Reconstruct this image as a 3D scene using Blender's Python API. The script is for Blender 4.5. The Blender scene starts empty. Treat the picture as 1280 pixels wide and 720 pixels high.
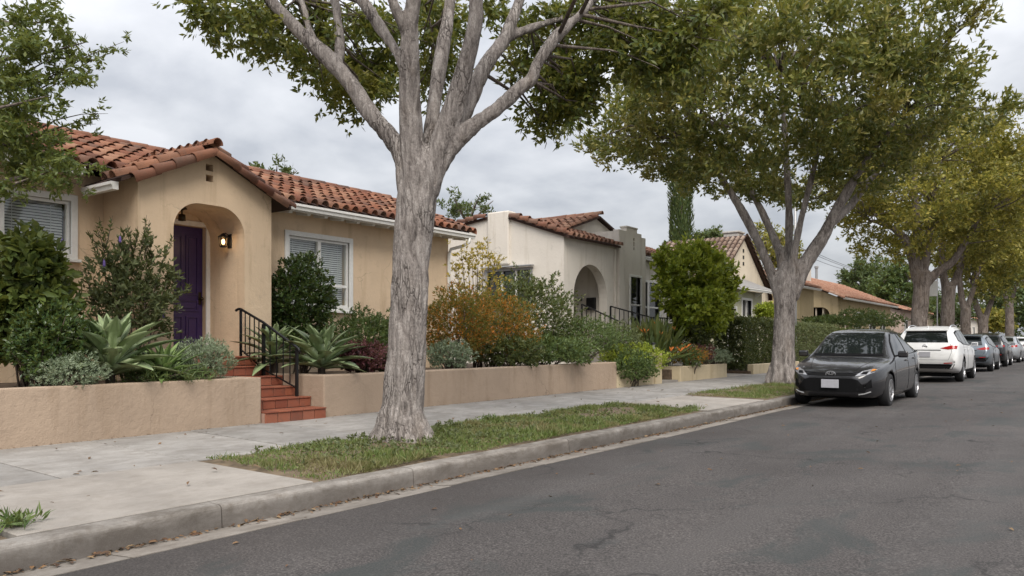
import bpy, bmesh, math, random
import numpy as np
from mathutils import Vector, Matrix, noise
from mathutils.bvhtree import BVHTree
from mathutils.geometry import tessellate_polygon

SC = bpy.context.scene
COL = SC.collection
random.seed(7)
RNG = np.random.default_rng(11)
R = math.radians

# ------------------------------------------------------------------ camera
YAW = math.atan(723 / 986.0)
SY, CY = math.sin(YAW), math.cos(YAW)
CAM_H = 1.25
cam = bpy.data.cameras.new("camera")
cam.sensor_width = 36.0
cam.lens = 986.0 / 1280 * 36
cam.shift_y = 66.0 / 1280
cam.clip_start = 0.05
cam.clip_end = 3000
camo = bpy.data.objects.new("camera", cam)
COL.objects.link(camo)
camo.location = (0, 0, CAM_H)
camo.rotation_euler = (R(90), 0, YAW)
SC.camera = camo

# ------------------------------------------------------------------ world: overcast sky
SUN_ELEV, SUN_AZ = R(48), R(136)      # azimuth measured clockwise from +Y
world = bpy.data.worlds.new("World")
SC.world = world
world.use_nodes = True
nt = world.node_tree
nt.nodes.clear()
def wn(t, **kw):
    n = nt.nodes.new(t)
    for k, v in kw.items():
        setattr(n, k, v)
    return n
w_out = wn("ShaderNodeOutputWorld")
w_sky = wn("ShaderNodeTexSky", sky_type='NISHITA', sun_disc=False, sun_elevation=SUN_ELEV, sun_rotation=SUN_AZ)
w_sky.air_density = 1.0
w_sky.dust_density = 2.5
w_bg1 = wn("ShaderNodeBackground")
w_bg1.inputs['Strength'].default_value = 0.1
nt.links.new(w_sky.outputs[0], w_bg1.inputs['Color'])
w_tc = wn("ShaderNodeTexCoord")
w_sep = wn("ShaderNodeSeparateXYZ")
nt.links.new(w_tc.outputs['Generated'], w_sep.inputs[0])
def wmath(op, a, b=None):
    n = wn("ShaderNodeMath", operation=op)
    for i, v in enumerate((a, b)):
        if v is None: continue
        if isinstance(v, (int, float)): n.inputs[i].default_value = v
        else: nt.links.new(v, n.inputs[i])
    return n.outputs[0]
zc = wmath('ADD', wmath('MAXIMUM', w_sep.outputs[2], 0.0), 0.30)
w_com = wn("ShaderNodeCombineXYZ")
nt.links.new(wmath('DIVIDE', w_sep.outputs[0], zc), w_com.inputs[0])
nt.links.new(wmath('DIVIDE', w_sep.outputs[1], zc), w_com.inputs[1])
w_n1 = wn("ShaderNodeTexNoise")
w_n1.inputs['Scale'].default_value = 2.5
w_n1.inputs['Detail'].default_value = 7
w_n1.inputs['Roughness'].default_value = 0.5
w_n1.inputs['Distortion'].default_value = 0.15
nt.links.new(w_com.outputs[0], w_n1.inputs['Vector'])
w_r = wn("ShaderNodeValToRGB")
w_r.color_ramp.elements[0].position = 0.38
w_r.color_ramp.elements[0].color = (0.53, 0.55, 0.595, 1)
w_r.color_ramp.elements[1].position = 0.60
w_r.color_ramp.elements[1].color = (0.82, 0.83, 0.86, 1)
e = w_r.color_ramp.elements.new(0.49)
e.color = (0.69, 0.705, 0.74, 1)
nt.links.new(w_n1.outputs[0], w_r.inputs[0])
w_bg2 = wn("ShaderNodeBackground")
nt.links.new(w_r.outputs[0], w_bg2.inputs['Color'])
# standard overcast sky: the zenith is brighter than the horizon
nt.links.new(wmath('ADD', wmath('MULTIPLY', wmath('MAXIMUM', w_sep.outputs[2], 0.0), 0.74), 0.285), w_bg2.inputs['Strength'])
w_mix = wn("ShaderNodeMixShader")
w_mix.inputs[0].default_value = 0.93
nt.links.new(w_bg1.outputs[0], w_mix.inputs[1])
nt.links.new(w_bg2.outputs[0], w_mix.inputs[2])
nt.links.new(w_mix.outputs[0], w_out.inputs['Surface'])

sun = bpy.data.lights.new("sun", 'SUN')
sun.energy = 1.5
sun.angle = R(32)
sun.color = (1.0, 0.94, 0.86)
suno = bpy.data.objects.new("sun", sun)
COL.objects.link(suno)
sdir = Vector((math.sin(SUN_AZ) * math.cos(SUN_ELEV), math.cos(SUN_AZ) * math.cos(SUN_ELEV), math.sin(SUN_ELEV)))
suno.rotation_euler = sdir.to_track_quat('Z', 'Y').to_euler()
suno.location = (10, -10, 30)

SC.view_settings.view_transform = 'Standard'
SC.view_settings.look = 'None'
SC.view_settings.exposure = 1.24
SC.view_settings.gamma = 1.0
SC.view_settings.use_curve_mapping = False
SC.render.engine = 'CYCLES'
SC.cycles.max_bounces = 6
SC.cycles.transparent_max_bounces = 8

# ------------------------------------------------------------------ measuring helpers (photo pixel + distance -> metres in the street)
def ray(u, v):
    a, b = (u - 640) / 986.0, (426 - v) / 986.0
    return Vector((-SY + CY * a, CY + SY * a, b))
def atd(u, v, d):
    return Vector((0, 0, CAM_H)) + ray(u, v) * d
def atx(u, v, X):
    r = ray(u, v); return Vector((0, 0, CAM_H)) + r * (X / r.x)
def aty(u, v, Y):
    r = ray(u, v); return Vector((0, 0, CAM_H)) + r * (Y / r.y)
def depth(p):
    return -SY * p[0] + CY * p[1]

# ------------------------------------------------------------------ object helpers
ORG = {}
def tag(o, label=None, cat=None, group=None, kind=None):
    if label: o['label'] = label
    if cat: o['category'] = cat
    if group: o['group'] = group
    if kind: o['kind'] = kind
    return o
def thing(name, loc, label, cat, group=None):
    o = bpy.data.objects.new(name, None)
    o.empty_display_size = 0.2
    COL.objects.link(o)
    o.location = loc
    ORG[o.name] = Vector(loc)
    return tag(o, label, cat, group)
def link_mesh(name, me, parent=None, loc=(0, 0, 0)):
    o = bpy.data.objects.new(name, me)
    COL.objects.link(o)
    if parent is not None:
        o.parent = parent
        ORG[o.name] = ORG.get(parent.name, Vector((0, 0, 0)))
    else:
        o.location = loc
        ORG[o.name] = Vector(loc)
    return o
def inst(name, me, parent, M):
    """one more piece that shares mesh data; M in the parent's frame minus the root origin"""
    o = bpy.data.objects.new(name, me)
    COL.objects.link(o)
    o.parent = parent
    org = ORG.get(parent.name, Vector((0, 0, 0)))
    o.matrix_basis = Matrix.Translation(-org) @ M
    return o

class MB:
    def __init__(s):
        s.v = []; s.f = []
    def add(s, vs, fs):
        n = len(s.v)
        s.v.extend([tuple(p) for p in vs])
        s.f.extend([tuple(i + n for i in f) for f in fs])
        return s
    def box(s, x0, x1, y0, y1, z0, z1):
        vs = [(x0, y0, z0), (x1, y0, z0), (x1, y1, z0), (x0, y1, z0), (x0, y0, z1), (x1, y0, z1), (x1, y1, z1), (x0, y1, z1)]
        return s.add(vs, [(0, 3, 2, 1), (4, 5, 6, 7), (0, 1, 5, 4), (1, 2, 6, 5), (2, 3, 7, 6), (3, 0, 4, 7)])
    def rbox(s, x0, x1, y0, y1, z0, z1, b):
        """box with chamfered edges"""
        X = (x0, x0 + b, x1 - b, x1); Y = (y0, y0 + b, y1 - b, y1); Z = (z0, z0 + b, z1 - b, z1)
        bm = bmesh.new()
        bmesh.ops.create_cube(bm, size=1)
        for q in bm.verts:
            q.co = Vector(((x0 + x1) / 2 + q.co.x * (x1 - x0), (y0 + y1) / 2 + q.co.y * (y1 - y0), (z0 + z1) / 2 + q.co.z * (z1 - z0)))
        bmesh.ops.bevel(bm, geom=bm.edges[:], offset=b, segments=2, affect='EDGES', profile=0.5)
        bm.verts.index_update()
        s.add([q.co[:] for q in bm.verts], [tuple(w.index for w in f.verts) for f in bm.faces])
        bm.free()
        return s
    def beam(s, a, b, w, h=None, up=(0, 0, 1)):
        a, b = Vector(a), Vector(b)
        h = h or w
        d = (b - a).normalized()
        u = Vector(up)
        if abs(d.dot(u)) > 0.98: u = Vector((1, 0, 0))
        r = d.cross(u).normalized(); u = r.cross(d)
        vs = []
        for p in (a, b):
            for i, j in ((-1, -1), (1, -1), (1, 1), (-1, 1)):
                vs.append(p + r * (w / 2 * i) + u * (h / 2 * j))
        return s.add(vs, [(3, 2, 1, 0), (4, 5, 6, 7), (0, 1, 5, 4), (1, 2, 6, 5), (2, 3, 7, 6), (3, 0, 4, 7)])
    def tube(s, pts, rad, n=8, caps=True, sx=1.0):
        pts = [Vector(p) for p in pts]
        if isinstance(rad, (int, float)): rad = [rad] * len(pts)
        k = len(pts); vs = []; fs = []
        t0 = (pts[1] - pts[0]).normalized()
        u = Vector((0, 0, 1)) if abs(t0.z) < 0.9 else Vector((1, 0, 0))
        r = t0.cross(u).normalized()
        for i, p in enumerate(pts):
            t = (pts[min(i + 1, k - 1)] - pts[max(i - 1, 0)]).normalized()
            r = (r - t * r.dot(t)).normalized()
            q = t.cross(r)
            for j in range(n):
                a = 2 * math.pi * j / n
                vs.append(p + r * (math.cos(a) * rad[i]) + q * (math.sin(a) * rad[i] * sx))
        for i in range(k - 1):
            for j in range(n):
                fs.append((i * n + j, i * n + (j + 1) % n, (i + 1) * n + (j + 1) % n, (i + 1) * n + j))
        if caps:
            fs.append(tuple(range(n - 1, -1, -1)))
            fs.append(tuple((k - 1) * n + j for j in range(n)))
        return s.add(vs, fs)
    def lathe(s, prof, c, n=20, axis='z', sweep=2 * math.pi):
        vs = []; fs = []; k = len(prof); c = Vector(c)
        for j in range(n):
            a = sweep * j / n
            for r, h in prof:
                x, y = r * math.cos(a), r * math.sin(a)
                p = {'z': (x, y, h), 'x': (h, x, y), 'y': (x, h, y)}[axis]
                vs.append(c + Vector(p))
        for j in range(n):
            for i in range(k - 1):
                j2 = (j + 1) % n
                fs.append((j * k + i, j2 * k + i, j2 * k + i + 1, j * k + i + 1))
        return s.add(vs, fs)
    def extr(s, loops, plane, c0, c1):
        """2-D outline (first loop) with holes, made solid between c0 and c1.  plane 'x': (y,z) 'y': (x,z) 'z': (x,y)"""
        def P(p, c):
            return {'x': (c, p[0], p[1]), 'y': (p[0], c, p[1]), 'z': (p[0], p[1], c)}[plane]
        flat = [p for l in loops for p in l]
        tris = tessellate_polygon([[Vector((p[0], p[1], 0)) for p in l] for l in loops])
        n = len(flat)
        vs = [P(p, c0) for p in flat] + [P(p, c1) for p in flat]
        fs = [tuple(t) for t in tris] + [tuple(i + n for i in reversed(t)) for t in tris]
        o = 0
        for l in loops:
            m = len(l)
            for i in range(m):
                a, b = o + i, o + (i + 1) % m
                fs.append((a, b, b + n, a + n))
            o += m
        return s.add(vs, fs)
    def mesh(s, name, mat, off=Vector((0, 0, 0)), smooth=False, fixn=True):
        me = bpy.data.meshes.new(name)
        me.from_pydata([(p[0] - off[0], p[1] - off[1], p[2] - off[2]) for p in s.v], [], s.f)
        if fixn:
            bm = bmesh.new(); bm.from_mesh(me)
            bmesh.ops.recalc_face_normals(bm, faces=bm.faces[:])
            bm.to_mesh(me); bm.free()
        if smooth:
            me.polygons.foreach_set('use_smooth', [True] * len(me.polygons))
        me.materials.append(mat)
        return me
    def build(s, name, mat, parent=None, loc=None, smooth=False, bevel=0, fixn=True):
        if parent is not None:
            off = ORG.get(parent.name, Vector((0, 0, 0)))
        else:
            off = Vector(loc) if loc is not None else Vector((0, 0, 0))
        me = s.mesh(name, mat, off, smooth, fixn)
        o = link_mesh(name, me, parent, off if parent is None else (0, 0, 0))
        if bevel:
            m = o.modifiers.new("bevel", 'BEVEL'); m.width = bevel; m.segments = 2; m.limit_method = 'ANGLE'; m.angle_limit = R(40)
        return o

def arc(cx, cy, r, a0, a1, n, ry=None):
    ry = ry or r
    return [(cx + r * math.cos(R(a0 + (a1 - a0) * i / n)), cy + ry * math.sin(R(a0 + (a1 - a0) * i / n))) for i in range(n + 1)]
def rect(a0, a1, b0, b1):
    return [(a0, b0), (a1, b0), (a1, b1), (a0, b1)]
def smoothpath(pts, n=6):
    """Catmull-Rom through (point, radius) pairs"""
    P = [Vector(p[:3]) for p in pts]; Q = [p[3] for p in pts]
    out = []; rad = []
    for i in range(len(P) - 1):
        p0, p1, p2, p3 = P[max(i - 1, 0)], P[i], P[i + 1], P[min(i + 2, len(P) - 1)]
        for j in range(n):
            t = j / n
            out.append(0.5 * ((2 * p1) + (p2 - p0) * t + (2 * p0 - 5 * p1 + 4 * p2 - p3) * t * t + (3 * p1 - p0 - 3 * p2 + p3) * t ** 3))
            rad.append(Q[i] * (1 - t) + Q[i + 1] * t)
    out.append(P[-1]); rad.append(Q[-1])
    return out, rad

# ------------------------------------------------------------------ materials
def newmat(name):
    m = bpy.data.materials.new(name)
    m.use_nodes = True
    t = m.node_tree
    b = t.nodes['Principled BSDF']
    return m, t, b
def N(t, typ, ins=None, **kw):
    n = t.nodes.new(typ)
    for k, v in kw.items(): setattr(n, k, v)
    for k, v in (ins or {}).items():
        if hasattr(v, 'is_linked') or isinstance(v, bpy.types.NodeSocket): t.links.new(v, n.inputs[k])
        else: n.inputs[k].default_value = v
    return n
def ramp(t, fac, stops):
    n = t.nodes.new('ShaderNodeValToRGB')
    els = n.color_ramp.elements
    while len(els) > 1: els.remove(els[-1])
    els[0].position = stops[0][0]; els[0].color = (*stops[0][1], 1)
    for p, c in stops[1:]:
        e = els.new(p); e.color = (*c, 1)
    t.links.new(fac, n.inputs[0])
    return n.outputs[0]
def coords(t, scale=(1, 1, 1), obj=False, gen='Object'):
    if obj:
        src = N(t, 'ShaderNodeTexCoord').outputs['Object']
    else:
        src = N(t, 'ShaderNodeNewGeometry').outputs['Position']
    return N(t, 'ShaderNodeMapping', {'Vector': src, 'Scale': scale}).outputs[0]
def nz(t, vec, scale, detail=4, rough=0.55, dist=0.0):
    return N(t, 'ShaderNodeTexNoise', {'Vector': vec, 'Scale': scale, 'Detail': detail, 'Roughness': rough, 'Distortion': dist}).outputs[0]
def mixc(t, fac, a, b, mode='MIX'):
    n = t.nodes.new('ShaderNodeMix'); n.data_type = 'RGBA'; n.blend_type = mode
    for i, v in ((0, fac), (6, a), (7, b)):
        if isinstance(v, bpy.types.NodeSocket): t.links.new(v, n.inputs[i])
        elif isinstance(v, (int, float)): n.inputs[i].default_value = v
        else: n.inputs[i].default_value = (*v, 1)
    return n.outputs[2]
def mth(t, op, a, b=0.0):
    return N(t, 'ShaderNodeMath', {0: a, 1: b}, operation=op).outputs[0]
def bump(t, b, h, strength=0.3, dist=0.01):
    n = N(t, 'ShaderNodeBump', {'Height': h, 'Strength': strength, 'Distance': dist})
    t.links.new(n.outputs[0], b.inputs['Normal'])
    return n
def dk(c, k): return tuple(x * k for x in c)

def plain(name, col, rough=0.5, metal=0.0, var=0.06, scale=20, spec=0.5):
    m, t, b = newmat(name)
    c = coords(t)
    f = nz(t, c, scale, 3)
    t.links.new(ramp(t, f, [(0.3, dk(col, 1 - var)), (0.7, dk(col, 1 + var))]), b.inputs['Base Color'])
    b.inputs['Roughness'].default_value = rough
    b.inputs['Metallic'].default_value = metal
    b.inputs['Specular IOR Level'].default_value = spec
    return m
def stucco(name, col, stain=(0.55, 0.5, 0.42), relief=0.5, var=0.10):
    m, t, b = newmat(name)
    c = coords(t)
    big = nz(t, c, 0.9, 5, 0.6)
    base = ramp(t, big, [(0.3, dk(col, 1 - var)), (0.72, dk(col, 1 + var * 0.6))])
    cs = coords(t, (2.2, 2.2, 0.25))
    st = nz(t, cs, 1.6, 6, 0.65)
    fs = ramp(t, st, [(0.52, (0, 0, 0)), (0.75, (0.6, 0.6, 0.6))])
    base = mixc(t, fs, base, tuple(a * b2 for a, b2 in zip(col, stain)))
    # blotches and scuffs with their own shape
    bl = nz(t, c, 5.0, 6, 0.7)
    base = mixc(t, ramp(t, bl, [(0.56, (0, 0, 0)), (0.76, (0.38, 0.38, 0.38))]), base, dk(col, 0.6))
    wob = N(t, 'ShaderNodeTexNoise', {'Vector': c, 'Scale': 3.0, 'Detail': 5}).outputs[1]
    vv = N(t, 'ShaderNodeVectorMath', {0: c, 1: N(t, 'ShaderNodeVectorMath', {0: wob, 1: (0.5, 0.5, 0.5)}, operation='MULTIPLY').outputs[0]}, operation='ADD').outputs[0]
    vo = N(t, 'ShaderNodeTexVoronoi', {'Vector': vv, 'Scale': 0.75}, feature='DISTANCE_TO_EDGE').outputs['Distance']
    ck = mixc(t, ramp(t, nz(t, c, 1.1, 3), [(0.50, (0, 0, 0)), (0.58, (1, 1, 1))]), (0, 0, 0), ramp(t, vo, [(0.0, (0.5,) * 3), (0.006, (0, 0, 0))]))
    base = mixc(t, ck, base, dk(col, 0.35))
    t.links.new(base, b.inputs['Base Color'])
    b.inputs['Roughness'].default_value = 0.92
    b.inputs['Specular IOR Level'].default_value = 0.2
    h = mth(t, 'ADD', mth(t, 'MULTIPLY', nz(t, c, 60, 3, 0.6), 0.5), mth(t, 'MULTIPLY', nz(t, c, 14, 4, 0.6), 1.0))
    bump(t, b, h, relief, 0.012)
    return m
def concrete(name, col, dirt=0.5, scale=1.0, streak=0.0):
    m, t, b = newmat(name)
    c = coords(t)
    f = nz(t, c, 1.1 * scale, 7, 0.65)
    base = ramp(t, f, [(0.28, dk(col, 0.74)), (0.5, dk(col, 0.95)), (0.75, dk(col, 1.1))])
    g = nz(t, c, 7 * scale, 6, 0.75)
    base = mixc(t, ramp(t, g, [(0.5, (0, 0, 0)), (0.72, (dirt,) * 3)]), base, tuple(a * k for a, k in zip(col, (0.55, 0.5, 0.44))))
    if streak:
        sg = nz(t, coords(t, (2.0, 1.1, 3.0)), 1.7, 7, 0.75, 0.3)
        base = mixc(t, ramp(t, sg, [(0.40, (0, 0, 0)), (0.62, (streak,) * 3)]), base, tuple(a * k for a, k in zip(col, (0.36, 0.33, 0.30))))
        if streak > 0.8:      # colour darker towards the bottom, with a ragged upper edge
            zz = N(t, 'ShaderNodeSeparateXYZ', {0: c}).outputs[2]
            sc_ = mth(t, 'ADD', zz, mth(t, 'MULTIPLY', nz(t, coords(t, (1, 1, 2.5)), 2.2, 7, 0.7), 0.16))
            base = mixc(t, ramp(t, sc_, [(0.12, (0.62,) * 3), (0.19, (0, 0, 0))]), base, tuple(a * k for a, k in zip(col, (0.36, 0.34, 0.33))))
    o = N(t, 'ShaderNodeObjectInfo').outputs['Random']
    base = mixc(t, 1.0, base, ramp(t, o, [(0, (0.86, 0.86, 0.85)), (1, (1.06, 1.05, 1.03))]), 'MULTIPLY')
    sp = nz(t, c, 160, 2, 0.6)
    base = mixc(t, ramp(t, sp, [(0.35, (0.30,) * 3), (0.5, (0, 0, 0))]), base, dk(col, 0.55))
    t.links.new(base, b.inputs['Base Color'])
    b.inputs['Roughness'].default_value = 0.9
    b.inputs['Specular IOR Level'].default_value = 0.25
    bump(t, b, mth(t, 'ADD', mth(t, 'MULTIPLY', nz(t, c, 110, 3), 0.4), nz(t, c, 9, 5)), 0.25, 0.008)
    return m
def asphalt():
    m, t, b = newmat("asphalt")
    c = coords(t)
    agg = nz(t, c, 75, 3, 0.75)
    base = ramp(t, agg, [(0.36, (0.025, 0.0215, 0.021)), (0.50, (0.056, 0.0505, 0.0485)), (0.68, (0.14, 0.127, 0.12))])
    lg = nz(t, c, 0.55, 6, 0.62, 0.3)
    base = mixc(t, 1.0, base, ramp(t, lg, [(0.3, (0.74, 0.73, 0.73)), (0.52, (1, 1, 1)), (0.72, (1.22, 1.2, 1.18))]), 'MULTIPLY')
    # dark oil and repair patches
    md = nz(t, coords(t, (1.0, 0.55, 1)), 1.3, 5, 0.65, 0.6)
    base = mixc(t, ramp(t, md, [(0.53, (0, 0, 0)), (0.62, (0.7,) * 3)]), base, (0.036, 0.042, 0.041))
    # pale lane wear bands along the street
    x = N(t, 'ShaderNodeSeparateXYZ', {0: N(t, 'ShaderNodeNewGeometry').outputs['Position']}).outputs[0]
    wv = nz(t, coords(t, (1.1, 0.05, 1)), 1.2, 3, 0.5)
    base = mixc(t, ramp(t, wv, [(0.5, (0, 0, 0)), (0.75, (0.35,) * 3)]), base, (0.105, 0.098, 0.094))
    lane = mth(t, 'ADD', x, mth(t, 'MULTIPLY', nz(t, c, 0.9, 5, 0.6), 2.6))
    pk = ramp(t, mth(t, 'MULTIPLY', mth(t, 'ADD', lane, 4.5), 0.2), [(0.25, (0.62,) * 3), (0.46, (0, 0, 0))])
    base = mixc(t, pk, base, (0.040, 0.034, 0.031))
    # cracks
    vo = N(t, 'ShaderNodeTexVoronoi', {'Vector': N(t, 'ShaderNodeVectorMath', {0: c, 1: N(t, 'ShaderNodeTexNoise', {'Vector': c, 'Scale': 2.0, 'Detail': 5}).outputs[1]}, operation='ADD').outputs[0], 'Scale': 0.42}, feature='DISTANCE_TO_EDGE')
    ck = ramp(t, vo.outputs['Distance'], [(0.0, (0.9,) * 3), (0.014, (0, 0, 0))])
    ckm = mixc(t, ramp(t, nz(t, c, 0.8, 3), [(0.44, (0, 0, 0)), (0.56, (1, 1, 1))]), (0, 0, 0), ck)
    base = mixc(t, ckm, base, (0.018, 0.017, 0.017))
    t.links.new(base, b.inputs['Base Color'])
    b.inputs['Roughness'].default_value = 0.82
    b.inputs['Specular IOR Level'].default_value = 0.35
    bump(t, b, mth(t, 'ADD', agg, mth(t, 'MULTIPLY', nz(t, c, 8, 4), 0.8)), 0.55, 0.008)
    return m
def rnd(t):
    o = N(t, 'ShaderNodeObjectInfo').outputs['Random']
    g = N(t, 'ShaderNodeNewGeometry').outputs['Random Per Island']
    return mth(t, 'FRACT', mth(t, 'ADD', o, mth(t, 'MULTIPLY', g, 3.71)))
def terracotta(name, cols, lichen=0.5, rough=0.8):
    m, t, b = newmat(name)
    c = coords(t)
    n = len(cols)
    base = ramp(t, rnd(t), [(i / (n - 1), cc) for i, cc in enumerate(cols)])
    f = nz(t, c, 9, 6, 0.7)
    base = mixc(t, ramp(t, f, [(0.50, (0, 0, 0)), (0.72, (lichen,) * 3)]), base, (0.10, 0.075, 0.06))
    g = nz(t, c, 3.0, 5, 0.7)
    base = mixc(t, ramp(t, g, [(0.55, (0, 0, 0)), (0.8, (0.4 * lichen,) * 3)]), base, (0.30, 0.25, 0.19))
    t.links.new(base, b.inputs['Base Color'])
    b.inputs['Roughness'].default_value = rough
    b.inputs['Specular IOR Level'].default_value = 0.3
    bump(t, b, nz(t, c, 40, 4), 0.3, 0.006)
    return m
LEAF_K = 1.6
def leafmat(name, cols, trans=0.35, rough=0.5, patch=None, spec=0.4):
    """cols: dark -> light, spread leaf by leaf; patch: second tint that comes in drifts of the crown"""
    m, t, b = newmat(name)
    g = N(t, 'ShaderNodeNewGeometry')
    n = len(cols)
    cols = [dk(q, LEAF_K) for q in cols]
    if patch: patch = (dk(patch[0], LEAF_K),) + tuple(patch[1:])
    base = ramp(t, g.outputs['Random Per Island'], [(i / (n - 1), cc) for i, cc in enumerate(cols)])
    if patch:
        f = nz(t, coords(t), patch[1], 3, 0.6)
        base = mixc(t, ramp(t, f, [(patch[2], (0, 0, 0)), (patch[2] + 0.12, (patch[3],) * 3)]), base, patch[0])
    t.links.new(base, b.inputs['Base Color'])
    b.inputs['Roughness'].default_value = rough
    b.inputs['Specular IOR Level'].default_value = spec
    tr = N(t, 'ShaderNodeBsdfTranslucent')
    t.links.new(mixc(t, 0.5, base, (0.34, 0.34, 0.05)), tr.inputs[0])
    mx = N(t, 'ShaderNodeMixShader', {0: trans})
    t.links.new(b.outputs[0], mx.inputs[1]); t.links.new(tr.outputs[0], mx.inputs[2])
    t.links.new(mx.outputs[0], t.nodes['Material Output'].inputs[0])
    return m
def barkmat(name, a, c2, lite):
    m, t, b = newmat(name)
    c = coords(t, (1, 1, 0.24))
    f = nz(t, c, 13, 7, 0.7, 0.8)
    base = ramp(t, f, [(0.30, dk(a, 0.4)), (0.42, a), (0.60, c2), (0.76, lite)])
    g = nz(t, coords(t, (1, 1, 0.45)), 2.6, 5, 0.65)
    base = mixc(t, ramp(t, g, [(0.54, (0, 0, 0)), (0.72, (0.38,) * 3)]), base, (0.22, 0.165, 0.12))
    h = nz(t, coords(t, (1, 1, 0.5)), 30, 4, 0.7)
    base = mixc(t, ramp(t, h, [(0.30, (0.55,) * 3), (0.42, (0, 0, 0))]), base, (0.05, 0.04, 0.035))
    # plates parted by dark vertical cracks
    wob = N(t, 'ShaderNodeTexNoise', {'Vector': coords(t, (1, 1, 0.4)), 'Scale': 6.0, 'Detail': 4}).outputs[1]
    vv = N(t, 'ShaderNodeVectorMath', {0: coords(t, (1, 1, 0.15)), 1: N(t, 'ShaderNodeVectorMath', {0: wob, 1: (0.16, 0.16, 0.16)}, operation='MULTIPLY').outputs[0]}, operation='ADD').outputs[0]
    vo = N(t, 'ShaderNodeTexVoronoi', {'Vector': vv, 'Scale': 22.0}, feature='DISTANCE_TO_EDGE').outputs['Distance']
    mk = ramp(t, nz(t, coords(t, (1, 1, 0.5)), 3.2, 3), [(0.46, (0, 0, 0)), (0.62, (1, 1, 1))])
    ck = mixc(t, mk, (0, 0, 0), ramp(t, vo, [(0.0, (0.6,) * 3), (0.08, (0, 0, 0))]))
    base = mixc(t, ck, base, (0.045, 0.034, 0.028))
    gr = nz(t, coords(t, (1, 1, 0.6)), 75, 3, 0.7)
    base = mixc(t, 1.0, base, ramp(t, gr, [(0.3, (0.72,) * 3), (0.7, (1.22,) * 3)]), 'MULTIPLY')
    t.links.new(base, b.inputs['Base Color'])
    b.inputs['Roughness'].default_value = 0.95
    b.inputs['Specular IOR Level'].default_value = 0.15
    hh = mth(t, 'ADD', mth(t, 'ADD', f, mth(t, 'MULTIPLY', h, 0.5)), mth(t, 'MULTIPLY', gr, 0.35))
    hh = mth(t, 'SUBTRACT', hh, mth(t, 'MULTIPLY', ck, 0.8))
    bump(t, b, hh, 1.0, 0.03)
    return m
def glassmat(name, tint=(0.75, 0.8, 0.8), thru=0.75):
    m, t, b = newmat(name)
    tr = N(t, 'ShaderNodeBsdfTransparent', {0: (*dk(tint, thru), 1)})
    gl = N(t, 'ShaderNodeBsdfGlossy', {0: (1, 1, 1, 1), 'Roughness': 0.03})
    fc = N(t, 'ShaderNodeLayerWeight', {0: 0.5}).outputs['Facing']
    fr = mth(t, 'ADD', mth(t, 'MULTIPLY', mth(t, 'POWER', fc, 5.0), 0.85), 0.045)
    mx = N(t, 'ShaderNodeMixShader', {0: fr, 1: tr.outputs[0], 2: gl.outputs[0]})
    t.links.new(mx.outputs[0], t.nodes['Material Output'].inputs[0])
    return m
def darkglass(name, col=(0.012, 0.014, 0.015)):
    m, t, b = newmat(name)
    b.inputs['Base Color'].default_value = (*col, 1)
    b.inputs['Roughness'].default_value = 0.03
    b.inputs['Specular IOR Level'].default_value = 0.75
    n = nz(t, coords(t, (1, 1, 1)), 3.0, 2)
    bump(t, b, n, 0.03, 0.02)
    return m
def carpaint(name, col, metal=0.4, rough=0.3):
    m, t, b = newmat(name)
    c = coords(t)
    f = nz(t, c, 2.5, 4, 0.6)
    t.links.new(ramp(t, f, [(0.3, dk(col, 0.92)), (0.7, dk(col, 1.05))]), b.inputs['Base Color'])
    b.inputs['Metallic'].default_value = metal
    b.inputs['Roughness'].default_value = rough
    b.inputs['Coat Weight'].default_value = 0.65
    b.inputs['Coat Roughness'].default_value = 0.02
    return m
def glow(name, col, s):
    m, t, b = newmat(name)
    b.inputs['Base Color'].default_value = (*col, 1)
    b.inputs['Emission Color'].default_value = (*col, 1)
    b.inputs['Emission Strength'].default_value = s
    return m

M = {}
M['beige'] = stucco("stucco_beige", (0.69, 0.53, 0.37))
M['wallbeige'] = stucco("stucco_planter_wall", (0.385, 0.295, 0.22), relief=0.7, var=0.14)
M['wallcream'] = stucco("stucco_cream_wall", (0.50, 0.415, 0.28), relief=0.6, var=0.12)
M['white_st'] = stucco("stucco_white", (0.66, 0.615, 0.55), relief=0.35, var=0.06)
M['green_st'] = stucco("stucco_pale_green", (0.48, 0.47, 0.34), relief=0.3)
M['yellow_st'] = stucco("stucco_yellow", (0.58, 0.46, 0.28), relief=0.3)
M['cream_st'] = stucco("stucco_cream", (0.66, 0.58, 0.46), relief=0.3)
M['pink_st'] = stucco("stucco_pink", (0.56, 0.44, 0.37), relief=0.3)
M['trim'] = plain("white_trim_paint", (0.74, 0.73, 0.70), 0.45, var=0.05)
M['purple'] = plain("purple_door_paint", (0.040, 0.020, 0.095), 0.4, var=0.12)
M['iron'] = plain("black_iron", (0.012, 0.012, 0.013), 0.45, 0.3)
M['brass'] = plain("aged_bronze", (0.05, 0.035, 0.02), 0.4, 0.8)
M['glass'] = glassmat("window_glass", (0.97, 0.99, 0.99), 0.96)
M['dglass'] = darkglass("dark_window_glass", (0.02, 0.022, 0.024))
M['blind'] = plain("blind_slat_white", (0.62, 0.62, 0.60), 0.6)
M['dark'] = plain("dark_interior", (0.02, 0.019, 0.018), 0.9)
M['tile'] = terracotta("roof_tile_clay", [(0.085, 0.042, 0.03), (0.21, 0.082, 0.046), (0.155, 0.058, 0.034), (0.28, 0.132, 0.078), (0.12, 0.066, 0.048), (0.235, 0.092, 0.051), (0.30, 0.165, 0.105), (0.18, 0.067, 0.038)])
M['tile2'] = terracotta("roof_tile_faded", [(0.13, 0.062, 0.043), (0.24, 0.125, 0.083), (0.18, 0.08, 0.052), (0.29, 0.17, 0.118), (0.12, 0.066, 0.05)], 0.7)
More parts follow.
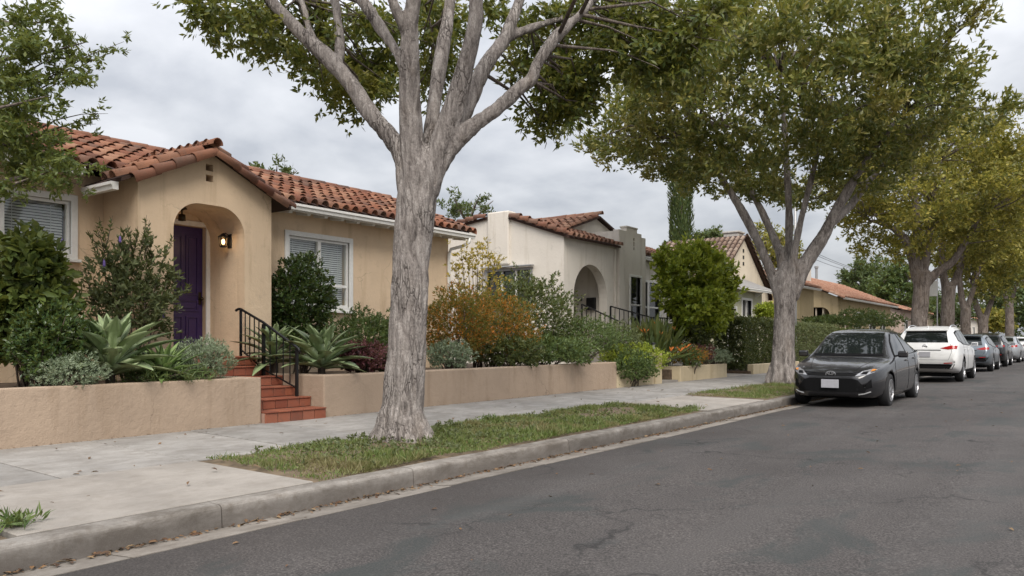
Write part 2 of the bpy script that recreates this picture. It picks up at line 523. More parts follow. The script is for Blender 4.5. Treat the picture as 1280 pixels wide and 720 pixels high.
M['tile3'] = terracotta("roof_tile_grey_brown", [(0.17, 0.12, 0.095), (0.27, 0.195, 0.15), (0.21, 0.14, 0.105), (0.31, 0.24, 0.19), (0.16, 0.11, 0.085)], 0.6)
M['tile4'] = terracotta("roof_tile_salmon", [(0.34, 0.155, 0.095), (0.43, 0.24, 0.165), (0.37, 0.19, 0.125), (0.46, 0.29, 0.21)], 0.35)
M['deck'] = plain("roof_underlay_clay", (0.05, 0.026, 0.019), 0.9)
M['shingle'] = plain("grey_shingle", (0.23, 0.22, 0.21), 0.9, var=0.2, scale=14)
M['steptile'] = terracotta("quarry_tile_red", [(0.22, 0.068, 0.038), (0.27, 0.09, 0.05), (0.19, 0.058, 0.034), (0.29, 0.105, 0.062)], 0.5, 0.6)
M['grout'] = plain("grout_pink", (0.34, 0.22, 0.17), 0.9)
M['walk'] = concrete("sidewalk_concrete", (0.335, 0.322, 0.308), 0.5, 1.0, 0.45)
M['joint'] = plain('joint_dirt', (0.035, 0.028, 0.022), 0.95, var=0.3)
M['apron'] = concrete("apron_concrete", (0.36, 0.332, 0.303), 0.35, 1.0, 0.28)
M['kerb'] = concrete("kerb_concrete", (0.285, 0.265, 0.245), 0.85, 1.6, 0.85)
M['pan'] = concrete("gutter_concrete", (0.27, 0.245, 0.22), 0.6, 1.4, 0.6)
M['asphalt'] = asphalt()
M['soil'] = plain("soil", (0.085, 0.058, 0.038), 0.95, var=0.35, scale=12)
M['dirtgrass'] = plain("parkway_soil", (0.13, 0.095, 0.06), 0.95, var=0.4, scale=9)
M['bark'] = barkmat("bark_grey", (0.21, 0.185, 0.17), (0.37, 0.335, 0.31), (0.51, 0.475, 0.445))
M['bark2'] = barkmat("bark_brown", (0.13, 0.105, 0.09), (0.24, 0.205, 0.18), (0.36, 0.315, 0.28))
M['twig'] = plain("twig", (0.085, 0.065, 0.05), 0.9, var=0.25)
M['leaf1'] = leafmat("leaf_dark_olive", [(0.028, 0.046, 0.012), (0.056, 0.076, 0.016), (0.088, 0.10, 0.021), (0.14, 0.132, 0.026)], 0.36, 0.42, ((0.15, 0.13, 0.02), 1.1, 0.56, 0.6))
M['leaf2'] = leafmat("leaf_bronze_olive", [(0.042, 0.062, 0.018), (0.078, 0.094, 0.024), (0.115, 0.12, 0.03), (0.185, 0.165, 0.044)], 0.30, 0.42, ((0.165, 0.125, 0.03), 0.7, 0.55, 0.6))
M['leaf3'] = leafmat("leaf_yellow_olive", [(0.06, 0.072, 0.016), (0.125, 0.122, 0.024), (0.19, 0.168, 0.03), (0.25, 0.205, 0.042)], 0.35, 0.5, ((0.07, 0.075, 0.02), 0.5, 0.55, 0.6))
M['leafbg'] = leafmat("leaf_far_green", [(0.025, 0.045, 0.016), (0.045, 0.068, 0.022), (0.07, 0.09, 0.03)], 0.25, 0.6)
M['leafyard'] = leafmat("leaf_yard_tree", [(0.04, 0.062, 0.018), (0.065, 0.088, 0.022), (0.10, 0.115, 0.03)], 0.35, 0.5)
M['leafbroad'] = leafmat("leaf_broad_green", [(0.036, 0.056, 0.015), (0.06, 0.085, 0.02), (0.10, 0.12, 0.03)], 0.3, 0.45, ((0.03, 0.045, 0.014), 1.8, 0.50, 0.75))
M['leafbutter'] = leafmat("leaf_grey_olive", [(0.034, 0.046, 0.02), (0.062, 0.076, 0.032), (0.105, 0.12, 0.052)], 0.25, 0.6)
M['leafglossy'] = leafmat("leaf_glossy_dark", [(0.016, 0.034, 0.012), (0.032, 0.056, 0.016), (0.06, 0.085, 0.022)], 0.2, 0.3)
M['leafmid'] = leafmat("leaf_mid_green", [(0.03, 0.055, 0.018), (0.055, 0.085, 0.026), (0.085, 0.115, 0.035)], 0.25, 0.5)
M['leafsage'] = leafmat("leaf_sage_grey", [(0.085, 0.115, 0.07), (0.13, 0.165, 0.105), (0.19, 0.22, 0.15)], 0.2, 0.7)
M['leafmaroon'] = leafmat("leaf_maroon", [(0.035, 0.012, 0.016), (0.075, 0.022, 0.03), (0.13, 0.045, 0.05)], 0.2, 0.5)
M['leaforange'] = leafmat("leaf_orange_green", [(0.05, 0.06, 0.014), (0.09, 0.085, 0.016), (0.26, 0.105, 0.015), (0.42, 0.13, 0.018)], 0.35, 0.5, ((0.085, 0.10, 0.02), 3.2, 0.47, 0.75))
M['leafgold'] = leafmat("leaf_gold_tips", [(0.20, 0.16, 0.03), (0.34, 0.24, 0.035), (0.13, 0.12, 0.03)], 0.35, 0.5)
M['leafbright'] = leafmat("leaf_bright_green", [(0.08, 0.12, 0.012), (0.165, 0.205, 0.02), (0.26, 0.29, 0.038)], 0.32, 0.38)
M['leafhedge'] = leafmat("leaf_hedge", [(0.025, 0.042, 0.013), (0.05, 0.066, 0.02), (0.085, 0.09, 0.028)], 0.2, 0.5)
M['grass'] = leafmat("grass_blade", [(0.040, 0.066, 0.017), (0.064, 0.10, 0.024), (0.092, 0.12, 0.034), (0.14, 0.135, 0.058)], 0.25, 0.6, ((0.14, 0.11, 0.06), 1.7, 0.52, 0.7))
M['deadleaf'] = leafmat("dead_leaf", [(0.035, 0.018, 0.010), (0.075, 0.038, 0.018), (0.13, 0.075, 0.035), (0.045, 0.026, 0.017), (0.16, 0.11, 0.06)], 0.05, 0.8)
M['flower_orange'] = plain("flower_orange", (0.55, 0.16, 0.02), 0.6)
M['flower_purple'] = plain("flower_purple", (0.16, 0.10, 0.34), 0.6)
M['rubber'] = plain("tyre_rubber", (0.014, 0.014, 0.015), 0.85)
M['rim'] = plain("alloy_rim", (0.42, 0.42, 0.43), 0.35, 0.85)
M['blackpl'] = plain("black_plastic", (0.005, 0.005, 0.0055), 0.7, spec=0.12)
M['chrome'] = plain("chrome", (0.70, 0.70, 0.72), 0.14, 1.0)
M['lamp_clear'] = plain("clear_lamp", (0.34, 0.34, 0.35), 0.08, 0.5)
M['amber'] = plain("amber_lamp", (0.55, 0.20, 0.03), 0.25)
M['lamp_red'] = plain("red_lamp", (0.32, 0.012, 0.012), 0.15)
M['plate'] = plain("licence_plate", (0.36, 0.36, 0.39), 0.5)
M['wood'] = plain("weathered_pole", (0.16, 0.13, 0.105), 0.9)
M['metalgrey'] = plain("galvanised", (0.36, 0.36, 0.36), 0.5, 0.5)
M['palecon'] = plain("pale_concrete_post", (0.48, 0.47, 0.45), 0.8)
M['stone'] = plain("pale_stone", (0.42, 0.40, 0.37), 0.9, var=0.25)
# ================================================================== SETTING
KX = -4.77            # kerb face
def road_z(x):
    return 0.0 + 0.02 * (min(x, 4.5 - x if x > 0 else x) + 4.5) if x < 0 else 0.09 - 0.02 * x
def struct(o): return tag(o, kind='structure')

mb = MB()
mb.add([(-900, -700, -0.12), (900, -700, -0.12), (900, 1500, -0.12), (-900, 1500, -0.12)], [(0, 1, 2, 3)])
struct(mb.build('ground', M['soil']))
# road sheet with a crown
mb = MB(); xs = [-4.44, -3.6, -2.4, -1.2, 0, 1.2, 2.4, 3.6, 4.5]
ys = [-25, -5, 0, 2, 4, 6, 8, 10, 13, 16, 20, 25, 32, 40, 55, 80, 120, 180, 260]
vs = [(x, y, road_z(x)) for y in ys for x in xs]; n = len(xs)
mb.add(vs, [(j * n + i, j * n + i + 1, (j + 1) * n + i + 1, (j + 1) * n + i) for j in range(len(ys) - 1) for i in range(n - 1)])
struct(mb.build('road', M['asphalt'], smooth=True))
# gutter pan slabs and kerb stones, one by one with open joints
def segs(y0, y1, L, jit=0.0):
    out = []; y = y0
    while y < y1:
        l = L * (1 + random.uniform(-jit, jit)); out.append((y, min(y + l, y1))); y += l
    return out
pan = MB().box(-4.80, -4.43, -25, 260, -0.11, -0.045).build('gutter', M['pan']); struct(pan)
for (a, b) in segs(-2.0, 46, 1.55, 0.25):
    dz = random.uniform(-0.004, 0.004); g = 0.008
    w = -4.43 + random.uniform(-0.02, 0.02)
    m_ = MB().add([(-4.775, a + g, -0.10), (w, a + g, -0.10), (w, b - g, -0.10), (-4.775, b - g, -0.10),
                   (-4.775, a + g, -0.026 + dz), (w, a + g, 0.006 + dz), (w, b - g, 0.006 + dz), (-4.775, b - g, -0.026 + dz)],
                  [(0, 3, 2, 1), (4, 5, 6, 7), (0, 1, 5, 4), (1, 2, 6, 5), (2, 3, 7, 6), (3, 0, 4, 7)])
    m_.build('gutter_slab', M['pan'], pan)
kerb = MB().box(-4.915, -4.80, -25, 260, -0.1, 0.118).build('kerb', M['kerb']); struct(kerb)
def kerb_stone(a, b, dz):
    prof = [(-4.925, -0.1), (KX + 0.012, -0.1), (KX, 0.10 + dz)] + [(KX - 0.035 + 0.035 * math.cos(R(t)), 0.10 + dz + 0.035 * math.sin(R(t))) for t in (25, 50, 75, 90)] + [(-4.925, 0.138 + dz)]
    n = len(prof); k = max(2, int((b - a) / 0.12)); v = []; f = []
    for i in range(k + 1):
        y = a + (b - a) * i / k
        for j, (x, z) in enumerate(prof):
            q = noise.noise((y * 3.1, x * 7, 4.2)) * 0.006 + noise.noise((y * 14, z * 14, 1.2)) * 0.004
            v.append((x + (q if 0 < j < n - 1 else 0), y, z + (q * 0.6 if j > 1 else 0)))
    for i in range(k):
        for j in range(n):
            f.append((i * n + j, i * n + (j + 1) % n, (i + 1) * n + (j + 1) % n, (i + 1) * n + j))
    f.append(tuple(range(n))); f.append(tuple(k * n + j for j in range(n)))
    return MB().add(v, f)
kj = [-4.0, -1.2, 1.15, 3.16, 5.05, 7.6, 10.15, 12.75, 15.3, 17.9, 20.5, 23, 25.5, 28, 31, 34, 37, 40, 44, 48]
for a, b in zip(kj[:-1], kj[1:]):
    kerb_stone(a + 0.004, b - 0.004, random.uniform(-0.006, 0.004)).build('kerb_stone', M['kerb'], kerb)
# far kerb on the other side of the street and its verge
ok = MB().box(4.77, 4.92, -25, 260, -0.1, 0.12).build('kerb', M['kerb']); struct(ok)
struct(MB().box(4.5, 4.77, -25, 260, -0.1, -0.01).build('gutter', M['pan']))
struct(MB().box(4.92, 9.0, -25, 260, -0.1, 0.13).build('sidewalk', M['walk']))
# sidewalk base + flags
walk = MB().box(-8.62, -6.62, -20, 260, -0.1, 0.132).build('sidewalk', M['joint']); struct(walk)
SWX0, SWX1 = -6.60, -8.60
def flag_mesh(x0, x1, y0, y1, zf, g=0.010, t=0.05):
    """slab with rounded arris; zf(x) gives its surface height"""
    xs = [x0 + g, x0 + g + 0.008, x1 - g - 0.008, x1 - g]; yy = [y0 + g, y0 + g + 0.008, y1 - g - 0.008, y1 - g]
    v = []; f = []
    for j, y in enumerate(yy):
        for i, x in enumerate(xs):
            edge = i in (0, 3) or j in (0, 3)
            v.append((x, y, zf(x) - (0.006 if edge else 0)))
    for j in range(3):
        for i in range(3): f.append((j * 4 + i, j * 4 + i + 1, (j + 1) * 4 + i + 1, (j + 1) * 4 + i))
    rim = [0, 1, 2, 3, 7, 11, 15, 14, 13, 12, 8, 4]
    b0 = len(v)
    for i in rim: v.append((v[i][0], v[i][1], v[i][2] - t))
    for k in range(12): f.append((rim[k], b0 + k, b0 + (k + 1) % 12, rim[(k + 1) % 12]))
    return MB().add(v, f)
# joints measured on the photograph: 3.2, 4.05, 5.25 ...
yj = [-6, -4.6, -3.1, -1.6, -0.1, 0.6, 1.75, 2.95, 4.10, 5.25, 6.40, 7.6, 8.85, 10.1, 11.4, 12.7, 14.0, 15.3, 16.6, 17.9, 19.2, 20.5, 21.8, 23.1, 24.4, 25.7, 27, 28.3, 29.6, 31, 32.5, 34, 36, 38, 40]
for a, b in zip(yj[:-1], yj[1:]):
    t1, t2 = random.uniform(-0.004, 0.004), random.uniform(-0.003, 0.003)
    zf = lambda x, t1=t1, t2=t2: 0.158 + 0.018 * (-6.6 - x) + t1
    if False:
        for xa, xb in ((-8.6, -7.6), (-7.6, -6.6)):
            flag_mesh(xa, xb, a, b, zf).build('paving_slab', M['walk'], walk)
    else:
        flag_mesh(-8.6, -6.6, a, b, zf).build('paving_slab', M['walk'], walk)
struct(MB().box(-8.6, -6.6, 40.02, 260, -0.1, 0.165).build('sidewalk', M['walk']))
# concrete apron by the nearest drive, and the one further on
def apron(y0, y1, name='driveway_apron'):
    root = MB().box(-6.59, -4.93, y0 + 0.03, y1 - 0.03, -0.1, 0.10).build(name, M['joint']); struct(root)
    return root
ap = apron(1.95, 4.10)
flag_mesh(-6.59, -4.932, 1.95, 4.10, lambda x: 0.142 + 0.010 * (-4.925 - x), 0.010).build('paving_slab', M['apron'], ap)
ap2 = apron(12.0, 14.75)
for a, b in ((12.0, 13.35), (13.35, 14.75)):
    flag_mesh(-6.59, -4.932, a, b, lambda x: 0.142 + 0.010 * (-4.925 - x), 0.010).build('paving_slab', M['apron'], ap2)
# planting strips: soil sheet with a gentle mound
def strip(y0, y1, seed):
    nx, ny = 14, max(4, int((y1 - y0) / 0.15)); v = []; f = []
    for j in range(ny + 1):
        for i in range(nx + 1):
            x = -4.925 - 1.675 * i / nx; y = y0 + (y1 - y0) * j / ny
            e = min(i, nx - i, j, ny - j); e = min(e / 3.0, 1)
            z = 0.120 + 0.014 * (-4.925 - x) + e * (0.035 + 0.03 * noise.noise((x * 1.2, y * 1.2, seed)) + 0.012 * noise.noise((x * 6, y * 6, seed)))
            v.append((x, y, z))
    n = nx + 1
    for j in range(ny):
        for i in range(nx): f.append((j * n + i, j * n + i + 1, (j + 1) * n + i + 1, (j + 1) * n + i))
    return MB().add(v, f)
STRIPS = [(4.12, 11.98, 0.3), (14.77, 27.0, 2.7), (-8, 1.93, 7.1), (29, 60, 4.4)]
for y0, y1, sd in STRIPS:
    struct(strip(y0, y1, sd).build('planting_strip', M['dirtgrass'], smooth=True))
def strip_z(x, y, seed):
    return 0.120 + 0.014 * (-4.925 - x) + 0.035 + 0.03 * noise.noise((x * 1.2, y * 1.2, seed)) + 0.012 * noise.noise((x * 6, y * 6, seed))
struct(MB().box(-6.59, -4.93, 27.0, 29.0, -0.1, 0.148).build('driveway_apron', M['apron']))
struct(MB().box(-6.59, -4.93, 60.0, 260.0, -0.1, 0.148).build('planting_strip', M['dirtgrass']))
# raised yards
def yard(x0, x1, y0, y1, z):
    nx, ny = 10, max(2, int((y1 - y0) / 0.8)); v = []; f = []
    for j in range(ny + 1):
        for i in range(nx + 1):
            x = x0 + (x1 - x0) * i / nx; y = y0 + (y1 - y0) * j / ny
            v.append((x, y, z + 0.02 * noise.noise((x * 1.3, y * 1.3, 3))))
    n = nx + 1
    for j in range(ny):
        for i in range(nx): f.append((j * n + i, j * n + i + 1, (j + 1) * n + i + 1, (j + 1) * n + i))
    k = len(v)
    v += [(x0, y0, -0.1), (x1, y0, -0.1), (x1, y1, -0.1), (x0, y1, -0.1)]
    a, b, c, d = 0, nx, (ny + 1) * n - 1, ny * n
    f += [(k, k + 1) + tuple(range(b, a - 1, -1)), (k + 2, k + 3) + tuple(range(d, c + 1)),
          (k + 1, k + 2) + tuple(nx + n * j for j in range(ny, -1, -1)), (k + 3, k) + tuple(n * j for j in range(0, ny + 1))]
    return struct(MB().add(v, f).build('front_yard', M['soil'], smooth=False))
yard(-40, -8.70, -8, 6.2, 0.70)
yard(-40, -11.0, 6.22, 7.24, 0.40)
yard(-40, -8.74, 7.38, 15.5, 0.68)
yard(-40, -8.8, 15.9, 17.85, 0.5)
yard(-40, -10.0, 17.87, 18.9, 0.5)
yard(-40, -8.8, 18.92, 22.3, 0.5)
yard(-40, -8.7, 24.6, 46, 0.28)
yard(-40, -8.7, 46.02, 120, 0.3)
struct(MB().box(-30, -8.62, 22.32, 24.58, -0.1, 0.2).build('driveway', M['apron']))

# ================================================================== PLANTER WALLS
def wall(name, label, loops, plane, c0, c1, loc, mat='wallbeige', bev=0.022):
    o = MB().extr(loops, plane, c0, c1).build(name, M[mat], loc=loc, bevel=bev)
    return tag(o, label, 'wall')
WZ0 = 0.12
wall('planter_wall', 'low beige stucco planter wall left of the red tiled steps', [[(-8.56, -6), (-8.56, 6.25), (-9.9, 6.25), (-9.9, 6.05), (-8.76, 6.05), (-8.76, -6)]], 'z', WZ0, 0.78, (-8.6, 2, 0.12))
wall('planter_wall', 'long beige stucco planter wall behind the near tree, right of the steps', [[(-8.56, 7.27), (-8.56, 15.65), (-8.76, 15.65), (-8.76, 7.47), (-10.4, 7.47), (-10.4, 7.27)]], 'z', WZ0, 0.775, (-8.6, 11, 0.12))
wall('planter_wall', 'short sloping stucco wall under the trailing shrub, with square end pillar', [[(15.72, 0.12), (17.62, 0.12), (17.62, 0.62), (15.72, 0.56)]], 'x', -8.80, -8.60, (-8.7, 16.6, 0.12), 'wallcream')
wall('wall_pillar', 'square stucco gate pillar at end of the short sloping wall', [rect(-8.86, -8.56, 17.62, 17.98)], 'z', WZ0, 0.95, (-8.7, 17.8, 0.12), 'wallcream')
wall('planter_wall', 'low stucco planter wall with succulents, between the gate steps and a driveway', [[(-8.56, 19.05), (-8.56, 22.3), (-8.78, 22.3), (-8.78, 19.25), (-9.9, 19.25), (-9.9, 19.05)]], 'z', WZ0, 0.585, (-8.6, 20.6, 0.12), 'wallcream')
wall('wall_pillar', 'small pale stucco pillar where the succulent planter meets the driveway', [rect(-9.2, -8.86, 21.7, 22.2)], 'z', WZ0, 0.86, (-9.0, 21.95, 0.12), 'wallcream')
wall('planter_wall', 'low stucco kerb wall in front of the first clipped hedge', [[(-8.62, 24.7), (-8.62, 29.6), (-8.82, 29.6), (-8.82, 24.7)]], 'z', WZ0, 0.50, (-8.7, 27, 0.12), 'wallcream')
# neighbour's gate step
st = MB().box(-9.9, -8.62, 18.0, 19.03, 0.1, 0.24).build('garden_step', M['apron'], loc=(-9.2, 18.5, 0.1)); tag(st, 'concrete entry step in the gap between pillar and succulent planter', 'step')

# ================================================================== ROOF TILES
def barrel_mesh(mat, L=0.42, r0=0.088, r1=0.068, n=7, th=0.013):
    """half-round clay tile: local +x runs down the slope, wide end at the bottom, z up"""
    v = []; f = []
    for (x, r) in ((0, r1), (L, r0)):
        for rr in (r, r - th):
            for i in range(n + 1):
                a = math.pi * i / n
                v.append((x, rr * math.cos(a), rr * math.sin(a) * 1.18 - 0.014))
    m = n + 1
    for i in range(n):
        f.append((i, i + 1, 2 * m + i + 1, 2 * m + i))
        f.append((m + i + 1, m + i, 3 * m + i, 3 * m + i + 1))
        f.append((2 * m + i, 2 * m + i + 1, 3 * m + i + 1, 3 * m + i))
    return MB().add(v, f).mesh('clay_tile', mat, smooth=True)
def tile_matrix(p, down, up, tilt=-0.055, jit=1.0):
    x = Vector(down).normalized(); z = Vector(up).normalized(); y = z.cross(x)
    Mx = Matrix((x, y, z)).transposed().to_4x4()
    Mx = Matrix.Translation(p) @ Mx @ Matrix.Rotation(tilt + random.uniform(-0.012, 0.012) * jit, 4, 'Y') @ Matrix.Rotation(random.uniform(-0.022, 0.022) * jit, 4, 'Z')
    return Mx @ Matrix.Translation((random.uniform(-0.008, 0.008) * jit, 0, random.uniform(0, 0.006)))
def lay(mats, top, down_vec, side_vec, ncol, pitch, exposure=0.335, skip=None, lift=0.0):
    """courses of tiles from the eave (top + down_vec) upward"""
    down = Vector(down_vec); L = down.length; d = down.normalized(); s = Vector(side_vec).normalized()
    up = s.cross(d)
    if up.z < 0: up = -up
    nrow = int(L / exposure) + 1
    for c in range(ncol):
        off = random.uniform(-0.02, 0.02)
        for r in range(nrow):
            dist = L - exposure * r - 0.40 + off * (0.2 if r == 0 else 1)
            if dist < -0.16: continue
            p = Vector(top) + s * (pitch * (c + 0.5)) + d * dist + up * (0.012 + lift)
            if skip and skip(p + d * 0.2): continue
            mats.append(tile_matrix(p, d, up))
def vis_size(p):
    d = depth(p)
    if d < 1: return 0
    u = 640 + 986 * (CY * p[0] + SY * p[1]) / d; v = 426 - 986 * (p[2] - CAM_H) / d
    if -40 < u < 1320 and -40 < v < 760: return 1 / d
    return 0.0001 / d
def place_tiles(mats, me, mat, parent, limit=295):
    mats = sorted(mats, key=lambda m: -vis_size(m.translation))
    for m_ in mats[:limit]: inst('clay_tile', me, parent, m_)
    rest = mats[limit:]
    if rest:
        mb = MB(); V = [v.co.copy() for v in me.vertices]; F = [tuple(p.vertices) for p in me.polygons]
        for m_ in rest: mb.add([m_ @ q for q in V], F)
        o = mb.build('clay_tiles', mat, parent, smooth=True, fixn=False); tag(o, kind='stuff')
def joined_tiles(mats, me, mat, parent):
    mb = MB(); V = [v.co.copy() for v in me.vertices]; F = [tuple(p.vertices) for p in me.polygons]
    for m_ in mats: mb.add([m_ @ q for q in V], F)
    return tag(mb.build('clay_tiles', mat, parent, smooth=True, fixn=False), kind='stuff')
TILE = barrel_mesh(M['tile'])
TILE2 = barrel_mesh(M['tile2'])
TILE4 = barrel_mesh(M['tile4'], n=4)

def window_unit(house, X, y0, y1, z0, z1, trim=0.09, mull=(), rails=(), blinds=True, mat='trim', depth_=0.10, proud=0.03, glass='glass'):
    """window in a wall that faces +X: frame, panes, blind; casing stands proud of the wall"""
    w = MB().extr([rect(y0 - trim, y1 + trim, z0 - trim * 0.7, z1 + trim), rect(y0, y1, z0, z1)], 'x', X - depth_, X + proud).build('window', M[mat], house, bevel=0.006)
    MB().rbox(X - 0.02, X + 0.075, y0 - trim - 0.03, y1 + trim + 0.03, z0 - trim * 0.7 - 0.045, z0 - trim * 0.7 - 0.002, 0.006).build('sill', M[mat], w)
    s = MB(); sx0, sx1 = X - 0.07, X - 0.015
    fw = 0.045
    s.extr([rect(y0 + 0.002, y1 - 0.002, z0 + 0.002, z1 - 0.002), rect(y0 + fw, y1 - fw, z0 + fw, z1 - fw)], 'x', sx0, sx1)
    s.build('sash', M[mat], w)
    for y in mull: MB().box(sx0 - 0.005, sx1 + 0.008, y - 0.035, y + 0.035, z0 + fw, z1 - fw).build('mullion', M[mat], w)
    for (ya, yb, z) in rails: MB().box(sx0 + 0.004, sx1 - 0.004, ya, yb, z - 0.025, z + 0.025).build('rail', M[mat], w)
    ysp = [y0 + fw] + [y for y in mull] + [y1 - fw]
    for a, b in zip(ysp[:-1], ysp[1:]):
        MB().box(X - 0.046, X - 0.042, a + 0.001, b - 0.001, z0 + fw, z1 - fw).build('pane', M[glass], w)
        if blinds:
            bl = MB(); z = z0 + fw
            while z < z1 - fw:
                bl.add([(X - 0.138, a + 0.01, z + 0.030), (X - 0.138, b - 0.01, z + 0.030), (X - 0.120, b - 0.01, z), (X - 0.120, a + 0.01, z)], [(0, 1, 2, 3)]); z += 0.039
            for q in (0.2, 0.8):
                yq = a + (b - a) * q; bl.box(X - 0.117, X - 0.114, yq - 0.004, yq + 0.004, z0 + fw, z1 - fw)
            bl.build('blind', M['blind'], w)
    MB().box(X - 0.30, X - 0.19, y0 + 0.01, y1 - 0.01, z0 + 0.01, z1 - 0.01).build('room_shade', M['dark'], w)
    return w

# ================================================================== HOUSE 1 (beige)
H1 = thing('beige_house', (-11.5, 7, 0.7), 'beige stucco bungalow with arched porch, purple front door and red clay tile roof', 'house')
WX, GX = -11.45, -10.5
GY0, GY1, AY = 5.67, 7.85, 6.76           # porch gable
# main street wall with openings
main = MB().extr([rect(0.5, 13.23, 0.4, 3.60), rect(3.5, 5.22, 2.45, 3.19), rect(8.92, 10.33, 1.88, 3.12), rect(6.38, 7.30, 1.02, 3.06)], 'x', WX - 0.2, WX)
main.box(-15.8, WX - 0.2, 13.03, 13.23, 0.4, 3.60); main.box(-15.8, WX - 0.2, 0.5, 0.7, 0.4, 3.60); main.box(-16, -15.8, 0.5, 13.23, 0.4, 3.60)
for yy in ((13.03, 13.23), (0.5, 0.7)):
    main.extr([[(-16, 3.6), (WX, 3.6), (-13.5, 4.45)]], 'y', *yy)
main.build('wall', M['beige'], H1)
# porch: gable face with basket arch, built as a vaulted passage
def gz(y): return 4.03 - abs(y - AY) * 0.47
archp = [(7.36, 1.0)] + arc(6.94, 2.84, 0.42, 0, 90, 10) + arc(6.61, 2.84, 0.42, 90, 180, 10) + [(6.19, 1.0)]
outl = [(GY0, 0.4), (GY0, gz(GY0))] + [(AY, gz(AY))] + [(GY1, gz(GY1)), (GY1, 0.4)] + archp
outl = [(GY0, 0.4), (GY0, gz(GY0)), (AY, gz(AY)), (GY1, gz(GY1)), (GY1, 0.4), (7.36, 0.4)] + archp + [(6.19, 0.4)]
vents = [rect(6.70, 6.82, 3.60, 3.70), rect(6.70, 6.82, 3.76, 3.86)]
MB().extr([outl] + vents, 'x', GX - 0.22, GX).build('porch_gable', M['beige'], H1)
MB().extr([outl], 'x', WX + 0.002, GX - 0.222).build('porch_vault', M['beige'], H1)
for vz in (3.60, 3.76):
    MB().box(GX - 0.218, GX - 0.19, 6.702, 6.818, vz + 0.002, vz + 0.098).build('gable_vent', M['dark'], H1)
# door
D = MB().box(WX - 0.12, WX - 0.075, 6.39, 7.29, 1.03, 3.055).build('door', M['purple'], H1)
for (a, b, c, d) in ((6.47, 6.62, 1.98, 2.92), (6.68, 6.94, 1.98, 2.92), (7.00, 7.21, 1.98, 2.92), (6.47, 7.21, 1.72, 1.90), (6.47, 6.62, 1.12, 1.64), (6.68, 6.94, 1.12, 1.64), (7.00, 7.21, 1.12, 1.64)):
    p = MB().extr([rect(a, b, c, d), rect(a + 0.022, b - 0.022, c + 0.022, d - 0.022)], 'x', WX - 0.0745, WX - 0.060)
    p.rbox(WX - 0.0745, WX - 0.064, a + 0.045, b - 0.045, c + 0.045, d - 0.045, 0.004)
    p.build('door_panel', M['purple'], D)
hd = MB().tube([(WX - 0.07, 7.24, 1.92), (WX - 0.02, 7.24, 1.92)], 0.014, 8); hd.lathe([(0.001, 0.03), (0.022, 0.025), (0.03, 0.0), (0.02, -0.02), (0.001, -0.024)], (WX - 0.01, 7.24, 1.92), 10, 'x')
hd.rbox(WX - 0.074, WX - 0.062, 7.215, 7.265, 1.83, 2.03, 0.004)
hd.build('door_handle', M['brass'], D, smooth=True)
MB().extr([[(6.30, 1.022), (6.30, 3.14), (7.375, 3.14), (7.375, 1.022), (7.295, 1.022), (7.295, 3.062), (6.385, 3.062), (6.385, 1.022)]], 'x', WX + 0.003, WX + 0.035).build('door_casing', M['trim'], H1, bevel=0.005)
cl = MB().lathe([(0.001, 0.0), (0.07, 0.0), (0.075, -0.02), (0.03, -0.03), (0.012, -0.04), (0.012, -0.09), (0.05, -0.10), (0.055, -0.19), (0.001, -0.20)], (-11.0, 6.62, 3.245), 14)
cl.build('ceiling_light', M['brass'], H1, smooth=True)
window_unit(H1, WX, 3.5, 5.22, 2.45, 3.19, mull=(4.36,))
window_unit(H1, WX, 8.92, 10.33, 1.88, 3.12, mull=(9.625,), rails=((9.66, 10.29, 2.28), (8.96, 9.59, 2.28)))
# roof decks
EX, EZ, RX, RZ = -11.08, 3.66, -13.5, 4.60
SL = (RZ - EZ) / (RX - EX)
def mz(x): return EZ + SL * (x - EX)
rf = MB().add([(EX, 0.2, EZ), (EX, 13.52, EZ), (RX, 13.52, RZ), (RX, 0.2, RZ), (-16.1, 13.52, 3.6), (-16.1, 0.2, 3.6)], [(0, 1, 2, 3), (3, 2, 4, 5)])
rf.add([(EX, 0.2, EZ - 0.06), (EX, 13.52, EZ - 0.06), (RX, 13.52, RZ - 0.06), (RX, 0.2, RZ - 0.06), (-16.1, 13.52, 3.54), (-16.1, 0.2, 3.54)], [(3, 2, 1, 0), (5, 4, 2, 3)])
rf.add([(EX, 0.2, EZ), (EX, 13.52, EZ), (EX, 13.52, EZ - 0.06), (EX, 0.2, EZ - 0.06)], [(0, 1, 2, 3)])
rf.add([(EX, 13.52, EZ), (RX, 13.52, RZ), (RX, 13.52, RZ - 0.06), (EX, 13.52, EZ - 0.06)], [(0, 1, 2, 3)])
PAZ, PSL = 4.10, 0.49               # porch roof apex and slope
PY0, PY1 = 5.40, 8.16
def pz(y): return PAZ - abs(y - AY) * PSL
px0, px1 = -12.4, GX + 0.10
for s, ye in ((-1, PY0), (1, PY1)):
    q = [(px1, AY, PAZ), (px1, ye, pz(ye)), (px0, ye, pz(ye)), (px0, AY, PAZ)]
    rf.add(q + [(a, b, c - 0.05) for a, b, c in q], [(0, 1, 2, 3), (7, 6, 5, 4), (0, 1, 5, 4), (1, 2, 6, 5)])
roof1 = rf.build('roof', M['deck'], H1)
mats = []
def under_porch(p):
    return PY0 - 0.05 < p.y < PY1 + 0.05 and pz(p.y) > mz(p.x) - 0.02
lay(mats, (RX, 0.9, RZ), (EX + 0.07 - RX, 0, EZ - RZ - 0.028), (0, 1, 0), 53, 0.238, skip=under_porch)
def over_main(p): return mz(p.x) > pz(p.y) + 0.03
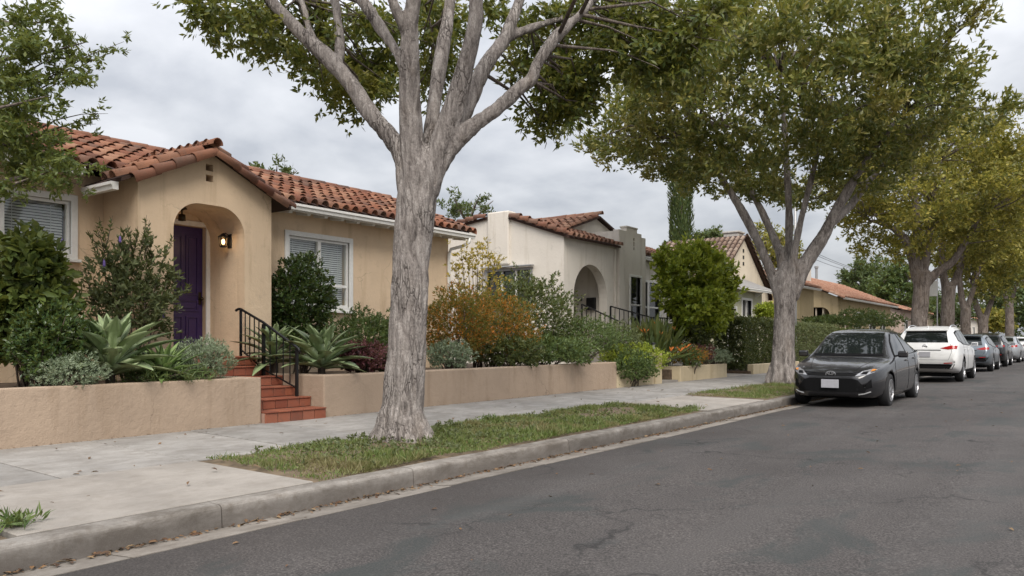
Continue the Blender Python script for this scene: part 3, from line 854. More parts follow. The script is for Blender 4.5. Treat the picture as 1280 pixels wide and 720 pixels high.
for s, ye in ((-1, PY0), (1, PY1)):
    L = abs(ye - AY) + 0.05
    lay(mats, (px1 + 0.03, AY, PAZ), (0, s * L, -L * PSL), (-1, 0, 0), 9, 0.225, skip=over_main)
    # rake course hanging on the gable edge
    for k in range(6):
        dd = L - 0.33 * k - 0.42
        if dd < -0.2: continue
        dn = Vector((0, s, -PSL)).normalized(); up = Vector((0, s * PSL, 1)).normalized()
        mats.append(tile_matrix(Vector((px1 + 0.015, AY, PAZ)) + dn * dd - up * 0.075, dn, (Vector((0.55, 0, 0)) + up * 0.8)))
for k in range(6):                                          # ridge of the porch
    mats.append(tile_matrix(Vector((px1 - 0.36 - 0.33 * k + 0.05, AY, PAZ + 0.045)), (1, 0, 0), (0, 0, 1), 0.03))
for k in range(37):                                         # main ridge
    mats.append(tile_matrix(Vector((RX, 1.0 + 0.335 * k, RZ + 0.055)), (0, 1, 0), (0, 0, 1), 0.03))
dn = Vector((EX - RX, 0, EZ - RZ)).normalized()
for k in range(8):                                          # right verge
    mats.append(tile_matrix(Vector((RX, 13.55, RZ)) + dn * (0.33 * k) + Vector((0, 0, 0.02)), dn, (0, 0.4, 0.9)))
place_tiles(mats, TILE, M['tile'], roof1)
# gutters, downpipe, rafter tails, fascia
def gutter(house, a, b, out, mat='trim', name='rain_gutter', hgt=0.105, w=0.105):
    a, b, out = Vector(a), Vector(b), Vector(out).normalized()
    prof = [(0, 0), (w * 0.72, 0), (w * 0.80, hgt * 0.45), (w, hgt * 0.62), (w, hgt), (w - 0.012, hgt), (w - 0.012, hgt * 0.66), (w * 0.7, hgt * 0.1), (0.012, 0.012), (0.012, hgt), (0, hgt)]
    n = len(prof); mb = MB()
    v = [p + out * q[0] + Vector((0, 0, q[1])) for p in (a, b) for q in prof]
    f = [(i, (i + 1) % n, n + (i + 1) % n, n + i) for i in range(n)]
    mb.add(v, f)
    for o in (0, n): mb.add([v[o + i] for i in (0, 1, 2, 3, 4, 10)], [(0, 1, 2, 3, 4, 5)])
    return mb.build(name, M[mat], house)
gutter(H1, (EX + 0.0, 8.22, 3.505), (EX + 0.0, 13.62, 3.505), (1, 0, 0))
gutter(H1, (EX + 0.0, 0.3, 3.505), (EX + 0.0, 5.2, 3.505), (1, 0, 0))
gutter(H1, (GX + 0.02, PY0 - 0.005, 3.27), (-11.3, PY0 - 0.005, 3.27), (0, -1, 0))
MB().box(EX - 0.03, EX - 0.004, 8.0, 13.5, 3.49, 3.595).build('fascia', M['trim'], H1)
for k in range(14):
    y = 8.3 + k * 0.39
    MB().extr([[(WX + 0.002, 3.60), (WX + 0.002, 3.50), (EX - 0.06, 3.46), (EX - 0.032, 3.50), (EX - 0.032, 3.585)]], 'y', y, y + 0.07).build('rafter_tail', M['trim'], H1)
MB().tube([(EX + 0.05, 13.45, 3.51), (EX + 0.05, 13.45, 3.42), (EX - 0.10, 13.40, 3.34), (WX + 0.07, 13.24, 3.27), (WX + 0.05, 13.19, 3.15), (WX + 0.05, 13.19, 0.75)], 0.036, 8).build('downpipe', M['trim'], H1, smooth=True)
# soffit
MB().add([(EX - 0.03, 7.9, 3.60), (EX - 0.03, 13.5, 3.60), (WX, 13.5, 3.612), (WX, 7.9, 3.612)], [(0, 1, 2, 3)]).build('soffit', M['trim'], H1)

# lantern beside the door, lit
LP = Vector((-10.88, 7.36, 2.80))
lan = thing('wall_lantern', LP, 'lit bronze wall lantern on the porch wall beside the purple door', 'lantern')
bp = MB(); bp.rbox(LP.x - 0.05, LP.x + 0.05, LP.y - 0.018, LP.y + 0.002, LP.z - 0.10, LP.z + 0.12, 0.008)
bp.tube([(LP.x, LP.y - 0.01, LP.z + 0.09), (LP.x, LP.y - 0.08, LP.z + 0.13), (LP.x, LP.y - 0.12, LP.z + 0.10)], 0.009, 6)
bp.build('bracket', M['iron'], lan)
cage = MB(); c0 = Vector((LP.x, LP.y - 0.12, LP.z))
cage.lathe([(0.001, 0.13), (0.03, 0.11), (0.085, 0.065), (0.08, 0.055), (0.001, 0.055)], c0, 10)
cage.lathe([(0.001, -0.10), (0.05, -0.095), (0.055, -0.08), (0.001, -0.08)], c0, 10)
for k in range(6):
    a = k * math.pi / 3; cage.beam(c0 + Vector((0.068 * math.cos(a), 0.068 * math.sin(a), 0.058)), c0 + Vector((0.05 * math.cos(a), 0.05 * math.sin(a), -0.085)), 0.008)
cage.build('cage', M['iron'], lan)
MB().lathe([(0.001, -0.05), (0.018, -0.045), (0.026, -0.015), (0.018, 0.02), (0.001, 0.035)], c0, 10).build('bulb', glow("lamp_glow", (1.0, 0.62, 0.25), 3.5), lan, smooth=True)
pl = bpy.data.lights.new('lantern_light', 'POINT'); pl.energy = 0.3; pl.color = (1, 0.66, 0.33); pl.shadow_soft_size = 0.03
plo = bpy.data.objects.new('lantern_light', pl); COL.objects.link(plo); plo.parent = lan; plo.location = (0, -0.19, -0.01)

# ---------------------------------------------------------------- steps with quarry tiles
ST = thing('front_steps', (-9.5, 6.75, 0.15), 'red quarry tiled front steps up to the arched porch', 'steps')
body = MB(); RZs = [0.335, 0.472, 0.610, 0.747, 0.884, 1.02]; SX = [-8.50, -8.82, -9.13, -9.44, -9.75, -10.06]
for k in range(6):
    xb = SX[k + 1] if k < 5 else WX - 0.05
    y0_, y1_ = (6.26, 7.26) if k < 5 else (6.26, 7.26)
    body.box(xb - (0.0 if k < 5 else 0), SX[k] - 0.018, y0_, y1_, 0.1, RZs[k] - 0.018)
body.build('step_core', M['grout'], ST)
trd = MB().rbox(-0.1, 0.1, -0.1, 0.1, -0.008, 0.008, 0.003)
def qtile(x0, x1, y0, y1, z0, z1):
    MB().rbox(x0, x1, y0, y1, z0, z1, 0.004).build('quarry_tile', M['steptile'], ST)
for k in range(6):
    nn = 5; w = 1.0 / nn
    zb = 0.17 if k == 0 else RZs[k - 1]
    for i in range(nn):
        ya, yb = 6.26 + w * i + 0.005, 6.26 + w * (i + 1) - 0.005
        qtile(SX[k] - 0.0175, SX[k] - 0.003 + random.uniform(0, .002), ya, yb, zb + 0.006, RZs[k] - 0.022)
        xe = SX[k + 1] if k < 5 else -10.36
        qtile(xe + 0.006, SX[k] + 0.012, ya, yb, RZs[k] - 0.0175, RZs[k] + random.uniform(-0.001, 0.002))
for i in range(3):
    for j in range(5):
        qtile(-10.68 - 0.31 * i + 0.006, -10.37 - 0.31 * i - 0.005 + 0.002, 6.265 + 0.2 * j, 6.255 + 0.2 * (j + 1), 1.003, 1.02)
# ---------------------------------------------------------------- railing
RY = 7.13
RA = thing('stair_railing', (-9.3, RY, 0.5), 'black wrought iron handrail on the right side of the red tiled steps', 'railing')
ptop = aty(301, 388, RY); pmid = aty(329.5, 405, RY); pbot = aty(371, 436, RY)
def zstep(x):
    z = 0.15
    for k in range(6):
        if x < SX[k]: z = RZs[k]
    return z
for p, w in ((ptop, 0.03), (pmid, 0.04), (pbot, 0.036)):
    MB().box(p.x - w / 2, p.x + w / 2, RY - w / 2, RY + w / 2, zstep(p.x), p.z).build('post', M['iron'], RA)
hr = MB().tube([ptop + Vector((-0.12, 0, 0.0)), ptop + Vector((-0.06, 0, 0.022)), ptop + Vector((0, 0, 0.02)), pmid + Vector((0, 0, 0.02)), pbot + Vector((0, 0, 0.02)), pbot + Vector((0.05, 0, -0.01)), pbot + Vector((0.055, 0, -0.05))], 0.02, 8)
hr.build('handrail', M['iron'], RA, smooth=True)
lo1, lo2, lo3 = ptop.copy(), pmid.copy(), pbot.copy()
lo1.z = zstep(ptop.x) + 0.10; lo2.z = pmid.z - 0.66; lo3.z = pbot.z - 0.55
lr = MB().beam(lo1, lo2, 0.018).beam(lo2, lo3, 0.018); lr.build('lower_rail', M['iron'], RA)
for (a, b, la, lb, nn) in ((ptop, pmid, lo1, lo2, 4), (pmid, pbot, lo2, lo3, 4)):
    for k in range(1, nn + 1):
        t_ = k / (nn + 1.0)
        A = a.lerp(b, t_); B = la.lerp(lb, t_)
        MB().beam(A + Vector((0, 0, 0.01)), B, 0.013).build('baluster', M['iron'], RA)
        if k == 2:
            m_ = A.lerp(B, 0.55); MB().lathe([(0.002, -0.03), (0.02, -0.015), (0.02, 0.015), (0.002, 0.03)], m_, 8).build('collar', M['iron'], RA)
# ================================================================== HOUSE 2 (white)
H2 = thing('white_house', (-11.5, 20, 0.5), 'white stucco bungalow with arched porch, stepped parapet tower and clay tile roof', 'house')
HX, HY = -11.5, 18.05
side = MB().extr([[(-17.5, 0.3), (HX, 0.3), (HX, 4.08), (-13.68, 4.84), (-17.5, 4.36)], rect(-14.10, -12.60, 2.1, 3.24)], 'y', HY, HY + 0.2)
side.build('wall', M['white_st'], H2)
frt = [(18.25, 0.3), (18.56, 0.3), (18.56, 2.49)] + [p for p in arc(19.495, 2.49, 0.935, 180, 0, 20)][1:] + [(20.43, 0.3), (20.95, 0.3), (20.95, 4.08), (18.25, 4.08)]
MB().extr([frt], 'x', HX - 0.28, HX).build('porch_front', M['white_st'], H2)
pr = MB().box(-13.2, -13.0, 18.26, 22.6, 0.3, 4.0); pr.box(-12.99, HX - 0.281, 20.62, 20.9, 0.3, 3.9); pr.box(-12.99, HX - 0.281, 18.26, 20.61, 3.60, 3.72); pr.box(-12.99, HX - 0.29, 18.26, 20.61, 0.3, 1.3)
pr.build('porch_room', M['white_st'], H2)
MB().rbox(-14.06, -13.30, HY - 0.09, HY + 0.3, 3.42, 4.95, 0.04).build('chimney_pier', M['white_st'], H2)
# side window behind the shrubs
w = MB().extr([rect(-14.18, -12.52, 2.04, 3.32), rect(-14.10, -12.60, 2.1, 3.24)], 'y', HY - 0.03, HY + 0.1).build('window', M['metalgrey'], H2)
for x in (-13.6, -13.1): MB().box(x - 0.03, x + 0.03, HY, HY + 0.06, 2.1, 3.24).build('mullion', M['trim'], w)
MB().box(-14.10, -12.60, HY + 0.07, HY + 0.074, 2.1, 3.24).build('pane', M['dglass'], w)
MB().rbox(-14.25, -12.45, HY - 0.18, HY - 0.032, 3.33, 3.37, 0.008).build('window_hood', M['metalgrey'], w)
# tower with stepped parapet
tw = [(20.953, 0.3), (22.70, 0.3), (22.70, 4.50), (22.42, 4.50), (22.42, 4.60), (22.12, 4.60), (22.12, 4.70), (21.42, 4.70), (21.42, 4.60), (20.953, 4.60)]
vh = [rect(21.86, 21.94, 4.05, 4.13), rect(21.86, 21.94, 4.17, 4.30), rect(21.86, 21.94, 4.34, 4.42)]
MB().extr([tw, rect(21.66, 22.34, 1.5, 3.22)] + vh, 'x', -11.60, -11.38).build('tower_front', M['white_st'], H2, bevel=0.015)
MB().box(-12.6, -11.602, 20.953, 21.15, 0.3, 4.56).box(-12.6, -11.602, 22.5, 22.70, 0.3, 4.48).build('tower_side', M['white_st'], H2)
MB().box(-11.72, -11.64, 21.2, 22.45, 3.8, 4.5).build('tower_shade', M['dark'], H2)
MB().rbox(-11.62, -11.36, 21.40, 22.14, 4.702, 4.76, 0.02).build('parapet_cap', M['white_st'], H2)
def simple_win(house, X, y0, y1, z0, z1, mull=(), rail=None, trim=0.07, mat='trim'):
    w = MB().extr([rect(y0 - trim, y1 + trim, z0 - trim, z1 + trim), rect(y0, y1, z0, z1)], 'x', X - 0.08, X + 0.025).build('window', M[mat], house)
    for y in mull: MB().box(X - 0.06, X + 0.012, y - 0.03, y + 0.03, z0, z1).build('mullion', M[mat], w)
    if rail: MB().box(X - 0.055, X + 0.008, y0, y1, rail - 0.025, rail + 0.025).build('rail', M[mat], w)
    MB().box(X - 0.066, X - 0.062, y0, y1, z0, z1).build('pane', M['dglass'], w)
    MB().rbox(X - 0.02, X + 0.07, y0 - trim - 0.03, y1 + trim + 0.03, z0 - trim - 0.05, z0 - trim - 0.003, 0.006).build('sill', M[mat], w)
    return w
simple_win(H2, -11.38, 21.66, 22.34, 1.5, 3.22, rail=2.36)
MB().extr([rect(22.702, 27.2, 0.3, 3.95), rect(22.86, 23.62, 1.5, 3.18), rect(23.76, 24.52, 1.5, 3.18)], 'x', -12.0, -11.80).box(-17, -12.001, 27.0, 27.2, 0.3, 3.9).build('wing_wall', M['white_st'], H2)
simple_win(H2, -11.80, 22.86, 23.62, 1.5, 3.18, rail=2.36)
simple_win(H2, -11.80, 23.76, 24.52, 1.5, 3.18, rail=2.36)
rf = MB()
def slab(mb, q, t=0.06):
    mb.add(q + [(a, b, c - t) for a, b, c in q], [(0, 1, 2, 3), (7, 6, 5, 4), (0, 1, 5, 4), (1, 2, 6, 5), (2, 3, 7, 6), (3, 0, 4, 7)])
e2, r2 = (-11.32, 4.08), (-13.68, 4.89)
slab(rf, [(e2[0], 17.98, e2[1]), (e2[0], 20.95, e2[1]), (r2[0], 20.95, r2[1]), (r2[0], 17.98, r2[1])])
slab(rf, [(r2[0] - 0.001, 17.98, r2[1]), (r2[0] - 0.001, 27.2, r2[1]), (-17.6, 27.2, 4.40), (-17.6, 17.98, 4.40)])
slab(rf, [(-11.62, 22.73, 4.02), (-11.62, 27.35, 4.02), (r2[0], 27.35, 4.75), (r2[0], 22.73, 4.75)])
# cross gable behind the tower
CGY, CGZ, CX0, CX1 = 21.76, 5.20, -12.5, -18.0
slab(rf, [(CX0, CGY, CGZ), (CX0, 19.1, 4.35), (CX1, 19.1, 4.35), (CX1, CGY, CGZ)])
slab(rf, [(CX0, CGY, CGZ), (CX0, 24.4, 4.35), (CX1, 24.4, 4.35), (CX1, CGY, CGZ)])
roof2 = rf.build('roof', M['deck'], H2)
MB().extr([[(19.5, 4.2), (24.0, 4.2), (24.0, 4.40), (CGY, 5.10), (19.5, 4.40)]], 'x', -12.8, -12.62).build('gable_wall', M['white_st'], H2)
mats = []
lay(mats, (r2[0], 18.02, r2[1]), (e2[0] + 0.07 - r2[0], 0, e2[1] - r2[1] - 0.02), (0, 1, 0), 12, 0.243)
lay(mats, (CX0 + 0.05, CGY, CGZ), (0, 19.1 - CGY, 4.35 - CGZ), (-1, 0, 0), 14, 0.243)
dn = Vector((e2[0] - r2[0], 0, e2[1] - r2[1])).normalized()
for k in range(6): mats.append(tile_matrix(Vector((r2[0] + 0.42, 17.99, r2[1] - 0.075)) + dn * (0.33 * k) + Vector((0, -0.02, -0.02)), dn, (0, -0.5, 0.85)))
for k in range(9): mats.append(tile_matrix(Vector((-14.1 - 0.33 * k, 17.99, 4.86 - 0.125 * 0.33 * k)), (-1, 0, -0.125), (0, -0.5, 0.85)))
for k in range(16): mats.append(tile_matrix(Vector((CX0 - 0.33 - 0.33 * k, CGY, CGZ + 0.07)), (1, 0, 0), (0, 0, 1), 0.03))
place_tiles(mats, TILE2, M['tile2'], roof2)
mats = []
lay(mats, (r2[0], 22.75, 4.75), (-11.55 - r2[0], 0, -0.75), (0, 1, 0), 19, 0.243)
joined_tiles(mats, TILE2, M['tile2'], roof2)
MB().lathe([(0.001, 0), (0.05, 0), (0.05, 0.45), (0.075, 0.46), (0.075, 0.52), (0.001, 0.53)], (-15.5, 23.2, 4.95), 10).build('vent_pipe', M['metalgrey'], H2)
MB().tube([(HX + 0.03, 20.86, 4.0), (HX + 0.03, 20.86, 0.5)], 0.035, 8).build('downpipe', M['white_st'], H2)
gutter(H2, (-11.64, 22.75, 3.87), (-11.64, 27.3, 3.87), (1, 0, 0))
mbx = MB().rbox(-12.27, -11.97, 20.50, 20.619, 2.18, 2.55, 0.02).build('wall_mailbox', M['iron'], loc=(-12.1, 20.55, 2.18)); tag(mbx, 'black metal wall mailbox inside the white house arched porch', 'mailbox')
sc = MB().lathe([(0.001, 0.10), (0.06, 0.02), (0.10, 0.0), (0.001, -0.01)], (-12.5, 20.5, 2.46), 10); sc.box(-12.53, -12.47, 20.5, 20.618, 2.46, 2.52)
tag(sc.build('porch_lamp', M['iron'], loc=(-12.5, 20.5, 2.46)), 'small dark shaded lamp on the white house porch wall', 'lamp')
# iron stair rail in front of the white house
R2 = thing('stair_railing', (-10.6, 19.6, 0.6), 'black iron stair rail in front of the white house arch', 'railing')
def rail2(a, b, h0, n):
    a, b = Vector(a), Vector(b)
    MB().beam(a + Vector((0, 0, h0)), b + Vector((0, 0, h0)), 0.035).build('handrail', M['iron'], R2)
    MB().beam(a + Vector((0, 0, 0.1)), b + Vector((0, 0, 0.1)), 0.02).build('lower_rail', M['iron'], R2)
    for k in range(n + 1):
        p = a.lerp(b, k / n); w_ = 0.04 if k in (0, n) else 0.018
        MB().beam(p + Vector((0, 0, -0.05)), p + Vector((0, 0, h0)), w_).build('post' if k in (0, n) else 'baluster', M['iron'], R2)
rail2((-11.2, 18.5, 1.40), (-9.9, 18.5, 0.85), 0.85, 9)
rail2((-11.2, 20.1, 1.40), (-9.9, 20.1, 1.05), 0.85, 9)
rail2((-9.85, 20.1, 1.05), (-9.85, 21.0, 1.05), 0.85, 6)
MB().box(-11.48, -10.9, 18.4, 20.5, 0.3, 1.33).box(-10.899, -10.5, 18.4, 20.5, 0.3, 1.15).box(-10.499, -9.8, 18.4, 21.1, 0.3, 1.0).build('porch_steps', M['apron'], H2)

# ================================================================== HOUSE 3 (pale green wing, cream gable)
H3 = thing('green_house', (-12, 34, 0.28), 'pale green bungalow with grey shed porch roof and tall cream gable behind', 'house')
MB().extr([rect(30.9, 35.5, 0.2, 3.42), rect(33.0, 34.1, 1.55, 3.0), rect(31.35, 32.25, 0.5, 2.6)], 'x', -12.2, -12.0).box(-13.0, -12.201, 30.9, 31.1, 0.2, 3.42).box(-13.0, -12.201, 35.3, 35.5, 0.2, 3.42).build('wall', M['green_st'], H3)
simple_win(H3, -12.0, 33.0, 34.1, 1.55, 3.0, mull=(33.55,), rail=2.3, trim=0.10)
MB().box(-12.1, -12.06, 31.35, 32.25, 0.5, 2.6).build('door', M['dark'], H3)
MB().extr([[(31.25, 0.3), (31.35, 0.3), (31.35, 2.6), (32.25, 2.6), (32.25, 0.3), (32.35, 0.3), (32.35, 2.7), (31.25, 2.7)]], 'x', -12.02, -11.97).build('door_casing', M['trim'], H3)
rf = MB(); slab(rf, [(-11.55, 30.5, 3.50), (-11.55, 36.1, 3.50), (-13.0, 36.1, 4.12), (-13.0, 30.5, 4.12)], 0.09)
rf.build('porch_roof', M['shingle'], H3)
gutter(H3, (-11.56, 30.5, 3.36), (-11.56, 36.1, 3.36), (1, 0, 0))
for y in (31.2, 32.6, 34.6):
    MB().extr([[(-12.0, 3.38), (-12.0, 3.15), (-11.62, 3.38)]], 'y', y, y + 0.07).build('bracket', M['trim'], H3)
gaz = lambda y: 6.05 - abs(y - 35.9) * 0.72
cg = MB().extr([[(32.6, 0.2), (39.4, 0.2), (39.4, gaz(39.4)), (35.9, 6.05), (32.6, gaz(32.6))]], 'x', -13.2, -13.001); cg.box(-16.9, -13.201, 32.6, 32.8, 0.2, 3.6)
cg.build('gable_wall', M['cream_st'], H3)
for (y, z) in ((35.9, 5.35), (35.9, 5.05), (35.9, 4.75)):
    MB().rbox(-13.0, -12.985, y - 0.09, y + 0.09, z, z + 0.16, 0.004).build('gable_vent', M['dark'], H3)
rf = MB()
slab(rf, [(-12.85, 35.9, 6.15), (-12.85, 32.2, 6.15 - 3.7 * 0.72), (-17, 32.2, 6.15 - 3.7 * 0.72), (-17, 35.9, 6.15)])
slab(rf, [(-12.85, 35.9, 6.15), (-12.85, 39.8, 6.15 - 3.9 * 0.72), (-17, 39.8, 6.15 - 3.9 * 0.72), (-17, 35.9, 6.15)])
roof3 = rf.build('roof', M['deck'], H3)
mats = []
lay(mats, (-12.82, 35.9, 6.15), (0, -3.7, -3.7 * 0.72), (-1, 0, 0), 16, 0.245)
for k in range(12):
    dn = Vector((0, 1, -0.72)).normalized(); mats.append(tile_matrix(Vector((-12.83, 35.9, 6.17)) + dn * (0.34 * k), dn, (0.2, 0.5, 0.8)))
joined_tiles(mats, TILE2, M['tile3'], roof3)
qy = atx(917, 290, -15.2).y
ch = MB().rbox(-15.6, -14.8, qy - 0.4, qy + 0.4, 3.5, 6.9, 0.02); ch.rbox(-15.66, -14.74, qy - 0.46, qy + 0.46, 6.902, 7.0, 0.02)
ch.build('chimney', M['stone'], H3)
# low tiled wing to the right of the gable
MB().extr([rect(39.45, 46, 0.2, 4.1), [(41.6, 0.5), (42.9, 0.5), (42.9, 2.6)] + arc(42.25, 2.6, 0.65, 0, 180, 10)[1:-1] + [(41.6, 2.6)]], 'x', -12.8, -12.6).build('wing_wall', M['yellow_st'], H3)
MB().box(-13.0, -12.85, 41.5, 43.0, 0.4, 3.4).build('wing_window', M['dglass'], H3)
rf = MB(); slab(rf, [(-12.3, 38.6, 4.2), (-12.3, 46.2, 4.2), (-15.0, 46.2, 5.2), (-15.0, 38.6, 5.2)])
roof3b = rf.build('wing_roof', M['deck'], H3)
mats = []; lay(mats, (-15.0, 38.6, 5.2), (2.75, 0, -1.0), (0, 1, 0), 31, 0.245); joined_tiles(mats, TILE4, M['tile4'], roof3b)
gutter(H3, (-12.3, 38.6, 4.05), (-12.3, 46.2, 4.05), (1, 0, 0))

# ================================================================== HOUSE 4 (yellow)
H4 = thing('yellow_house', (-12, 56, 0.3), 'yellow stucco bungalow with salmon tile roof and arched side porch', 'house')
op = [(-13.75, 1.2), (-12.45, 1.2), (-12.45, 2.75)] + arc(-12.95, 2.75, 0.5, 0, 90, 6)[1:] + [(-13.75, 3.25)]
MB().extr([[(-19, 0.2), (-12, 0.2), (-12, 3.82), (-15.5, 5.35), (-19, 3.82)], op], 'y', 48.8, 49.0).build('side_wall', M['yellow_st'], H4)
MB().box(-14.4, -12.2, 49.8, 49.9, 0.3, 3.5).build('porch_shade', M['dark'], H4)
for x in (-13.3, -12.9): MB().box(x, x + 0.08, 48.9, 48.96, 1.2, 3.2).build('porch_post', M['cream_st'], H4)
ad = [(49.95, 0.5), (51.55, 0.5), (51.55, 2.35)] + arc(50.75, 2.35, 0.8, 0, 180, 12)[1:-1] + [(49.95, 2.35)]
MB().extr([rect(49.001, 64, 0.2, 3.82), ad, rect(53.2, 54.6, 1.4, 3.0), rect(57.0, 58.8, 1.3, 3.0), rect(60.6, 62.0, 1.3, 3.0)], 'x', -12.2, -12.0).build('wall', M['yellow_st'], H4)
MB().box(-12.9, -12.8, 49.1, 52.5, 0.3, 3.5).build('porch_back', M['cream_st'], H4)
for (a, b) in ((53.2, 54.6), (57.0, 58.8), (60.6, 62.0)): simple_win(H4, -12.0, a, b, 1.35, 3.0, mull=((a + b) / 2,), trim=0.1)
rf = MB(); slab(rf, [(-11.6, 48.5, 3.82), (-11.6, 64.4, 3.82), (-15.5, 64.4, 5.5), (-15.5, 48.5, 5.5)]); slab(rf, [(-19.4, 48.5, 3.82), (-19.4, 64.4, 3.82), (-15.5, 64.4, 5.5), (-15.5, 48.5, 5.5)])
roof4 = rf.build('roof', M['deck'], H4)
mats = []; lay(mats, (-15.5, 48.5, 5.5), (3.95, 0, -1.70), (0, 1, 0), 65, 0.245)
dn = Vector((3.9, 0, -1.68)).normalized()
for k in range(13): mats.append(tile_matrix(Vector((-15.5, 48.5, 5.48)) + dn * (0.33 * k), dn, (0, -0.5, 0.85)))
joined_tiles(mats, TILE4, M['tile4'], roof4)
gutter(H4, (-11.62, 48.5, 3.68), (-11.62, 64.4, 3.68), (1, 0, 0))
ch = MB().rbox(-14.9, -13.9, 49.3, 50.2, 4.3, 5.95, 0.03); ch.rbox(-14.8, -14.0, 49.4, 50.1, 5.952, 6.2, 0.03); ch.build('chimney', M['white_st'], H4)
MB().lathe([(0.001, 0), (0.09, 0), (0.09, 1.1), (0.14, 1.12), (0.14, 1.25), (0.001, 1.3)], (-15.7, 58, 5.3), 10).build('vent_pipe', M['metalgrey'], H4)

# ================================================================== FAR HOUSES
def far_house(label, y0, y1, X, ze, zr, mat, tm, wins, name='far_house'):
    h = thing(name, (X, (y0 + y1) / 2, 0.3), label, 'house')
    xm = X - 4.0
    MB().extr([rect(y0, y1, 0.2, ze)] + [rect(a, b, 1.3, 2.9) for a, b in wins], 'x', X - 0.2, X).build('wall', M[mat], h)
    MB().extr([[(X - 8, 0.2), (X - 0.201, 0.2), (X - 0.201, ze), (xm, zr - 0.12), (X - 8, ze)]], 'y', y0, y0 + 0.2).build('side_wall', M[mat], h)
    for a, b in wins: simple_win(h, X, a, b, 1.3, 2.9, mull=((a + b) / 2,))
    rf = MB(); slab(rf, [(X + 0.4, y0 - 0.3, ze), (X + 0.4, y1 + 0.3, ze), (xm, y1 + 0.3, zr), (xm, y0 - 0.3, zr)]); slab(rf, [(X - 8.4, y0 - 0.3, ze), (X - 8.4, y1 + 0.3, ze), (xm, y1 + 0.3, zr), (xm, y0 - 0.3, zr)])
    r = rf.build('roof', M['deck'], h)
    mats = []; lay(mats, (xm, y0 - 0.3, zr), (4.45, 0, ze - zr - 0.02), (0, 1, 0), int((y1 - y0 + 0.6) / 0.26), 0.26)
    joined_tiles(mats, TILE4, M[tm], r)
    return h
far_house('pink stucco house far down the street behind the street trees', 69, 82, -12.2, 3.7, 5.2, 'pink_st', 'tile4', ((70.5, 72), (74, 76), (78.5, 80.5)))
far_house('pale cream house beyond the pink one, farthest in the row', 88, 102, -12.4, 3.9, 5.4, 'cream_st', 'tile2', ((90, 92), (94, 96), (98, 100)))
far_house('white house at the far end of the street, right picture edge', 108, 124, -11.5, 3.9, 5.3, 'white_st', 'tile4', ((110, 112), (115, 117), (120, 122)))
# ================================================================== FOLIAGE
def unit(a):
    return a / np.maximum(np.linalg.norm(a, axis=-1, keepdims=True), 1e-9)
def rand_dirs(n):
    return unit(RNG.normal(size=(n, 3)))
def leaf_mesh(name, P, D, Nn, L, W, mat, parent, fold=0.15, six=False, curl=0.0):
    """n leaves as folded blades; P base, D direction, Nn normal"""
    n = len(P)
    off = np.array(ORG.get(parent.name, Vector((0, 0, 0)))) if parent is not None else 0
    P = np.asarray(P) - off
    D = unit(np.asarray(D)); S = unit(np.cross(D, Nn)); U = unit(np.cross(S, D))
    L = np.broadcast_to(L, (n,))[:, None]; W = np.broadcast_to(W, (n,))[:, None]
    if six:
        vs = np.stack([P, P + D * L * .3 + S * W * .46 + U * W * fold, P + D * L * .68 + S * W * .36 + U * W * (fold - curl), P + D * L - U * W * curl * 2.0,
                       P + D * L * .68 - S * W * .36 + U * W * (fold - curl), P + D * L * .3 - S * W * .46 + U * W * fold, P + D * L * .5 - U * W * curl * .5], 1)
        k = 7
        loops = np.array([0, 1, 6, 1, 2, 6, 2, 3, 6, 3, 4, 6, 4, 5, 6, 5, 0, 6]); nt_ = 6
    else:
        vs = np.stack([P, P + D * L * .45 + S * W * .5 + U * W * fold, P + D * L, P + D * L * .45 - S * W * .5 + U * W * fold], 1)
        k = 4
        loops = np.array([0, 1, 2, 0, 2, 3]); nt_ = 2
    V = vs.reshape(-1, 3)
    F = (loops[None, :] + (np.arange(n) * k)[:, None]).reshape(-1)
    me = bpy.data.meshes.new(name)
    me.vertices.add(len(V)); me.vertices.foreach_set('co', V.astype(np.float32).ravel())
    me.loops.add(len(F)); me.loops.foreach_set('vertex_index', F.astype(np.int32))
    me.polygons.add(n * nt_)
    me.polygons.foreach_set('loop_start', (np.arange(n * nt_) * 3).astype(np.int32))
    me.update(calc_edges=True)
    me.materials.append(mat)
    return link_mesh(name, me, parent)
def sprays(tips, axes, k, L, W, spread=0.9, along=0.14, droop=0.0):
    """rosette of k leaves round every twig tip"""
    m = len(tips)
    T = np.repeat(tips, k, 0); A = unit(np.repeat(axes, k, 0))
    rnd_ = RNG.normal(size=A.shape); perp = unit(rnd_ - (rnd_ * A).sum(1, keepdims=True) * A)
    ang = RNG.uniform(0.25, 1.0, (m * k, 1)) * spread * 1.35
    D = A * np.cos(ang) + perp * np.sin(ang)
    D[:, 2] -= droop
    D = unit(D)
    P = T - A * RNG.uniform(0, along, (m * k, 1))
    Nn = A + 0.5 * RNG.normal(size=A.shape)
    l = L * RNG.uniform(0.65, 1.2, m * k); w = W * RNG.uniform(0.75, 1.2, m * k)
    return P, D, Nn, l, w

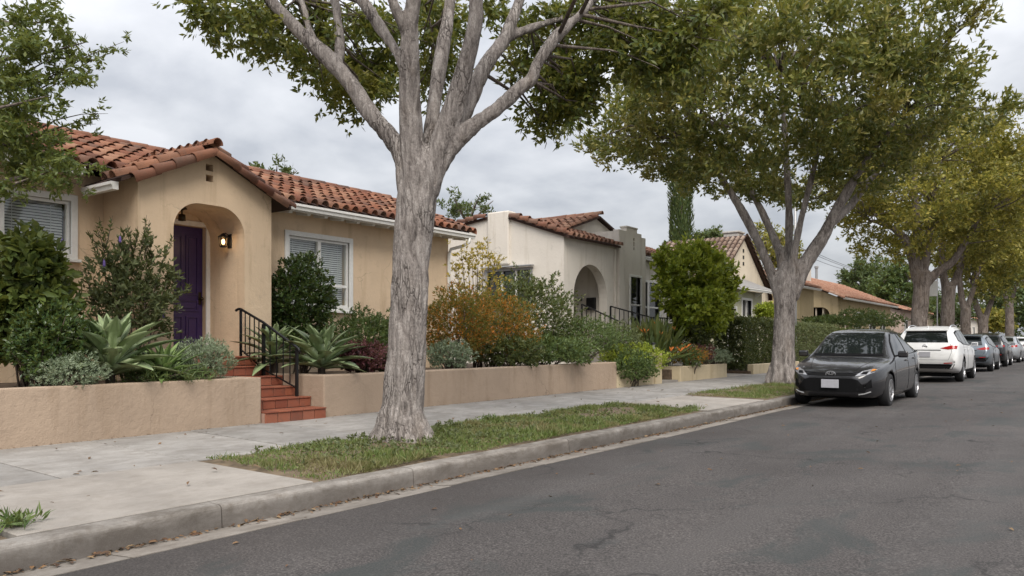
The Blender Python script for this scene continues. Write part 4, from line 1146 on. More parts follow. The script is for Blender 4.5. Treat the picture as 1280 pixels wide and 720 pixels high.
def shrub(name, label, c, r, ntips, k, L, W, mat, cat='shrub', group=None, shape=1.0, up=0.5, droop=0.0, stems=6, spread=0.9, seed=None, base=None, lump=0.28, six=False, core=0.35, stem_mat='twig', hole=0.0):
    """lumpy bush: c = centre, r = radii; leaf rosettes through the outer part of its volume"""
    c = np.array(c, float); r = np.array(r, float)
    b = Vector(base) if base is not None else Vector((c[0], c[1], c[2] - r[2]))
    root = thing(name, b, label, cat, group)
    ntips = int(ntips * 2.3)
    d = rand_dirs(ntips * 2)
    d = d[d[:, 2] > -0.75][:ntips]
    s = RNG.integers(0, 10000)
    lum = np.array([1 + lump * noise.noise((q[0] * 2.3 + s, q[1] * 2.3, q[2] * 2.3)) * 1.6 + 0.10 * noise.noise((q[0] * 6 + s, q[1] * 6, q[2] * 6)) for q in d])
    rad = (core + (1 - core) * RNG.uniform(0, 1, len(d)) ** 0.45) * lum
    tips = c + d * r * rad[:, None]
    if hole > 0:
        keep = np.array([noise.noise((q[0] * 3.5 + s, q[1] * 3.5, q[2] * 3.5)) for q in tips]) > -0.5 + hole
        tips = tips[keep]; d = d[keep]
    axes = unit(d * np.array([1, 1, 0.8]) + np.array([0, 0, up]) + 0.35 * RNG.normal(size=d.shape))
    P, D, Nn, l, w = sprays(tips, axes, k, L, W, spread, L * 1.2, droop)
    zmin = b.z + 0.01
    ok = P[:, 2] > zmin
    leaf_mesh('foliage', P[ok], D[ok], Nn[ok], l[ok], w[ok], mat, root, six=six)
    st = MB()
    pick = RNG.choice(len(tips), min(stems * 3, len(tips)), replace=False)
    for i in pick:
        q = Vector(tips[i]); a = b + Vector((random.uniform(-.3, .3) * r[0] * .6, random.uniform(-.3, .3) * r[1] * .6, -0.02))
        mid = a.lerp(q, 0.5) + Vector((random.uniform(-.08, .08), random.uniform(-.08, .08), 0.06))
        st.tube([a, a.lerp(mid, .6) + Vector((0, 0, .03)), mid, q], [0.014, 0.011, 0.008, 0.003], 5)
    st.build('stems', M[stem_mat], root, smooth=True)
    return root

# ---------------------------------------------------------------- trees
def remesh_limbs(name, limbs, mat, parent, voxel, amp, ridge=9.0, n=14, smooth_it=3):
    mb = MB()
    for l in limbs:
        p, r = smoothpath(l, 6); mb.tube(p, r, n)
    off = ORG[parent.name]
    me = mb.mesh(name, mat, off, True)
    o = link_mesh(name, me, parent)
    m = o.modifiers.new('r', 'REMESH'); m.mode = 'VOXEL'; m.voxel_size = voxel; m.use_smooth_shade = True
    s = o.modifiers.new('s', 'SMOOTH'); s.factor = 0.5; s.iterations = smooth_it
    dg = bpy.context.evaluated_depsgraph_get()
    me2 = bpy.data.meshes.new_from_object(o.evaluated_get(dg))
    o.modifiers.clear()
    o.data = me2; me2.name = name
    if not me2.materials: me2.materials.append(mat)
    nv = len(me2.vertices)
    co = np.empty(nv * 3, np.float32); me2.vertices.foreach_get('co', co); co = co.reshape(-1, 3)
    no = np.empty(nv * 3, np.float32); me2.vertex_normals.foreach_get('vector', no); no = no.reshape(-1, 3)
    dsp = np.empty(nv)
    for i in range(nv):
        x, y, z = co[i]
        f = noise.noise((x * ridge, y * ridge, z * 1.1)) ; g = noise.noise((x * ridge * 2.3 + 5, y * ridge * 2.3, z * 3.0)); h = noise.noise((x * 3, y * 3, z * 1.3 + 9))
        fade = min(1.0, max(0.35, 1.35 - z / 4.0))
        k_ = noise.noise((x * ridge * 5 + 3, y * ridge * 5, z * 9.0))
        dsp[i] = fade * (-(1 - abs(f)) ** 6 * 1.3 + 0.45 * f + 0.5 * g - (1 - abs(g)) ** 7 * 0.55 + 0.22 * k_) + 1.1 * h
    co = co + no * (dsp * amp)[:, None]
    me2.vertices.foreach_set('co', co.astype(np.float32).ravel())
    me2.polygons.foreach_set('use_smooth', np.ones(len(me2.polygons), bool))
    me2.update()
    return o
def limb_px(pts, depth0):
    """(u, v, depth offset, radius in px at that depth)"""
    out = []
    for (u, v, dd, rp) in pts:
        d = depth0 + dd; p = atd(u, v, d); out.append((p.x, p.y, p.z, rp * d / 986.0))
    return out
def grow(l, steps, dirv, rend):
    """carry a limb on beyond where the photograph stops"""
    p = Vector(l[-1][:3]); r0 = l[-1][3]; d = Vector(dirv).normalized()
    for i in range(steps):
        d = (d + Vector((random.uniform(-.3, .3), random.uniform(-.3, .3), random.uniform(-.12, .12)))).normalized()
        p = p + d * 0.75
        t = (i + 1) / steps; l.append((p.x, p.y, p.z, r0 * (1 - t) + rend * t))
    return l
def connect(tips, limbs, parent, r0=0.022, share=1.0, mat='twig'):
    """a branchlet from each foliage cluster to the closest limb point"""
    pts = []
    for l in limbs:
        p, r = smoothpath(l, 5); pts += [(q, w) for q, w in zip(p, r)]
    A = np.array([q[0] for q in pts]); mb = MB()
    for tp in tips:
        if random.random() > share: continue
        v = A - tp; dist = np.linalg.norm(v, axis=1) + np.maximum(A[:, 2] - tp[2], 0) * 0.8
        i = int(np.argmin(dist)); a = Vector(A[i]); b = Vector(tp); L = (b - a).length
        if L < 0.1: continue
        mid = a.lerp(b, 0.5) + Vector((random.uniform(-.12, .12), random.uniform(-.12, .12), random.uniform(-0.02, 0.14))) * L
        r = min(r0, 0.012 * L + 0.006)
        mb.tube([a, a.lerp(mid, .55), mid, mid.lerp(b, .6), b], [r, r * .8, r * .6, r * .42, r * .2], 5)
        for _ in range(3):
            e_ = b + Vector((random.uniform(-.35, .35), random.uniform(-.35, .35), random.uniform(-.25, .3)))
            mb.tube([mid.lerp(b, random.uniform(.3, .9)), e_.lerp(b, .3), e_], [r * .35, r * .25, r * .12], 4)
    return tag(mb.build('branches', M[mat], parent, smooth=True, fixn=False), kind='stuff')
def cluster_leaves(centers, rad, ntip, k, L, W, mat, parent, up=0.25, droop=0.0, flat=0.7, spread=0.9, center=None, name='crown'):
    c = np.repeat(np.asarray(centers), ntip, 0)
    off = rand_dirs(len(c)) * (RNG.uniform(0.1, 1, (len(c), 1)) ** 0.6) * rad * RNG.uniform(0.7, 1.25, (len(c), 1))
    off[:, 2] *= flat
    tips = c + off
    ax = unit(off) * 0.8 + np.array([0, 0, up]) + 0.45 * RNG.normal(size=off.shape)
    if center is not None: ax = ax + 0.5 * unit(tips - np.array(center))
    P, D, Nn, l, w = sprays(tips, unit(ax), k, L, W, spread, L * 1.5, droop)
    return leaf_mesh(name, P, D, Nn, l, w, mat, parent)
def ellipsoid_centers(c, r, n, hollow=0.55, zcut=-0.8, lump=0.2, low=None):
    out = []; s = random.uniform(0, 99)
    while len(out) < n:
        d = Vector(rand_dirs(1)[0])
        if d.z < zcut: continue
        f = (hollow + (1 - hollow) * random.random() ** 0.6) * (1 + lump * 1.6 * noise.noise((d.x * 2 + s, d.y * 2, d.z * 2)))
        p = Vector((c[0] + d.x * r[0] * f, c[1] + d.y * r[1] * f, c[2] + d.z * r[2] * f))
        if low and p.z < low(p): continue
        out.append(tuple(p))
    return np.array(out)

# ---- near street tree
D1 = 8.65
T1 = thing('street_tree', atd(502, 548, D1), 'large grey-barked street tree in the near planting strip, forking in front of houses', 'tree', 'street trees along the kerb')
trunk1 = limb_px([(502, 560, 0, 36), (503, 545, 0, 32), (504, 525, 0, 26.5), (506, 480, 0, 25), (509, 420, 0, 24.5), (512, 360, 0, 25), (516, 300, 0, 24.5), (521, 250, 0, 25), (526, 215, 0, 25), (527, 196, 0, 18), (528, 180, 0, 8)], D1)
la = limb_px([(513, 250, 0, 14.76), (505, 200, 0.02, 13.94), (488, 172, 0.06, 12.71), (462, 140, 0.12, 11.07), (440, 108, 0.2, 9.84), (415, 78, 0.25, 9.84), (380, 45, 0.3, 9.02), (345, 8, 0.35, 7.79), (322, -15, 0.4, 6.97)], D1)
grow(la, 3, (-0.7, -0.2, 0.55), 0.02)
la2 = limb_px([(422, 86, 0.22, 5.40), (425, 60, 0.35, 5.40), (422, 20, 0.5, 4.95), (420, -15, 0.6, 4.50)], D1); grow(la2, 2, (-0.3, 0.4, 0.8), 0.015)
la3 = limb_px([(400, 64, 0.27, 5.40), (388, 40, 0.4, 4.50), (378, 5, 0.6, 4.05)], D1); grow(la3, 3, (-0.6, 0.6, 0.5), 0.012)
lb = limb_px([(519, 240, -0.03, 17.10), (515, 190, -0.05, 15.67), (513, 130, -0.1, 14.72), (512, 70, -0.2, 13.30), (513, 30, -0.25, 10.45), (516, -20, -0.35, 9.50)], D1); grow(lb, 4, (0.3, -0.5, 0.8), 0.02)
lb2 = limb_px([(508, 95, -0.1, 8.10), (497, 66, -0.05, 7.65), (477, 36, 0.05, 7.20), (458, 8, 0.1, 6.75), (440, -15, 0.2, 6.30)], D1); grow(lb2, 3, (-0.6, -0.3, 0.7), 0.015)
lb3 = limb_px([(512, 55, -0.2, 7.20), (503, 30, -0.28, 7.65), (492, 5, -0.35, 7.20), (480, -25, -0.4, 6.30)], D1); grow(lb3, 3, (-0.2, -0.7, 0.6), 0.015)
lc = limb_px([(534, 225, 0.12, 13.30), (538, 170, 0.2, 9.97), (547, 105, 0.35, 9.50), (559, 30, 0.55, 8.55), (567, -15, 0.7, 7.60)], D1); grow(lc, 3, (0.1, 0.6, 0.8), 0.015)
ld = limb_px([(532, 240, 0, 17.40), (552, 180, -0.02, 16.53), (566, 135, -0.06, 13.92), (580, 90, -0.12, 12.18), (594, 30, -0.2, 10.44), (600, -20, -0.25, 9.57)], D1); grow(ld, 4, (0.5, -0.1, 0.85), 0.02)
le = limb_px([(553, 190, 0.1, 11.70), (577, 150, 0.2, 10.35), (602, 90, 0.38, 9.90), (632, 46, 0.6, 8.10), (646, 10, 0.75, 7.20), (660, -20, 0.9, 6.30)], D1); grow(le, 3, (0.6, 0.5, 0.6), 0.015)
le2 = limb_px([(627, 52, 0.58, 6), (655, 38, 0.75, 5.5), (700, 24, 1.0, 4.5), (750, 12, 1.3, 3.5)], D1); grow(le2, 2, (0.8, 0.5, 0.2), 0.01)
lf = limb_px([(545, 215, -0.02, 12.60), (566, 180, 0, 11.76), (592, 158, 0.02, 10.08), (620, 137, 0.05, 9.24), (650, 110, 0.1, 8.40), (664, 100, 0.12, 8.82), (672, 80, 0.14, 7.56), (692, 50, 0.2, 6.72), (725, 18, 0.3, 5.88), (750, -10, 0.4, 5.46)], D1); grow(lf, 3, (0.75, 0.3, 0.5), 0.015)
L1 = [trunk1, la, la2, la3, lb, lb2, lb3, lc, ld, le, le2, lf]
for k in range(9):                                   # root flare
    a = k * 2 * math.pi / 9 + 0.2; b0 = Vector(trunk1[1][:3]); rr = trunk1[1][3]
    L1.append([(b0.x + math.cos(a) * rr * .55, b0.y + math.sin(a) * rr * .55, b0.z + 0.30, 0.085), (b0.x + math.cos(a) * rr * .85, b0.y + math.sin(a) * rr * .85, b0.z + 0.08, 0.085), (b0.x + math.cos(a) * rr * 1.25, b0.y + math.sin(a) * rr * 1.25, b0.z - 0.10, 0.08)])
remesh_limbs('trunk', L1, M['bark'], T1, 0.015, 0.019)
c1 = Vector((-6.2, 6.6, 0))
def low1(p):
    d = depth(p); lat = CY * p.x + SY * p.y
    u = 640 + 986 * lat / d
    z = 4.05
    if d < 8.9: z = 1.25 + 0.432 * d + 0.55             # nearer boughs start above the limbs
    # the crown's underside lifts towards its left side
    if lat < -2.0: z = max(z, 4.05 + (-2.0 - lat) * 0.8)
    if -1.75 < lat < -0.1 and d < 11.5: z = max(z, 4.75)
    if lat > 1.3: z = max(z, 4.05 + (lat - 1.3) * 0.5)
    return z
cen = ellipsoid_centers((-5.75, 7.1, 6.4), (4.0, 4.2, 3.0), 65, 0.35, -1, 0.22, low1)
# boughs that hang into view behind and beside the limbs (photo: left skirt, right skirt)
ex = []
for (u, v, d) in ((250, 12, 9.4), (285, 40, 9.6), (310, 30, 9.2), (330, 62, 9.8), (352, 30, 10), (372, 70, 9.9), (395, 95, 10.1), (410, 60, 10.4), (425, 118, 10.2), (445, 135, 10.4), (455, 105, 10.7), (470, 120, 10.5), (478, 85, 10.9), (440, 85, 10.8), (400, 20, 10.2), (455, 40, 10.6), (485, 40, 10.7),
                  (540, 60, 11), (535, 20, 11), (572, 45, 11.2), (622, 20, 11), (530, 95, 11.6), (560, 90, 11.8), (540, 120, 12.0),
                  (660, 75, 10.2), (680, 100, 10.0), (695, 125, 9.9), (715, 120, 9.8), (712, 90, 10), (735, 95, 9.7), (745, 60, 9.7), (700, 60, 10.2), (770, 80, 9.7), (760, 40, 9.8), (790, 45, 9.6), (800, 75, 9.5), (830, 60, 9.4), (825, 25, 9.5), (860, 45, 9.3), (880, 25, 9.3), (905, 15, 9.3), (690, 25, 10), (725, 25, 10), (735, 125, 9.8), (780, 20, 9.7), (650, 45, 10.6), (720, 145, 9.8), (690, 145, 9.95), (810, 95, 9.5), (850, 80, 9.4)):
    for _ in range(3): ex.append(tuple(atd(u + random.uniform(-14, 14), v + random.uniform(-14, 10) - 6, d + random.uniform(-.35, .5))))
cen = np.vstack([cen, np.array(ex)])
cluster_leaves(cen, 0.43, 33, 6, 0.105, 0.042, M['leaf1'], T1, up=0.0, droop=0.35, spread=1.0)
connect(cen, L1[1:12], T1, 0.026, 0.6, 'bark2')

# ---- second street tree (by the dark car)
D2 = 20.1
T2 = thing('street_tree', atd(978, 478, D2), 'broad olive-green street tree rising beside the dark grey sedan', 'tree', 'street trees along the kerb')
tr2 = limb_px([(977, 486, 0, 19.68), (978, 474, 0, 16.40), (979, 450, 0, 14.35), (980, 410, 0, 13.12), (981, 375, 0, 13.53), (982, 350, 0, 14.76), (983, 338, 0, 10.66), (983, 326, 0, 4.10)], D2)
b1 = limb_px([(974, 372, 0, 7.38), (966, 346, 0.1, 6.56), (950, 308, 0.2, 5.74), (932, 272, 0.35, 5.33), (913, 240, 0.5, 4.51), (895, 212, 0.6, 3.69), (870, 170, 0.8, 2.87)], D2)
b2 = limb_px([(979, 352, 0.1, 6.56), (974, 315, 0.3, 5.74), (962, 285, 0.6, 4.92), (945, 250, 0.9, 4.10), (925, 215, 1.2, 3.28), (905, 160, 1.6, 2.46)], D2)
b3 = limb_px([(984, 352, 0.1, 6.56), (986, 310, 0.2, 5.33), (986, 260, 0.1, 4.92), (984, 215, 0, 4.51), (980, 150, -0.2, 3.28), (975, 90, -0.5, 2.46)], D2)
b4 = limb_px([(987, 350, -0.1, 6.56), (996, 300, -0.2, 4.92), (1003, 268, -0.3, 4.10), (1014, 225, -0.5, 3.69), (1030, 160, -0.9, 2.87), (1045, 100, -1.2, 2.05)], D2)
b5 = limb_px([(988, 372, 0, 9.84), (1004, 335, -0.1, 9.84), (1026, 300, -0.2, 8.20), (1046, 262, -0.35, 6.56), (1065, 230, -0.5, 5.74), (1090, 190, -0.7, 4.10), (1130, 140, -0.9, 2.46)], D2)
b6 = limb_px([(1036, 282, -0.25, 5.74), (1062, 258, 0, 4.92), (1085, 228, 0.3, 4.51), (1120, 190, 0.7, 3.28), (1170, 150, 1.0, 2.46)], D2)
L2 = [tr2, b1, b2, b3, b4, b5, b6]
for k in range(7):
    a = k * 2 * math.pi / 7; b0 = Vector(tr2[1][:3]); rr = tr2[1][3]
    L2.append([(b0.x + math.cos(a) * rr * .6, b0.y + math.sin(a) * rr * .6, b0.z + 0.4, 0.10), (b0.x + math.cos(a) * rr * 1.2, b0.y + math.sin(a) * rr * 1.2, b0.z - 0.12, 0.09)])
remesh_limbs('trunk', L2, M['bark'], T2, 0.032, 0.018, 7.0)
cc = atd(978, 130, D2 + 0.4)
def low2(p):
    d = depth(p); lat = CY * p.x + SY * p.y; u = 640 + 986 * lat / d
    return 5.15 + max(0, 0.0016 * (830 - u)) + (max(0, (u - 1200)) * 0.010)
cen = ellipsoid_centers(cc, (4.75, 4.8, 2.6), 480, 0.55, -1, 0.17, low2)
cluster_leaves(cen, 0.58, 26, 6, 0.165, 0.064, M['leaf2'], T2, up=0.55, droop=0.0, spread=0.85, center=(cc.x, cc.y, cc.z - 1.5))
connect(cen, L2[1:7], T2, 0.04, 0.22, 'bark2')

# ---- street trees further on
def far_tree(label, u, Y, vf, limbs_px, crown_px, mat, n, seed, leaf=(0.22, 0.085), bark='bark2', D=None, k=5, ntip=20, rad=0.75, low=None):
    p0 = Vector((-6.35, Y, 0.16)); d0 = depth(p0)
    t = thing('street_tree', p0, label, 'tree', 'street trees along the kerb')
    ls = [limb_px(l, d0) for l in limbs_px]
    ls[0][0] = (ls[0][0][0], ls[0][0][1], 0.10, ls[0][0][3])
    remesh_limbs('trunk', ls, M[bark], t, 0.06, 0.03, 5.0, 10, 2)
    (cu, cv, ru, rv) = crown_px
    c = atd(cu, cv, d0); s = d0 / 986.0
    cn = ellipsoid_centers(c, (ru * s, ru * s * 0.9, rv * s), n, 0.5, -1, 0.25, low)
    cluster_leaves(cn, rad, ntip, k, leaf[0], leaf[1], M[mat], t, up=0.35, center=tuple(c))
    connect(cn, ls[1:] or ls, t, 0.05, 0.25, 'bark2')
    return t
far_tree('yellow-olive street tree behind the white SUV, first beyond the broad one', 1150, 40.9, 0,
         [[(1146, 470, 0, 14), (1147, 440, 0, 11), (1149, 400, 0, 10), (1152, 360, 0, 10), (1153, 340, 0, 12)], [(1147, 350, 0, 7), (1140, 320, 0, 6), (1128, 295, .5, 5), (1108, 282, 1, 3), (1085, 275, 1, 2)], [(1150, 345, 0, 7), (1148, 300, .3, 6), (1145, 260, .6, 5), (1140, 200, 1, 3)],
          [(1154, 345, 0, 6), (1160, 300, -.3, 5), (1166, 262, -.5, 4), (1175, 200, -1, 3)], [(1158, 355, 0, 6), (1172, 340, -.2, 5.5), (1190, 328, -.5, 5), (1205, 305, -.8, 4), (1225, 270, -1, 3)]],
         (1163, 222, 124, 98), 'leaf3', 400, 3, low=lambda p: 4.9)
far_tree('second yellow-olive street tree behind the white SUV, with dark forked stem', 1183, 49.5, 0,
         [[(1184, 460, 0, 10), (1184, 420, 0, 8.5), (1185, 380, 0, 8), (1186, 358, 0, 8.5)], [(1183, 362, 0, 5), (1178, 330, 0, 4.5), (1178, 290, 0, 3)], [(1188, 362, 0, 5), (1200, 335, 0, 4.5), (1210, 300, 0, 3)]],
         (1212, 250, 85, 95), 'leaf3', 240, 5, low=lambda p: 4.6)
far_tree('third far street tree, dark stemmed, behind the blue-grey hatchback', 1207, 58, 0,
         [[(1207, 455, 0, 8), (1207, 410, 0, 6.5), (1207, 385, 0, 6)], [(1205, 390, 0, 4), (1200, 355, 0, 3.5), (1196, 320, 0, 2)], [(1208, 390, 0, 4), (1217, 360, 0, 3), (1226, 330, 0, 2)]],
         (1232, 288, 62, 75), 'leaf3', 200, 6, leaf=(0.26, 0.10), rad=0.9, low=lambda p: 4.3)
far_tree('fourth far street tree with a forked trunk, behind the silver sedan', 1229, 69, 0,
         [[(1229, 452, 0, 7), (1229, 410, 0, 6), (1229, 395, 0, 6)], [(1227, 400, 0, 4), (1220, 380, 0, 3.5), (1214, 350, 0, 2)], [(1231, 398, 0, 4), (1240, 375, 0, 3), (1250, 345, 0, 2)]],
         (1240, 318, 52, 58), 'leaf2', 170, 8, leaf=(0.28, 0.11), rad=0.95, low=lambda p: 3.9)
far_tree('fifth far street tree at the right picture edge', 1262, 92, 0,
         [[(1262, 445, 0, 6), (1262, 400, 0, 5), (1262, 380, 0, 4.5)], [(1262, 385, 0, 3), (1272, 350, 0, 2)], [(1261, 385, 0, 3), (1252, 350, 0, 2)]],
         (1272, 300, 55, 62), 'leaf3', 160, 8, leaf=(0.34, 0.13), rad=1.2, low=lambda p: 4.2)

# ---- trees in the yards and far behind
def bg_tree(name, label, c, r, n, mat, base, leaf=(0.3, 0.12), rad=0.9, ntip=18, k=5, up=0.4, hollow=0.4, lump=0.25, trunk_r=0.25, cat='tree', zcut=-0.9, share=0.6):
    t = thing(name, base, label, cat)
    b = Vector(base); C = Vector(c)
    ls = [[(b.x, b.y, b.z, trunk_r), (b.x * .7 + C.x * .3, b.y * .7 + C.y * .3, b.z * .6 + C.z * .4, trunk_r * .75), (C.x, C.y, C.z - r[2] * .2, trunk_r * .4)]]
    for i in range(5):
        a = i * 1.26 + random.random()
        ls.append([(C.x * .8 + b.x * .2, C.y * .8 + b.y * .2, C.z - r[2] * .6, trunk_r * .5), (C.x + math.cos(a) * r[0] * .45, C.y + math.sin(a) * r[1] * .45, C.z, trunk_r * .3), (C.x + math.cos(a) * r[0] * .75, C.y + math.sin(a) * r[1] * .75, C.z + r[2] * .35, trunk_r * .1)])
    mb = MB()
    for l in ls:
        p, q = smoothpath(l, 5); mb.tube(p, q, 8)
    mb.build('trunk', M['bark2'], t, smooth=True)
    cn = ellipsoid_centers(c, r, n, hollow, zcut, lump)
    cluster_leaves(cn, rad, ntip, k, leaf[0], leaf[1], M[mat], t, up=up, center=c)
    connect(cn, ls, t, trunk_r * .2, share, 'bark2')
    return t
p = atd(345, 232, 24); bg_tree('backyard_tree', 'small tree top showing above the beige house roof ridge', tuple(atd(345, 222, 24)), (0.85, 0.8, 0.65), 16, 'leafbg', (p.x, p.y, 0.5), (0.15, 0.06), 0.24, 10, 5, 0.9, 0.2, trunk_r=0.09)
p = atd(590, 270, 34); bg_tree('backyard_tree', 'wispy tree between the beige house and the white house', tuple(atd(585, 262, 34)), (1.5, 1.4, 1.15), 30, 'leafbg', (p.x, p.y, 0.5), (0.17, 0.065), 0.27, 10, 5, 1.2, 0.2, trunk_r=0.12)
p = atd(890, 300, 60); bg_tree('backyard_tree', 'flat-topped tree far behind the pale green house', tuple(atd(890, 296, 60)), (1.6, 1.6, 0.45), 40, 'leafbg', (p.x, p.y, 0.5), (0.3, 0.12), 0.5, 12, 5, 0.6, 0.2, trunk_r=0.2)
p = atd(960, 330, 62); bg_tree('backyard_tree', 'olive tree seen between the boughs of the broad street tree', tuple(atd(962, 312, 62)), (2.2, 2.0, 2.4), 60, 'leaf3', (p.x, p.y, 0.5), (0.32, 0.13), 0.8, 14)
p = atd(1085, 355, 88); bg_tree('backyard_tree', 'dark rounded tree behind the yellow house roof', tuple(atd(1086, 352, 88)), (3.0, 3.0, 2.6), 100, 'leafbg', (p.x, p.y, 0.4), (0.4, 0.16), 0.9, 16)
p = atd(1122, 380, 72); bg_tree('backyard_tree', 'leafy green tree at the far end of the yellow house', tuple(atd(1122, 366, 72)), (2.6, 2.6, 3.2), 130, 'leafmid', (p.x, p.y, 0.4), (0.34, 0.14), 0.8, 16)
p = atd(1180, 390, 80); bg_tree('backyard_tree', 'dark green tree low behind the second yellow-olive street tree', tuple(atd(1172, 390, 80)), (3.4, 3.0, 2.2), 120, 'leafbg', (p.x, p.y, 0.4), (0.36, 0.15), 0.9, 16)
p = atd(1262, 400, 125); bg_tree('backyard_tree', 'dark tree mass low at the right edge beyond the cars', tuple(atd(1268, 385, 125)), (5, 4.5, 4.2), 120, 'leafbg', (p.x, p.y, 0.4), (0.6, 0.25), 1.4, 16)
p = atd(1240, 400, 100); bg_tree('backyard_tree', 'round yellow-green bush tree beyond the silver sedan', tuple(atd(1243, 402, 100)), (2.2, 2.0, 1.6), 70, 'leaf3', (p.x, p.y, 0.3), (0.4, 0.16), 0.8, 14)
# cypress column
cb = atd(851, 420, 46); cy = thing('cypress_tree', (cb.x, cb.y, 0.4), 'tall narrow cypress column rising behind the white house', 'tree')
MB().tube([(cb.x, cb.y, 0.4), (cb.x, cb.y, 6), (cb.x, cb.y, 12.5)], [0.22, 0.15, 0.03], 8).build('trunk', M['bark2'], cy, smooth=True)
n = 9000; z = RNG.uniform(0.9, 13.0, n); a = RNG.uniform(0, 2 * math.pi, n); rr = 0.60 * np.minimum(1, (13.2 - z) / 3.0) ** 0.7 * (0.75 + 0.3 * RNG.uniform(0, 1, n))
rr *= 1 + 0.12 * np.sin(a * 5 + z * 1.5)
P = np.stack([cb.x + rr * np.cos(a), cb.y + rr * np.sin(a), z], 1); Dd = np.stack([np.cos(a) * .35, np.sin(a) * .35, np.ones(n)], 1) + 0.2 * RNG.normal(size=(n, 3))
leaf_mesh('crown', P, Dd, np.stack([np.cos(a), np.sin(a), 0 * a], 1) + 0.3 * RNG.normal(size=(n, 3)), 0.30, 0.09, M['leafbg'], cy)
# yard tree whose boughs hang in from the left
YT = thing('yard_tree', (-10.15, 2.0, 0.7), 'yard tree leaning in from the left edge with small leaves over the roof', 'tree')
yl = [[(-10.15, 2.0, 0.7, 0.13), (-10.1, 2.2, 1.9, 0.11), (-10.0, 2.5, 2.9, 0.09), (-9.9, 2.8, 4.0, 0.06)]]
for (u, v, d, u2, v2, d2) in ((-30, 190, 8.4, 105, 150, 9.2), (-30, 230, 8.4, 110, 205, 8.8), (-30, 120, 8.6, 95, 92, 8.9), (-30, 90, 8.6, 110, 52, 8.8), (-40, 40, 8.8, 70, 25, 9.0), (-60, 150, 8.0, 60, 120, 8.2), (-40, 250, 8.2, 60, 215, 8.4), (-80, 20, 8.5, 10, -30, 8.8), (-200, 100, 8.0, -150, -40, 8.4)):
    a, b = atd(u, v, d), atd(u2, v2, d2); s0 = Vector((-10.0, 2.5, 2.9))
    yl.append([(s0.x, s0.y, s0.z, 0.05), (*a, 0.028), (*a.lerp(b, .6), 0.014), (*b, 0.004)])
mb = MB()
for l in yl:
    q, w_ = smoothpath(l, 5); mb.tube(q, w_, 7)
mb.build('trunk', M['bark2'], YT, smooth=True)
cn = []
for (u, v, d, n_) in ((10, 20, 8.8, 5), (40, 15, 8.9, 5), (5, 60, 8.6, 5), (35, 55, 8.7, 5), (62, 45, 8.8, 3), (15, 100, 8.6, 6), (55, 90, 8.7, 4), (85, 85, 8.8, 3), (45, 130, 8.7, 4), (15, 140, 8.5, 6), (10, 180, 8.5, 8), (40, 175, 8.7, 5), (30, 215, 8.5, 6), (60, 205, 8.7, 5), (85, 215, 8.7, 3), (10, 235, 8.5, 4), (-30, 120, 8.5, 8), (-40, 40, 8.6, 8), (-60, 200, 8.4, 8), (-120, 60, 8.3, 12), (-150, 160, 8.2, 12), (-90, -40, 8.6, 10), (20, -30, 8.8, 6)):
    for _ in range(n_): cn.append(tuple(atd(u + random.gauss(0, 13), v + random.gauss(0, 11), d + random.uniform(-.5, .5))))
cluster_leaves(np.array(cn), 0.22, 18, 6, 0.08, 0.030, M['leafyard'], YT, up=0.2, spread=1.0)
cn2 = []
for (a, b, d) in (((70, 92), (155, 52), 8.8), ((80, 95), (150, 62), 8.85), ((60, 75), (120, 75), 8.8), ((60, 50), (80, 22), 8.9), ((70, 150), (135, 142), 8.9), ((80, 165), (120, 155), 9.0), ((60, 110), (100, 98), 8.7), ((85, 215), (125, 205), 8.7), ((60, 225), (110, 235), 8.6)):
    A, B = atd(*a, d), atd(*b, d)
    for i in range(7):
        cn2.append(tuple(A.lerp(B, i / 6) + Vector((random.gauss(0, .05), random.gauss(0, .05), random.gauss(0, .05)))))
    mb = MB().tube([A + Vector((-.3, -.1, -.1)), A, A.lerp(B, .5) + Vector((0, 0, .03)), B], [0.009, 0.007, 0.005, 0.002], 5); mb.build('twig', M['twig'], YT)
cluster_leaves(np.array(cn2), 0.07, 3, 6, 0.07, 0.024, M['leafyard'], YT, up=0.2, spread=1.0, name='leafy_twigs')
# ================================================================== GARDEN PLANTS
def agave_mat(name, a, b):
    m, t, bs = newmat(name)
    c = coords(t, obj=True)
    x = N(t, 'ShaderNodeSeparateXYZ', {0: c}).outputs[1]
    o = N(t, 'ShaderNodeObjectInfo').outputs['Random']
    base = ramp(t, o, [(0, a), (1, b)])
    e_ = ramp(t, mth(t, 'ABSOLUTE', x), [(0.085, (0, 0, 0)), (0.125, (0.5, 0.5, 0.5))])
    base = mixc(t, e_, base, (0.30, 0.33, 0.16))
    base = mixc(t, ramp(t, nz(t, coords(t), 11, 4), [(0.5, (0, 0, 0)), (0.8, (0.5,) * 3)]), base, dk(a, 0.6))
    t.links.new(base, bs.inputs['Base Color']); bs.inputs['Roughness'].default_value = 0.5
    return m
M['agave'] = agave_mat("agave_leaf", (0.19, 0.255, 0.125), (0.33, 0.40, 0.20))
M['agave_g'] = agave_mat("agave_leaf_green", (0.13, 0.20, 0.06), (0.22, 0.31, 0.10))
